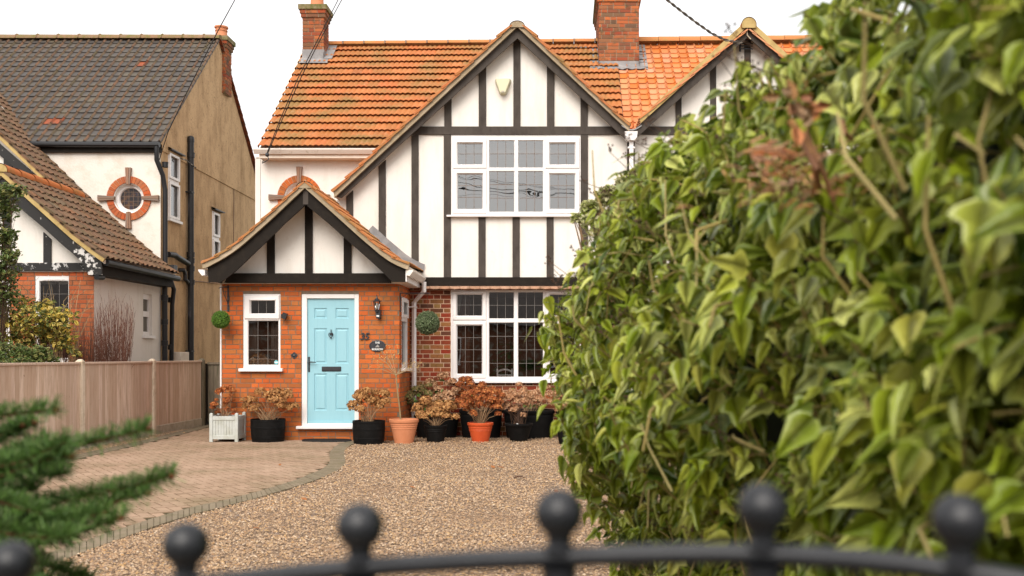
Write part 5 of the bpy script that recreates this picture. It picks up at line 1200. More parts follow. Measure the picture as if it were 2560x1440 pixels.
mb = MB(); mb.box(-7.50, -7.47, Yv + .03, YN + .02, PZ(685, Yv), 2.83); mb.box(XN, -7.47, Yv + .03, YN, PZ(685, Yv) - .01, PZ(685, Yv)); mb.build('wing_fascia_board', 'timber_black', nh)
mb = MB(); mb.tube([(-7.40, Yv + .05, 2.83), (-7.40, YN + .1, 2.80)], .055, 10); mb.tube([(PX(243, Yv), Yv - .02, PZ(693, Yv)), (PX(243, Yv), Yv + .2, PZ(691, Yv))], .045, 10); mb.build('wing_gutter', 'black', nh)
def pipe(pts, r, name, m='black', joints=(), parent=nh):
    mb = MB(); mb.tube(pts, r, 12)
    for j in joints: mb.lathe((j[0], j[1], j[2]), [(r, -.05), (r * 1.22, -.048), (r * 1.22, .03), (r * 1.3, .032), (r * 1.3, .05), (r, .052)], 14)
    return mb.build(name, m, parent, smooth=True)
X_ = XN + .08
def YX(px, x=X_): return -x * F / (CX - px)
y1 = YX(413)
pipe([(XN - .02, YN - .14, zE - .1), (XN - .02, YN - .14, zE - .35), (XN + .05, YN - .02, zE - .62), (X_, y1, zE - .9), (X_, y1, PZ(665, y1))], .045, 'downpipe', 'black', [(X_, y1, PZ(412, y1))])
mb = MB(); mb.box(X_ - .07, X_ + .2, y1 - .08, y1 + .1, PZ(683, y1), PZ(663, y1)); mb.build('hopper_head', 'black', nh)
pipe([(X_, y1 - .02, PZ(683, y1)), (X_, y1 - .02, 0)], .05, 'downpipe', 'black', [(X_, y1 - .02, PZ(745, y1)), (X_, y1 - .02, PZ(805, y1)), (X_, y1 - .02, PZ(858, y1))])
y2 = YX(424); pipe([(X_ + .1, YN + .05, 2.75), (X_ + .12, y2 - .1, 2.6), (X_ + .05, y2, 2.3), (X_ + .02, y2, 0)], .042, 'downpipe', 'black', [(X_ + .02, y2, PZ(750, y2)), (X_ + .02, y2, PZ(868, y2))])
y3 = YX(477); r3 = .062
pipe([(X_, y3, 0), (X_, y3, PZ(662, y3)), (X_, y3, PZ(348, y3))], r3, 'soil_pipe', mat('sooty_pipe', (.012, .012, .014), .45, 2.0, (.085, .085, .10), .52, .60, spec=.5, stretch=(1, 1, .3)), [(X_, y3, PZ(388, y3)), (X_, y3, PZ(637, y3)), (X_, y3, PZ(652, y3)), (X_, y3, PZ(672, y3)), (X_, y3, PZ(706, y3))])
mb = MB(); mb.lathe((X_, y3, PZ(348, y3)), [(r3 * 1.12, -.06), (r3 * 1.12, .0), (r3 * .95, .05), (r3 * .4, .07), (.001, .075)], 14)
for yb in (481, 878): mb.box(XN, X_ + .05, y3 - .09, y3 + .07, PZ(yb + 1.5, y3), PZ(yb - 1.5, y3))
mb.build('pipe_cowl', 'black', nh)
pipe([(X_, YX(421), PZ(636, YX(421))), (X_ + .03, YX(434), PZ(638, YX(434))), (X_ + .03, YX(440), PZ(643, YX(440))), (X_, YX(470), PZ(659, YX(470)))], .055, 'waste_pipe', 'black')
pipe([(XN, YX(456), PZ(675, YX(456))), (X_, YX(459), PZ(675, YX(459))), (X_ - .01, YX(464), PZ(685, YX(464))), (X_ - .01, YX(464), PZ(698, YX(464))), (X_, YX(470), PZ(706, YX(470)))], .04, 'waste_pipe', 'black')
mb = MB(); mb.box(XN, XN + .2, YX(437), YX(458), .0, PZ(880, YX(440))); bevel(mb.build('meter_box', 'soffit', nh), .01)
mb = MB(); mb.tube([(XN, YX(456, XN + .1), PZ(399, 20.9)), (XN + .12, YX(463, XN + .1), PZ(405, 21)), (XN + .15, YX(484, XN + .1) , PZ(420, 21.3))], .011, 6); mb.build('aerial_bracket', mat('flaked_white_iron', (.5, .48, .45), .6, 30, (.02, .02, .02), .45, .5), nh)
mb = MB(); yc_ = YX(584.5 - 0, XN + .01); mb.tube([(XN + .012, 7.69 * F / (CX - 585), PZ(382, 24)), (XN + .012, 7.69 * F / (CX - 583.5), PZ(600, 24)), (XN + .012, 7.69 * F / (CX - 583), .3)], .008, 5); mb.tube([(XN + .012, YN + .2, PZ(700, 20)), (XN + .012, 22, PZ(704, 22)), (XN + .012, 26, PZ(722, 26))], .009, 5); mb.build('wall_cable', 'leadbrown', nh)

# ================================================================ FENCE, SIDE GATE
XF = -6.815
fence = thing('boundary_fence', 'pale larch closeboard fence with concrete posts beside the block driveway', 'fence', (XF, 14.6, 0))
posts = [7.4, 9.8, 12.2, 14.62, 17.17, 19.5]
for y in posts:
    mb = MB(); m_ = 'concrete' if y < 19 else 'fence_old'
    mb.box(XF - .05, XF + .055, y - .05, y + .05, -.02, 1.24); mb.add([(XF - .05, y - .05, 1.24), (XF + .055, y - .05, 1.24), (XF + .055, y + .05, 1.24), (XF - .05, y + .05, 1.24), (XF - .02, y - .02, 1.275), (XF + .03, y - .02, 1.275), (XF + .03, y + .02, 1.275), (XF - .02, y + .02, 1.275)], [(0, 1, 5, 4), (1, 2, 6, 5), (2, 3, 7, 6), (3, 0, 4, 7), (4, 5, 6, 7)])
    bevel(mb.build('fence_post', m_, fence), .008)
for a, b in zip(posts, posts[1:]):
    mb = MB(); y = a + .05; e = b - .05; i = 0
    while y < e - .02:
        w = min(.098 + rnd.random() * .006, e - y); x = XF + rnd.random() * .004
        mb.add([(x, y, .16), (x + .016, y + w, .16), (x + .016, y + w, 1.2), (x, y, 1.2), (x - .006, y + w, .16), (x - .006, y + w, 1.2), (x - .006, y, .16), (x - .006, y, 1.2)], [(0, 1, 2, 3), (1, 4, 5, 2), (0, 6, 7, 3), (6, 4, 5, 7)])
        y += w
    mb.build('fence_panel', 'fence', fence)
    mb = MB(); mb.box(XF - .025, XF + .035, a + .05, b - .05, 1.2, 1.235); bevel(mb.build('capping_rail', 'fence', fence), .006)
    mb = MB(); mb.box(XF - .02, XF + .026, a + .05, b - .05, -.02, .158); bevel(mb.build('gravel_board', 'concrete2', fence), .006)
gt = thing('side_gate', 'narrow greyed timber gate between the fence end and porch', 'gate', (-6.0, 19.75, 0))
mb = MB(); x = PX(519, 19.75)
while x < -5.0:
    w = .118; mb.add([(x + .004, 19.75, .08), (x + w, 19.74, .08), (x + w, 19.74, 1.16), (x + .004, 19.75, 1.16), (x + .004, 19.78, .08), (x + w, 19.78, .08), (x + w, 19.78, 1.16), (x + .004, 19.78, 1.16)], [(0, 1, 2, 3), (0, 4, 7, 3), (1, 5, 6, 2), (3, 2, 6, 7), (0, 1, 5, 4)]); x += w
mb.build('gate_boards', 'fence_old', gt)
mb = MB(); mb.box(PX(519, 19.75), -5.0, 19.72, 19.80, 1.16, 1.20); mb.build('top_rail', 'fence_old', gt)
mb = MB(); mb.box(PX(505, 19.6) + .06, PX(517, 19.75), 19.66, 19.78, .0, 1.18); mb.build('dark_gap_strip', 'timber_black', gt)  # black strip put in for the darkness of the open gap beside the gate
mb = MB(); mb.tube([(XPL - .02, YP - .012, 0), (XPL - .02, YP - .012, PZ(712, YP))], .014, 6); tag(mb.build('corner_cable', 'upvc', origin=(XPL, YP, 0)), 'thin white conduit up the left corner of the porch', 'conduit')

# ================================================================ POTS AND PLANTS
def pot(name, label, xc, ytop, ybot, wtop, wbot, m, rings=(), lip=True, group=None, Y=None, bulge=0, cat='pot'):
    """pot standing on the ground: pixel centre, rim height, front base, widths"""
    Yf_ = F * H / (ybot - CY); rb = wbot / 2 / F * Yf_; Yc_ = Yf_ + rb * .9 if Y is None else Y
    k = Yc_ / F; rt = wtop / 2 * k; rb = wbot / 2 * k; h = PZ(ytop, Yc_); X = PX(xc, Yc_)
    t = thing(name, label, cat, (X, Yc_, 0), group)
    pr = []
    n = 16
    for i in range(n + 1):
        s = i / n; r = rb + (rt - rb) * s + bulge * math.sin(math.pi * s) * rt
        pr.append((r, s * h))
    p2 = []
    for r, z in pr: p2.append((r, z))
    prof = [(.001, .004), (rb * .96, .0)] + p2[:-3]
    if lip: prof += [(rt * .955, h * .86), (rt * 1.0, h * .865), (rt * 1.02, h * .90), (rt * 1.02, h * .985), (rt * .99, h), (rt * .93, h), (rt * .91, h * .97), (rt * .88, h * .86)]
    else: prof += [(rt, h * .96), (rt * 1.005, h), (rt * .96, h), (rt * .94, h * .95), (rt * .92, h * .86)]
    out = []
    for r, z in prof:
        out.append((r, z))
    mb = MB(); mb.lathe((X, Yc_, 0), out, 40)
    for rz in rings:
        rr0 = rb + (rt - rb) * rz + bulge * math.sin(math.pi * rz) * rt
        mb.lathe((X, Yc_, 0), [(rr0 * .99, rz * h - .012), (rr0 * 1.018, rz * h - .006), (rr0 * 1.018, rz * h + .004), (rr0 * .99, rz * h + .01)], 40)
    mb.build('pot_body', m, t, smooth=True)
    s = MB(); s.lathe((X, Yc_, 0), [(rt * .93, h * .88), (rt * .5, h * .895), (.001, h * .90)], 24); s.build('soil', 'soil', t)
    return t, X, Yc_, h, rt
def heads(parent, pts, r0, m, mats=None, n=90, name='flower_head', sq=.8):
    """mop-head flowers: domes of small four-part florets"""
    for (x, y, z, r) in pts:
        d = rv(n); d[:, 2] = np.abs(d[:, 2]) * 1.0 - .35 * (nr.random(n) < .35) * 1.0; d /= np.linalg.norm(d, axis=1, keepdims=True)
        rad = r * (.72 + .33 * nr.random((n, 1)))
        pos = np.array((x, y, z)) + d * rad * np.array((1, 1, sq))
        nm = d + .45 * rv(n); tp = rv(n)
        npmesh(name, [leaves(pos, nm, tp, r * (.26 + .15 * nr.random(n)), PETAL)], m, parent)
def hydrangea(name, label, pot_, hp, m, r=.075, stemn=9, group='dried hydrangeas in the front garden pots', stem='stem', Yj=.10, Yb=None, leaf=0, nf=130, base_spread=.5):
    t, X, Y, h, rt = pot_
    pl = thing(name, label, 'plant', (X, Y, h * .9), group)
    pts = []
    for q in hp:
        x, y = q[0], q[1]; rr = (q[2] if len(q) > 2 else 1) * r
        yy_ = Y + (rnd.random() - .5) * 2 * Yj + (q[3] if len(q) > 3 else 0); p = P(x, y, yy_); pts.append((p.x, p.y, p.z, rr * 1.1))
    heads(pl, pts, r, m, n=nf)
    mb = MB()
    for i, (x, y, z, rr) in enumerate(pts + [None] * 0):
        a = rnd.random() * 6.28; b0 = Vector((X + math.cos(a) * rt * base_spread * rnd.random(), Y + math.sin(a) * rt * base_spread * rnd.random(), h * .88)); e = Vector((x, y, z - rr * .2))
        mid = b0.lerp(e, .5) + Vector(((e.x - b0.x) * -.08, 0, .03)); mb.tube([b0, b0.lerp(mid, .6), mid, e], [.0045, .004, .0035, .003], 5)
    for i in range(stemn):
        a = rnd.random() * 6.28; b0 = Vector((X + math.cos(a) * rt * base_spread * .6, Y + math.sin(a) * rt * base_spread * .6, h * .88)); q = rnd.choice(pts); e = b0.lerp(Vector(q[:3]), .45 + .5 * rnd.random()) + Vector(((rnd.random() - .5) * .1, (rnd.random() - .5) * .1, 0)); mb.tube([b0, b0.lerp(e, .5) + Vector((0, 0, .02)), e], [.004, .0035, .002], 5)
    mb.build('stems', stem, pl)
    if leaf:
        n = leaf; base = nr.integers(0, len(pts), n); P0 = np.array([p[:3] for p in pts])[base]; b_ = np.array((X, Y, h)); t_ = .25 + .6 * nr.random((n, 1))
        pos = b_ + (P0 - b_) * t_ + .05 * nr.normal(size=(n, 3)); dd = rv(n); dd[:, 2] = -abs(dd[:, 2]) * .4; npmesh('leaves', [leaves(pos, rv(n) + np.array((0, -.5, .8)), dd, .07 + .05 * nr.random(n), OVAL)], 'big_leaf', pl)
    return pl
# white slatted planter
YS = 15.78; k = YS / F
x0, x1 = PX(523, YS), PX(594.5, YS); zt_ = PZ(1040, YS); dep = .42; y1_ = YS + dep
plt = thing('planter', 'square pale grey slatted timber planter at the porch corner', 'planter', ((x0 + x1) / 2, YS + dep / 2, 0))
for (a, b) in ((x0, YS), (x1 - .05, YS), (x0, y1_ - .05), (x1 - .05, y1_ - .05)):
    mb = MB(); mb.box(a, a + .05, b, b + .05, .012, zt_ + .03); c = (a + .025, b + .025); mb.add([(a, b, zt_ + .03), (a + .05, b, zt_ + .03), (a + .05, b + .05, zt_ + .03), (a, b + .05, zt_ + .03), (c[0], c[1], zt_ + .05)], [(0, 1, 4), (1, 2, 4), (2, 3, 4), (3, 0, 4)]); bevel(mb.build('corner_post', 'greypaint', plt), .004)
for nm, (za, zb) in (('top_rail', (zt_ - .065, zt_ - .005)), ('bottom_rail', (.055, .115))):
    mb = MB()
    mb.box(x0 + .05, x1 - .05, YS + .006, YS + .03, za, zb); mb.box(x0 + .05, x1 - .05, y1_ - .03, y1_ - .006, za, zb)
    mb.box(x0 + .006, x0 + .03, YS + .05, y1_ - .05, za, zb); mb.box(x1 - .03, x1 - .006, YS + .05, y1_ - .05, za, zb); bevel(mb.build(nm, 'greypaint', plt), .003)
mb = MB(); w = (x1 - x0 - .10) / 8
for i in range(8):
    a = x0 + .05 + i * w; mb.box(a + .002, a + w - .002, YS + .014, YS + .026, .115, zt_ - .065); mb.box(a + .002, a + w - .002, y1_ - .026, y1_ - .014, .115, zt_ - .065)
w = (dep - .1) / 8
for i in range(8):
    a = YS + .05 + i * w; mb.box(x0 + .014, x0 + .026, a + .002, a + w - .002, .115, zt_ - .065); mb.box(x1 - .026, x1 - .014, a + .002, a + w - .002, .115, zt_ - .065)
mb.build('slats', 'greypaint', plt)
mb = MB(); mb.box(x0 + .03, x1 - .03, YS + .03, y1_ - .03, .08, zt_ - .05); mb.build('soil', 'soil', plt)
pseudo = (plt, (x0 + x1) / 2, YS + dep / 2, zt_ - .02, .2)
hydrangea('dried_hydrangea', 'straggly rusty hydrangea growing in the pale slatted planter', pseudo, [(548, 980, .85), (560, 972, .8), (575, 972, .8), (583, 978, .6), (578, 988, .5), (570, 1003, .85), (577, 1000, .7), (535, 1012, .8), (531, 1020, .6), (549, 1030, .95), (541, 1000, .45), (562, 1010, .6), (585, 1026, .5), (568, 1020, .4)], 'petal_red', .070, 10, base_spread=.8)
ba = pot('barrel_planter', 'black ribbed half barrel planter left of the blue door', 670, 1047, 1108, 84, 76, 'black_matt', (.2, .26, .62, .66, .93), False, 'black half barrel planters', None, .035, 'planter')
hydrangea('dried_hydrangea', 'wide tan hydrangea in the black barrel left of the door', ba, [(650, 981, 1.05), (671, 988, .95), (684, 984, 1.0), (692, 979, .9), (700, 990, 1.0), (716, 983, .95), (722, 992, .8), (629, 1001, 1.05), (619, 1010, .9), (611, 1018, .6), (633, 1023, .95), (646, 1013, .6), (686, 1001, 1.0), (703, 1005, 1.0), (700, 1015, .9), (716, 1018, .95), (735, 1016, .95), (724, 1023, .5), (676, 996, .8), (606, 1000, .5)], 'petal', .078, 26)
bb = pot('barrel_planter', 'black ribbed half barrel planter right of the blue door', 922, 1051, 1112, 80, 73, 'black_matt', (.2, .26, .62, .66, .93), False, 'black half barrel planters', None, .035, 'planter')
hydrangea('dried_hydrangea', 'tan brown hydrangea in the black barrel right of the door', bb, [(917, 979, .95), (905, 985, 1.0), (898, 983, .8), (938, 984, .9), (960, 984, 1.0), (966, 990, .8), (904, 996, 1.05), (926, 1000, 1.15), (940, 1003, 1.2), (949, 1008, .9), (964, 1006, .95), (880, 1012, .9), (884, 1021, .95), (899, 1024, .9), (893, 1008, .85), (948, 1018, .8), (913, 990, .8), (890, 992, .7)], 'petal', .080, 24)
tp = pot('terracotta_pot', 'pale terracotta pot with a bare stemmed tree beside the barrel', 1010, 1047, 1110, 73, 46, 'terracotta', (.62, .70, .78), True, 'plant pots along the front wall')
# bare standard tree
tr = thing('standard_tree', 'thin bare standard tree with wispy twigs in the pale terracotta pot', 'tree', (tp[1], tp[2], tp[3] * .9))
Yt = tp[2]; b0 = P(1002, 1056, Yt); b0.z = tp[3] * .88; top = P(990, 938, Yt)
mb = MB(); mb.tube([b0, P(999, 1020, Yt), P(994, 980, Yt), top], [.014, .012, .011, .010], 8); mb.ball(tuple(top), .016, 6); mb.build('trunk', mat('grey_tan_bark', (.33, .23, .12), .8, 20, (.2, .14, .07), .4, .7), tr, smooth=True)
mb = MB(); ends = []
for i in range(24):
    a = rnd.random() * math.pi; l = .22 + .32 * rnd.random(); e = top + Vector((math.cos(a) * l * .95, (rnd.random() - .5) * .4, abs(math.sin(a)) * l * .75 + .03)); mid = top.lerp(e, .5) + Vector((0, 0, .05)); mb.tube([top, mid, e], [.0028, .0022, .0012], 4, caps=False)
    for j in range(3): s = mid.lerp(e, rnd.random()); q = s + Vector(((rnd.random() - .5) * .14, (rnd.random() - .5) * .1, .02 + rnd.random() * .08)); mb.tube([s, q], [.0015, .001], 3, caps=False); ends.append(q); ends.append(s.lerp(q, .6))
mb.build('twigs', 'twig_tan', tr)
E = np.array([tuple(e) for e in ends]); n = len(E); npmesh('crown', [leaves(E, rv(n), rv(n) + np.array((0, 0, .6)), .016 + .012 * nr.random(n), DIAM)], mat('straw_leaflet', [(.55, .36, .12), (.45, .28, .09)], .8), tr)
pc = pot('black_pot', 'black plastic pot next to the pale terracotta pot', 1089, 1062, 1108, 58, 41, 'black_matt', (.66, .75), True, 'plant pots along the front wall')
hydrangea('dried_hydrangea', 'low dense golden brown hydrangea in the pot next to terracotta', pc, [(1065, 1003, 1.1), (1046, 1020, 1.1), (1040, 1027, .8), (1057, 1043, 1.0), (1052, 1036, .9), (1082, 1024, 1.15), (1094, 1014, 1.1), (1106, 1018, 1.1), (1118, 1022, 1.1), (1103, 1033, 1.2), (1122, 1012, 1.0), (1130, 1018, .9), (1075, 1036, 1.1), (1116, 1040, .9), (1090, 1038, .9), (1138, 1043, .8), (1072, 1012, .9)], 'petal', .080, 20)
pd = pot('orange_pot', 'bright orange red plastic pot in the middle of the row', 1201, 1056, 1107, 64, 41, 'orange_plastic', (.60, .68, .76), True, 'plant pots along the front wall')
hydrangea('dried_hydrangea', 'tall rusty hydrangea rising from the orange red pot', pd, [(1180, 985, 1), (1195, 978, 1), (1215, 980, 1), (1230, 985, 1.1), (1165, 990, 1), (1172, 1003, 1), (1190, 998, 1), (1210, 995, 1.1), (1228, 1000, 1.1), (1245, 1005, 1), (1180, 1015, .9), (1200, 1012, .9), (1222, 1014, 1), (1240, 1018, 1), (1252, 990, .9), (1182, 1031, .7), (1186, 1036, .6), (1160, 1016, .9), (1245, 1035, .7), (1203, 968, .6), (1168, 1024, .7)], 'petal_red', .075, 18, Yj=.14)
pe = pot('black_bowl_pot', 'wide rimmed black bowl pot with bare stems and white pebble', 1297, 1058, 1105, 70, 41, 'black_matt', (), True, 'plant pots along the front wall')
hydrangea('dried_hydrangea', 'faded pinkish hydrangea above the wide rimmed black bowl', pe, [(1275, 995, 1), (1290, 990, 1), (1305, 985, 1), (1290, 1003, 1.05), (1270, 1012, .9), (1310, 1003, 1), (1292, 1020, .95), (1283, 1027, .8), (1326, 993, .9), (1308, 1038, .7), (1262, 1020, .9), (1320, 1010, .9), (1297, 962, .65), (1255, 1000, .9), (1335, 985, .8)], 'petal_pale', .075, 24, stem='stem_dark', Yj=.15)
pf = pot('black_pot', 'black plastic pot nearest the ivy hedge', 1417, 1059, 1112, 54, 38, 'black_matt', (), True, 'plant pots along the front wall')
hydrangea('dried_hydrangea', 'brown hydrangea in the black pot nearest the ivy', pf, [(1395, 1000, .9), (1405, 990, 1), (1420, 1000, 1), (1412, 1015, .9), (1430, 1012, .9), (1386, 1010, .8), (1398, 1022, .8), (1440, 995, .9), (1380, 985, .8), (1425, 985, .8)], 'petal_pale', .075, 16, stem='stem_dark')
# big black tubs against the wall
g1 = pot('black_tub', 'large black tub behind the low golden hydrangea', 1092, 1036, 1097, 112, 96, 'black_matt', (), True, 'large black tubs against the house wall', YM - .38)
g2 = pot('black_tub', 'large black tub behind the orange red pot', 1203, 1023, 1097, 108, 92, 'black_matt', (), True, 'large black tubs against the house wall', YM - .38)
g3 = pot('black_tub', 'large black tub right of the wide rimmed bowl pot', 1322, 1024, 1097, 128, 110, 'black_matt', (), True, 'large black tubs against the house wall', YM - .42)
g4 = pot('black_tub', 'large black tub half hidden behind the ivy hedge', 1440, 1024, 1097, 100, 84, 'black_matt', (), True, 'large black tubs against the house wall', YM - .42)
hydrangea('dried_hydrangea', 'greenish leafy hydrangea in the tub beside the porch downpipe', g1, [(1028, 985, 1), (1020, 995, .9), (1038, 975, .9), (1045, 985, .9), (1060, 978, .8), (1024, 1005, .8), (1070, 985, .8), (1052, 968, .7), (1080, 958, .8), (1072, 965, .7)], 'petal_green', .080, 10, leaf=44, Yj=.1)
hydrangea('dried_hydrangea', 'tall brown hydrangea behind with heads below the window sill', g1, [(1105, 942, 1.05), (1112, 937, .8), (1075, 955, .95), (1085, 962, .7), (1120, 960, .8), (1130, 955, .9), (1095, 975, 1), (1112, 985, 1), (1130, 985, 1), (1118, 998, 1), (1100, 990, .9), (1140, 975, .9), (1090, 998, .9)], 'petal_pale', .078, 14, leaf=14)
hydrangea('dried_hydrangea', 'dark rusty hydrangea in the tub under the big window', g2, [(1157, 950, .9), (1170, 952, 1.1), (1150, 962, .9), (1176, 960, .8), (1206, 962, .85), (1140, 990, 1), (1155, 980, 1), (1170, 985, 1), (1148, 1005, 1), (1160, 1010, 1), (1185, 972, .8), (1230, 975, .9), (1245, 980, .9), (1215, 985, .9), (1240, 1005, .9)], 'petal_red', .075, 14, leaf=8)
hydrangea('dried_hydrangea', 'sprawling faded hydrangea in the wide tub by the ivy', g3, [(1262, 985, .9), (1280, 980, .9), (1335, 985, .9), (1350, 978, .9), (1362, 985, .9), (1340, 998, .9), (1355, 1000, .9), (1325, 1005, .9), (1368, 970, .8), (1375, 1005, .8), (1350, 1012, .8), (1310, 975, .8), (1380, 990, .8)], 'petal_pale', .075, 14, leaf=22)
hydrangea('dried_hydrangea', 'brown hydrangea in the tub hidden by the ivy', g4, [(1400, 985, .9), (1415, 978, .9), (1430, 985, .9), (1445, 990, .9), (1410, 1000, .9), (1460, 985, .9)], 'petal', .075, 8)
mb = MB(); mb.ball((pe[1] - .02, pe[2] - .09, pe[3] * .93), .022, 8); tag(mb.build('pebble', 'sign_white', origin=(pe[1], pe[2], pe[3])), 'white pebble on the soil of the wide rimmed black bowl', 'pebble')
# dried flower arrangement indoors in the porch window
da = thing('dried_flower_arrangement', 'dried brown flower arrangement indoors on the porch window sill', 'dried flowers', (PX(648, YP), YP + .22, PZ(912, YP)))
heads(da, [(PX(x, YP + .17), YP + .17, PZ(y, YP + .17), .085 * s) for x, y, s in ((632, 900, .9), (645, 893, 1.1), (658, 897, 1), (640, 905, 1), (655, 905, 1.1), (668, 905, .7), (628, 907, .7))], 1, 'petal', n=80)
mb = MB(); mb.lathe((PX(648, YP), YP + .22, PZ(935, YP)), [(.001, 0), (.09, .005), (.12, .1), (.12, .16)], 20); mb.build('bowl', 'brown_int', da, smooth=True)
# door mat: black, a little rumpled
mb = MB(); n = 26; vs = []
for i in range(n + 1):
    t = i / n; x = 755 + 124 * t; w_ = 1 - abs(2 * t - 1) ** 5
    for yy_, z_ in ((1105.8 + 1.5 * w_, .004), (1105.5 + 1.2 * w_, .020 + .008 * w_ + .003 * math.sin(i * 1.3)), (1102.5 - 1.4 * w_, .024 + .012 * w_), (1101.5 - 1.2 * w_, .004)):
        Yg = F * H / (yy_ - CY); vs.append((PX(x, Yg), Yg, z_))
mb.add(vs, [(4 * i + j, 4 * i + j + 1, 4 * i + j + 5, 4 * i + j + 4) for i in range(n) for j in range(3)])
tag(mb.build('door_mat', 'rubber', origin=(PX(817, 15.9), 15.9, 0)), 'thin black rubber door mat lying below the doorstep', 'mat')

# ---------------- shrubs behind the fence
def bush(name, label, cat, stems_from, blobs, m, size, n, tmpl, stem_m='stem_dark', grp=None, droop=-.3):
    """blobs: ellipsoids (px x, px y, Y, rx px, ry px, weight) filled with leaves; twigs run from the foot to each"""
    t = thing(name, label, cat, stems_from, grp); W_ = sum(b[5] for b in blobs); Pz = []; mb = MB(); f0 = Vector(stems_from)
    for (x, y, Y, rx, ry, w) in blobs:
        k = Y / F; c = P(x, y, Y); nn = int(n * w / W_); d = rv(nn); u_ = nr.random((nn, 1)) ** .45
        Pz.append(np.array(c) + d * u_ * np.array((rx * k, min(rx, ry) * k * 1.1, ry * k)))
        base = f0 + Vector(((c.x - f0.x) * .35, (c.y - f0.y) * .3, max(0, c.z - f0.z) * .45)); mb.tube([f0, base, c], [.016, .010, .005], 6)
        for j in range(max(4, nn // 60)):
            e = Vector(Pz[-1][nr.integers(0, nn)]) if nn else c; s = base.lerp(c, rnd.random()); mb.tube([s, s.lerp(e, .5) + Vector((0, 0, .02)), e], [.005, .003, .0015], 4, caps=False)
    mb.build('branches', stem_m, t)
    Pz = np.concatenate(Pz); nn = len(Pz); tipd = rv(nn) + np.array((0, 0, droop)); nm = rv(nn) * .8 + np.array((.0, -.4, .9))
    if not isinstance(m, (list, tuple)): m = [m]
    sp = np.array_split(nr.permutation(nn), len(m))
    for mm, ix in zip(m, sp): npmesh('foliage', [leaves(Pz[ix], nm[ix], tipd[ix], size * (.6 + .7 * nr.random(len(ix))), tmpl)], mm, t)
    return t
bush('evergreen_shrub', 'tall dark evergreen shrub at the left edge above the fence', 'shrub', (-8.35, 15.2, 0),
     [(-20, 480, 15.2, 60, 30, 1), (35, 478, 15.1, 32, 16, .6), (10, 520, 15.2, 40, 35, 1.1), (-10, 600, 15.2, 45, 50, 1.6), (20, 590, 15.1, 22, 18, .5), (5, 680, 15.2, 45, 50, 1.6), (28, 640, 15.1, 22, 22, .5), (-30, 760, 15.3, 60, 60, 1.4), (25, 740, 15.2, 30, 30, .6)], 'holly', .062, 3400, OVAL, droop=0)
bush('evergreen_hedge', 'low dark green shrub tumbling over the fence at the left', 'shrub', (-8.0, 14.6, 0),
     [(20, 885, 14.5, 60, 30, 1.6), (85, 890, 14.5, 48, 26, 1.5), (-40, 870, 14.5, 60, 45, 1.2), (128, 902, 14.7, 20, 14, .3), (50, 905, 14.3, 60, 12, .6)], 'holly', .052, 2600, OVAL, droop=-.2)
bush('yellow_leaved_shrub', 'arching shrub with yellowing leaves behind the fence', 'shrub', (-7.9, 15.6, 0),
     [(30, 805, 15.4, 60, 40, 1.2), (90, 800, 15.3, 60, 38, 1.6), (148, 800, 15.3, 42, 36, 1.2), (160, 850, 15.4, 30, 32, .8), (110, 840, 15.5, 50, 30, 1.0), (40, 845, 15.5, 50, 30, .7), (112, 765, 15.6, 28, 20, .4), (65, 760, 15.6, 30, 20, .3), (190, 880, 15.4, 16, 14, .12)],
     ['yellow_leaf', 'yellow_leaf', 'olive_leaf'], .072, 1900, OVAL, 'stem')
mb = MB(); t_ = thing('arching_twigs', 'long bare arching stems in front of the leaded window', 'shrub', (-7.8, 15.7, 0))
for i in range(70):
    x0_ = rnd.uniform(20, 190); xe_ = x0_ + rnd.uniform(-70, 70); ye_ = rnd.uniform(690, 830); b_ = P(x0_, 900, 15.7); b_.z = .3 if i % 3 else .9; e = P(xe_, ye_, 15.5 + rnd.random() * .3); m_ = P((x0_ * .6 + xe_ * .4), (ye_ + 30 + rnd.random() * 60), 15.6)
    mb.tube([b_, m_, e], [.006, .004, .0015], 4, caps=False)
for (x0_, y0_, x1_, y1_) in ((150, 840, 232, 765), (120, 870, 208, 790), (140, 800, 215, 725), (60, 760, 5, 735), (90, 745, 30, 700)): mb.tube([P(x0_, y0_, 15.5), P((x0_ + x1_) / 2 - 6, (y0_ + y1_) / 2 - 8, 15.5), P(x1_, y1_, 15.4)], [.006, .004, .002], 4, caps=False)
mb.build('stems', 'twig_tan', t_)
def twiggy(name, label, foot, fan, n, m, r=.006, H0=912):
    t = thing(name, label, 'shrub', foot); mb = MB(); f0 = Vector(foot)
    for i in range(n):
        u_ = rnd.random(); xe = fan[0] + (fan[1] - fan[0]) * u_; c = (u_ - .5) * 2; ye = fan[2] + abs(c) ** 1.5 * fan[4] + rnd.random() * fan[3]; Y = foot[1] + (rnd.random() - .5) * .8
        e = P(xe, ye, Y); b_ = f0 + Vector(((rnd.random() - .5) * .25, (rnd.random() - .5) * .25, 0)); m1 = b_ + Vector(((e.x - b_.x) * .45, (e.y - b_.y) * .5, (e.z - b_.z) * .45)); m2 = b_ + Vector(((e.x - b_.x) * .8, (e.y - b_.y) * .8, (e.z - b_.z) * .75))
        m1 += Vector(((rnd.random() - .5) * .05, 0, 0)); m2 += Vector(((rnd.random() - .5) * .06, 0, 0))
        mb.tube([b_, m1, m2, e], [r, r * .75, r * .55, r * .2], 4, caps=False)
        for j in range(7):
            s = m1.lerp(m2 if j % 2 else e, rnd.random()); q = s + Vector(((rnd.random() - .5) * .16, (rnd.random() - .5) * .1, .06 + rnd.random() * .16)); mb.tube([s, s.lerp(q, .5) + Vector((0, 0, .015)), q], [r * .4, r * .35, r * .15], 3, caps=False)
    mb.build('bare_stems', m, t)
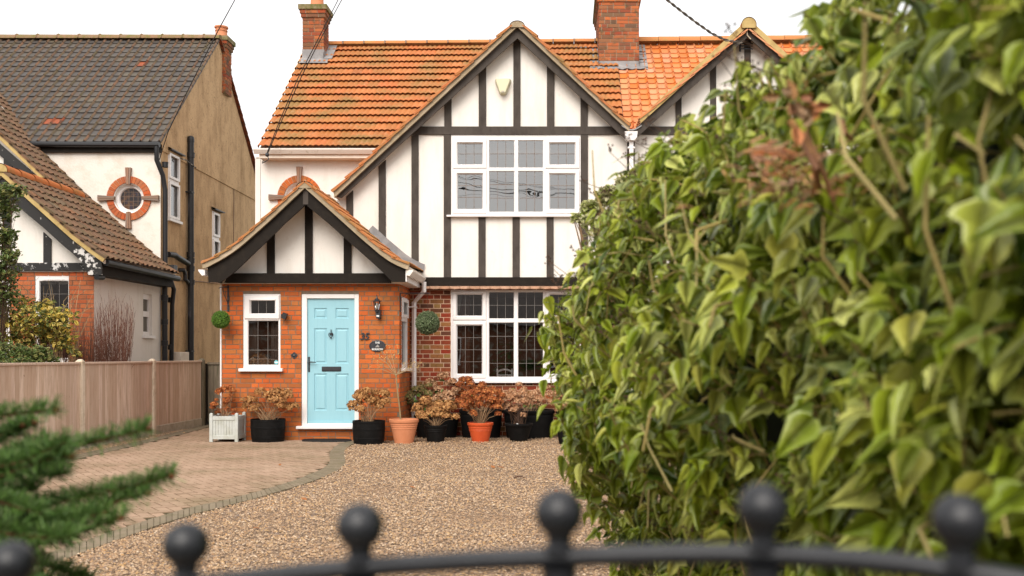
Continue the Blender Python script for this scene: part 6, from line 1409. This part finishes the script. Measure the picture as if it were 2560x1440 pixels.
twiggy('bare_shrub', 'upright bare reddish twig shrub against the white wing wall', (-7.12, 16.5, 0), (222, 338, 735, 60, 30), 105, 'twig_red')
twiggy('bare_shrub', 'low dense bare brown twigs between yellow shrub and brick corner', (-7.45, 16.2, 0), (150, 268, 800, 60, 30), 130, 'twig_red', .006)

# ================================================================ IVY HEDGE (right foreground)
ivy = thing('ivy_hedge', 'thick glossy green ivy hedge filling the right side', 'hedge', (.9, 3.0, 0))
def xf(Y): return .53 + (-.07 - .53) * (np.clip(Y, .2, 5) - 1.2) / (4.6 - 1.2)       # face of the hedge
def cross(s, Y):
    """s: 0 ground .. 1 crest -> offset from the face and height"""
    z = s * 2.07
    off = np.where(z < .9, .14 + (.9 - z) * .42, np.where(z < 1.2, (1.2 - z) * .46, np.clip((z - 1.3) / .78, 0, 1) ** 2.0 * .24))
    return off, z
def ivy_pts(n, Y0, Y1, jit=.10, pw=1.6):
    u_ = nr.random(n); Y = Y0 + (Y1 - Y0) * u_ ** pw; s = .14 + .88 * nr.random(n); s = np.clip(s, 0, 1.0)
    off, z = cross(s, Y); tp_ = np.clip((2.05 - z) / .5, .35, 1)
    bump = .06 * np.sin(Y * 5.3 + z * 3.1) + .045 * np.sin(z * 8.7 + Y * 2.2) + .03 * np.sin(Y * 13 + z * 11)
    end = np.clip((Y - 4.4) / .5, 0, 1); X = xf(Y) - .035 + off + bump * np.clip(Y / 3, .35, 1) * tp_ + end ** 2 * .4
    z = z * (1 - .06 * end) * (1 - .055 * np.clip((Y - 2.8) / 1.8, 0, 1)) + .03 * np.sin(Y * 4.1)
    dep = nr.random(n) ** 1.3 * jit * 2.4 - jit * .3
    return X + dep, Y, z, dep, s
STEMP = []
def ivy_leaves(nc, Y0, Y1, size, m, name='ivy_leaves', top=False, pw=1.6, jit=.10, per=7):
    """rosettes of drooping leaves at the shoot tips"""
    X, Y, z, dep, s = ivy_pts(nc, Y0, Y1, jit, pw)
    if top: X = xf(Y) + .18 + nr.random(nc) * 1.2; z = 2.0 - .11 * np.clip((Y - 2.8) / 1.8, 0, 1) + .05 * np.sin(X * 7 + Y * 5) + .05 * nr.random(nc)
    C = np.stack([X, Y, z], 1); A = np.array((-.75, -.45, .35)) + .45 * nr.normal(size=(nc, 3)); A[:, 0] = -abs(A[:, 0])
    if top: A = np.array((-.2, -.3, 1.)) + .35 * nr.normal(size=(nc, 3))
    A /= np.linalg.norm(A, axis=1, keepdims=True)
    STEMP.append((C, A))
    U = np.cross(A, rv(nc)); U /= np.linalg.norm(U, axis=1, keepdims=True); V_ = np.cross(A, U)
    n = nc * per; ci = np.repeat(np.arange(nc), per); k = np.tile(np.arange(per), nc)
    th = k * 2.4 + nr.random(n) * .8; rad = U[ci] * np.cos(th)[:, None] + V_[ci] * np.sin(th)[:, None]
    back = (k / per)[:, None] * .11 + .02 * nr.random((n, 1))
    base = C[ci] - A[ci] * back + rad * (.012 + .03 * nr.random((n, 1)))
    tip = rad * .75 + A[ci] * .25 + np.array((0, 0, -.9)) + .42 * nr.normal(size=(n, 3))
    nm = A[ci] * .8 + rad * .35 + np.array((-.1, -.1, .55)) + .50 * nr.normal(size=(n, 3))
    sz = size * (.35 + 1.0 * nr.random(n) ** .8) * (1.1 - .35 * np.repeat(nr.random(nc) < .25, per))
    g = nr.integers(0, 3, n); VF = [leaves(base[g == i], nm[g == i], tip[g == i], sz[g == i], IVY[i]) for i in range(3)]
    return npmesh(name, VF, m, ivy, smooth=True)
ivy_leaves(2700, .75, 4.85, .057, 'ivy', per=6, pw=1.35)
ivy_leaves(520, .95, 4.6, .066, 'ivy', top=True)
mb = MB()
for C_, A_ in STEMP:
    for i in range(0, len(C_), 2):
        c0 = Vector(C_[i]); a0 = Vector(A_[i]); mb.tube([c0 - a0 * .16 + Vector((.03, 0, -.03)), c0 - a0 * .07, c0], [.0032, .0026, .002], 5, caps=False)
# dark bare interior
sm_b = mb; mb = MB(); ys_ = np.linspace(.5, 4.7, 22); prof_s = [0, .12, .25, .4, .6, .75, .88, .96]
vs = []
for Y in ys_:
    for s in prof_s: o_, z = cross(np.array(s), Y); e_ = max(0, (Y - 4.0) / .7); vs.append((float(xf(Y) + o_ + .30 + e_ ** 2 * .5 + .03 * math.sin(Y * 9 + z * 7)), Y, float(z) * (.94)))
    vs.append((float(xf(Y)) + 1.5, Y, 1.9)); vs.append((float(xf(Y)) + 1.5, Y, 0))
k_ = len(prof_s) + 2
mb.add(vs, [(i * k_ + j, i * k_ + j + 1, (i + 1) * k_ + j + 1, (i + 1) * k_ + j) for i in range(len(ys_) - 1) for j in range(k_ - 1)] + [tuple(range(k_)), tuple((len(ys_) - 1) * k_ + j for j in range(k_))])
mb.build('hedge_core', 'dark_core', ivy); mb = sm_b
# stems
for i in range(130):
    X, Y, z, dep, s = [float(a[0]) for a in ivy_pts(1, 1.0, 4.6, .05)]
    a = rnd.random() * 6.28; l = .10 + .28 * rnd.random(); p0 = Vector((X + .05, Y, z)); p1 = p0 + Vector((-.05 - .05 * rnd.random(), math.cos(a) * l * .6, math.sin(a) * l)); pm = p0.lerp(p1, .5) + Vector((-.03, 0, .01)); r_ = .0022 + .0025 * rnd.random()
    mb.tube([p0, pm, p1], [r_, r_ * .9, r_ * .6], 5)
mb.build('ivy_stems', 'ivy_stem', ivy)
# umbels of dark berries poking out
mb = MB()
for i in range(130):
    X, Y, z, dep, s = [float(a[0]) for a in ivy_pts(1, 1.6, 4.9, .02, .8)]
    if rnd.random() < .3: z = 2.02; X += .25
    d = Vector((-.7 + .5 * rnd.random(), (rnd.random() - .5), .4 * rnd.random() + .1)).normalized(); p0 = Vector((X, Y, z)); p1 = p0 + d * (.05 + .07 * rnd.random()); mb.tube([p0, p1], [.0015, .0012], 4)
    for j in range(6): q = p1 + Vector(((rnd.random() - .5) * .035, (rnd.random() - .5) * .035, rnd.random() * .022)); mb.tube([p1, q], .0006, 3, caps=False); mb.lathe(tuple(q), [(.001, -.0035), (.0035, 0), (.001, .0035)], 6)
mb.build('berries', 'stem_dark', ivy)
# rusty dead stems
ds = thing('dead_climber_stems', 'tangle of rusty orange dead climber stems caught in the ivy', 'dead stems', tuple(P(1980, 420, 2.35)))
mb = MB(); Yd = 1.70
for (a, b, c_) in (((1975, 300), (2030, 380), (2040, 480)), ((2010, 330), (2045, 400), (2085, 500)), ((1990, 320), (2040, 420), (2050, 470)), ((2100, 300), (2110, 330), (2130, 350))):
    mb.tube([P(*a, Yd - .05), P(*b, Yd - .05), P(*c_, Yd)], [.006, .005, .004], 6)
for i in range(120):
    x, y = rnd.gauss(1990, 80), rnd.gauss(450, 42); a = rnd.random() * 6.28; l = rnd.uniform(15, 60); Y = Yd + rnd.uniform(-.10, .08); mb.tube([P(x, y, Y), P(x + math.cos(a) * l * .5, y + math.sin(a) * l * .3 - 5, Y - .02), P(x + math.cos(a) * l, y + math.sin(a) * l * .6, Y)], [.0022, .0017, .001], 4, caps=False)
for i in range(40):
    x, y = rnd.gauss(1915, 30), rnd.gauss(380, 12); a = rnd.gauss(0, .3); l = rnd.uniform(20, 50); Y = Yd; mb.tube([P(x, y, Y), P(x + l, y + math.sin(a) * l, Y)], [.003, .0015], 4, caps=False)
mb.build('stems', 'twig_orange', ds)
n = 24; c = np.array([tuple(P(rnd.gauss(2010, 34), rnd.gauss(262, 24), Yd - .1)) for _ in range(n)]); npmesh('withered_leaves', [leaves(c, rv(n), rv(n), .018 + .02 * nr.random(n), OVAL)], 'twig_orange', ds)
# pale flowering shrub behind the ivy
bush('pale_flowering_shrub', 'cream flowered shrub rising behind the far end of the ivy', 'shrub', (.45, 5.9, 0),
     [(1478, 520, 5.6, 26, 18, 1.0), (1525, 490, 5.6, 34, 24, 1.6), (1572, 455, 5.7, 34, 24, 1.4), (1610, 425, 5.7, 26, 20, .8), (1500, 560, 5.6, 50, 40, .8), (1580, 520, 5.6, 60, 50, .8), (1445, 545, 5.5, 14, 10, .3)], ['cream_leaf', 'cream_leaf', 'cream_leaf', 'ivy'], .030, 3600, OVAL, 'stem', droop=0)
# small ground ivy at the foot
bush('ground_ivy', 'small blue green ivy trailing on gravel by the last pot', 'plant', (PX(1450, 14.5), 14.5, 0), [(1432, 1105, 14.6, 14, 14, 1), (1448, 1125, 14.2, 16, 10, 1), (1425, 1142, 13.8, 14, 6, .7), (1455, 1090, 14.8, 10, 10, .5)], mat('blue_green_ivy', [(.06, .10, .05), (.10, .14, .08), (.04, .07, .03)], .6), .055, 170, IVY[0], 'stem_dark')

# ================================================================ FIR (left foreground)
fir = thing('fir_tree', 'out of focus young fir with upturned branches at lower left', 'fir tree', (-1.75, 2.0, 0))
mb = MB(); mb.tube([(-1.75, 2.05, 0), (-1.74, 2.03, .7), (-1.72, 2.0, 1.5), (-1.72, 2.0, 2.1)], [.045, .035, .02, .006], 10); mb.build('trunk', 'fir_bark', fir, smooth=True)
NP, NN, NT = [], [], []; bm_ = MB(); buds = MB()
def frond(pts, dens=1.0, ln=.024, bud=True, rb=.0035):
    pts = [Vector(p) for p in pts]; bm_.tube(pts, [rb] * (len(pts) - 1) + [rb * .6], 5)
    L_ = [0]
    for a, b in zip(pts, pts[1:]): L_.append(L_[-1] + (b - a).length)
    n = int(L_[-1] * 1900 * dens)
    for i in range(n):
        s = rnd.random() * L_[-1]
        for j in range(len(pts) - 1):
            if s <= L_[j + 1]: break
        q = (s - L_[j]) / (L_[j + 1] - L_[j]); p = pts[j].lerp(pts[j + 1], q); d = (pts[j + 1] - pts[j]).normalized()
        up = Vector((rnd.gauss(0, .7), rnd.gauss(0, .7), rnd.gauss(.55, .6))); up = (up - d * up.dot(d)).normalized(); t = (up + d * .55).normalized()
        NP.append(tuple(p)); NT.append(tuple(t)); NN.append(tuple(Vector((rnd.gauss(0, 1), rnd.gauss(0, 1), rnd.gauss(0, 1)))))
    if bud:
        b_ = MB(); b_.ball(tuple(pts[-1]), .0055, 6); b_.build('bud', 'bud', fir)
    return pts
Yf = 1.9
def fp(*pp): return [P(x, y, Yf + dy) for x, y, dy in pp]
frond(fp((-900, 1120, .1), (-300, 1070, .0), (0, 1040, 0), (140, 1024, 0)), 1.2, bud=True)
frond(fp((-900, 1180, .1), (-100, 1200, 0), (120, 1135, 0), (210, 1112, 0), (300, 1090, 0), (372, 1072, 0)), 1.3)
frond(fp((-600, 1260, 0), (0, 1190, -.05), (110, 1150, -.05), (180, 1140, -.05)), 1.5)
frond(fp((-800, 1400, .1), (0, 1290, .05), (200, 1245, 0), (330, 1215, 0), (430, 1190, 0)), 1.6)
frond(fp((0, 1330, 0), (180, 1290, 0), (290, 1255, 0), (372, 1232, 0)), 1.5)
frond(fp((-300, 1380, -.05), (60, 1330, -.05), (180, 1300, -.05), (262, 1283, -.05)), 1.8)
frond(fp((-300, 1450, -.05), (60, 1375, -.05), (200, 1330, -.05), (302, 1296, -.05)), 1.8)
for i in range(60):
    x0_, y0_ = rnd.uniform(-420, 40), rnd.uniform(1120, 1470); l = rnd.uniform(140, 300); a = R(rnd.uniform(-28, 22)); dy = rnd.uniform(-.12, .35)
    xe = min(x0_ + l, 60 + 260 * max(0, min(1, (y0_ - 1090) / 200)) * rnd.uniform(.6, 1)); frond([P(x0_, y0_, Yf + dy), P((x0_ + xe) / 2, y0_ - math.sin(a) * l * .4 + 8, Yf + dy), P(xe, y0_ - math.sin(a) * l, Yf + dy - .02)], 1.5, bud=rnd.random() < .25)
for i in range(26):
    z = .25 + i * .055; a = i * 2.4; l = .75 - z * .2; p0 = Vector((-1.74, 2.02, z)); e = p0 + Vector((math.cos(a) * l, abs(math.sin(a)) * l * .9 + .0, -.05)); 
    if e.x > -1.3 and z > .5: e.x = -1.3
    frond([p0, p0.lerp(e, .5) + Vector((0, 0, .03)), e], .8, bud=False)
bm_.build('branches', 'fir_bark', fir)
NP, NN, NT = np.array(NP), np.array(NN), np.array(NT); npmesh('needles', [leaves(NP, NN, NT, .027 + .010 * nr.random(len(NP)), NEEDLE)], 'needle', fir)

# ================================================================ IRON GATE (near foreground)
fx = [(30, 1408, 55), (465, 1362, 56.5), (900, 1315, 58), (1398, 1283, 61), (1908, 1270, 64.5), (2400, 1302, 70)]
gp3 = []
for x, y, r in fx: d = .018 * F / r; gp3.append(P(x, y, d))
dv = gp3[-1] - gp3[-2]; gp3.append(gp3[-1] + Vector((dv.x, dv.y, -.016))); gp3.insert(0, gp3[0] * 2 - gp3[1] - Vector((0, 0, .004)))
gate = thing('iron_gate', 'blurred black iron gate with ball finials along its arched top', 'gate', tuple(Vector((gp3[3].x, gp3[3].y, 0))))
rail = [p - Vector((0, 0, .0325)) for p in gp3]; rail[0] += rail[0] - rail[1]; 
mb = MB(); sub = []
for i in range(len(rail) - 1):
    for j in range(6):
        t = j / 6; p0, p1, p2, p3 = rail[max(0, i - 1)], rail[i], rail[i + 1], rail[min(len(rail) - 1, i + 2)]
        sub.append(.5 * ((2 * p1) + (-p0 + p2) * t + (2 * p0 - 5 * p1 + 4 * p2 - p3) * t * t + (-p0 + 3 * p1 - 3 * p2 + p3) * t ** 3))
sub.append(rail[-1]); mb.tube(sub, .0078, 10); mb.build('top_rail', 'gunmetal', gate, smooth=True)
mb = MB(); mb.tube([Vector((p.x, p.y, .14)) for p in sub[::6]], .008, 8); mb.build('bottom_rail', 'gunmetal', gate, smooth=True)
for p in gp3[1:]:
    mb = MB(); mb.ball(tuple(p), .018, 14); mb.lathe((p.x, p.y, p.z), [(.010, -.0145), (.0085, -.022), (.0115, -.0245), (.0115, -.029)], 16); mb.build('ball_finial', 'gunmetal', gate, smooth=True)
    mb = MB(); mb.lathe((p.x, p.y, p.z), [(.013, -.040), (.013, -.046), (.0075, -.062), (.0075, .14 - p.z)], 14); mb.build('upright_bar', 'gunmetal', gate, smooth=True)

# ================================================================ CABLES
def cable(name, label, pts, r, m='cable', twist=False):
    mb = MB(); pts = [Vector(p) for p in pts]
    if twist: mb.tube(pts[8:], r * .8, 6, caps=False); pts = pts[:9]
    if twist:
        L_ = 0; fine = []
        for a, b in zip(pts, pts[1:]):
            n = max(2, int((b - a).length / .03))
            for i in range(n): fine.append(a.lerp(b, i / n))
        for ph in (0, math.pi):
            mb.tube([p + Vector((0, math.cos(i * .55 + ph), math.sin(i * .55 + ph))) * r * .8 for i, p in enumerate(fine)], r * .7, 5, caps=False)
    else: mb.tube(pts, r, 6, caps=False)
    return tag(mb.build(name, m, origin=tuple(pts[0])), label, 'cable')
pole = Vector((-7.0, -9.0, 0))
def cat(a, b, sag, n=24): return [a.lerp(b, i / n) - Vector((0, 0, sag * 4 * (i / n) * (1 - i / n))) for i in range(n + 1)]
near = [P(1855, 107, 16.9), P(1815, 100.5, 16.55), P(1780, 84, 16.2), P(1740, 56, 15.8), P(1702, 27, 15.45), P(1668, 0, 15.1)]
e = near[-1]; d = (near[-1] - near[-2]).normalized()
cable('twisted_cable', 'thick twisted cable sagging to the right hand gable peak', near + [e + d * .8, e + d * 1.8 + Vector((0, 0, .08))] + cat(e + d * 3 + Vector((0, 0, .2)), pole + Vector((0, 0, 9.5)), .4)[1:], .016, 'cable_twist', True)
cable('telephone_wire', 'thin wire rising from the neighbour eaves past the chimney pot', [P(398, 400, 19.6), P(420, 330, 19.2), P(470, 225, 18.7), P(520, 125, 18.2), P(553, 62, 17.9), P(587, 0, 17.5), pole + Vector((0, .3, 9.2))], .0085)
cable('telephone_wire', 'left one of two thin wires crossing the orange roof', [P(667, 384, 17.5), P(700, 300, 17.3), P(745, 195, 17.0), P(790, 108, 16.7), P(845, 0, 16.3), pole + Vector((.2, 0, 9.0))], .0075)
cable('telephone_wire', 'right one of two thin wires crossing the orange roof', [P(669, 384, 17.5), P(705, 300, 17.3), P(752, 195, 17.0), P(800, 100, 16.7), P(854, 0, 16.3), pole + Vector((.3, 0, 9.0))], .0075)
mb = MB(); mb.ball(tuple(P(668, 387, 17.5)), .035, 8); mb.tube([P(668, 388, 17.5), P(672, 398, 17.5), P(662, 405, 17.6), P(656, 408, 17.75), P(658, 400, 17.85)], .008, 5); tag(mb.build('wire_clamp', 'iron', origin=tuple(P(668, 387, 17.5))), 'small black wire clamp under the white gutter', 'clamp')
# street side behind the camera, seen in the window panes
pl_ = thing('utility_pole', 'wooden utility pole with wires reflected in the upper window', 'utility pole', tuple(pole))
mb = MB(); mb.tube([pole, pole + Vector((0, 0, 10))], [.16, .11], 12); mb.build('pole', 'fir_bark', pl_, smooth=True)
mb = MB(); mb.box(pole.x - .6, pole.x + .6, pole.y - .05, pole.y + .05, 9.1, 9.22)
for x in (-.5, -.2, .2, .5): mb.lathe((pole.x + x, pole.y, 9.22), [(.02, 0), (.05, .03), (.03, .06), (.05, .09), (.001, .13)], 8)
mb.build('crossarm', 'iron', pl_)
for i, (z0_, z1_, sg_, yo) in enumerate(((9.0, 8.6, 1.0, 0), (8.6, 8.9, .8, .1), (9.3, 9.6, 1.3, -.2), (8.2, 9.4, .7, .2), (9.2, 7.2, .4, .1))):
    cable('street_wire', ['thick street wire reflected low in the upper window', 'second street wire reflected in the upper window', 'thin street wire reflected in the upper window panes', 'rising street wire reflected in the upper window', 'falling street wire reflected in the upper window'][i], cat(pole + Vector((0, yo, z0_)), Vector((16, -9 + yo * 3, z1_)), sg_), .014 if i < 2 else .008)
oh = thing('opposite_house', 'house across the street seen only as a reflection in the glass', 'house', (2, -16, 0))
mb = MB(); mb.box(-40, 34, -17.0, -16.8, 0, 3.0); mb.build('wall', mat('dim_brick', (.20, .08, .04), .9, 4, (.3, .25, .2), .5, .6), oh)
mb = MB(); mb.add([(-41, -16.5, 2.9), (35, -16.5, 2.9), (35, -21, 6.3), (-41, -21, 6.3)], [(0, 1, 2, 3)]); mb.build('roof', 'slate', oh)
for x in (-31, -25, -19, -13, -7, -1, 5, 11, 17):
    w = MB(); w.box(x, x + 1.8, -16.82, -16.74, .8, 2.3); w.box(x + .1, x + .85, -16.74, -16.72, .9, 2.2, 1); w.box(x + .95, x + 1.7, -16.74, -16.72, .9, 2.2, 1); w.build('window', ['upvc', 'interior'], oh)
mb = MB(); mb.box(-20, 24, -2.6, -2.4, 0, .9); tag(mb.build('street_wall', 'brick_old', origin=(0, -2.5, 0)), 'low brick wall across the pavement behind the viewpoint', 'wall') if False else None

# ---------------- litter on the gravel
def dead(x, y, sz, a, first=[None]):
    X, Y = G(x, y)
    if first[0] is None:
        V_, T_ = OVAL; mb = MB(); mb.add([(p[0], p[1] - .5, .25 * abs(p[0]) + .12 * p[1] * p[1]) for p in V_], T_); o = mb.build('fallen_leaf', mat('dead_leaf', (.36, .13, .035), .8, 30, (.2, .08, .03), .4, .7)); first[0] = o
    else: o = first[0].copy(); S.collection.objects.link(o)
    o.location = (X, Y, .028); o.scale = (sz, sz, sz); o.rotation_euler = (.15, -.1, a); return o
for x, y, sz, a, l in ((1232, 1174, .085, .4, 'left one of two curled brown leaves below the orange pot'), (1252, 1175, .095, 1.9, 'right one of two curled brown leaves below the orange pot'), (1120, 1133, .08, 2.5, 'curled brown leaf on gravel below the black pot'), (760, 1256, .07, .9, 'curled brown leaf near the kerb edging'), (1180, 1262, .07, 3.0, 'curled brown leaf in the middle of the gravel'), (1030, 1225, .06, 1.2, 'small brown leaf on open gravel below the terracotta pot'), (1390, 1236, .07, .2, 'brown leaf on gravel close to the ivy'), (640, 1330, .06, 2.2, 'brown leaf on gravel between two gate balls at left'), (700, 1168, .06, .3, 'dark brown leaf lying on the block paving')):
    tag(dead(x, y, sz, a), l, 'leaf', 'fallen leaves on the ground')
mb = MB(); X, Y = G(1296, 1200); mb.tube([(X - .05, Y, .022), (X - .01, Y + .02, .035), (X + .07, Y + .01, .03)], [.007, .009, .005], 6); tag(mb.build('stick', 'stem_dark', origin=(X, Y, 0)), 'short dark stick lying on the gravel', 'stick')
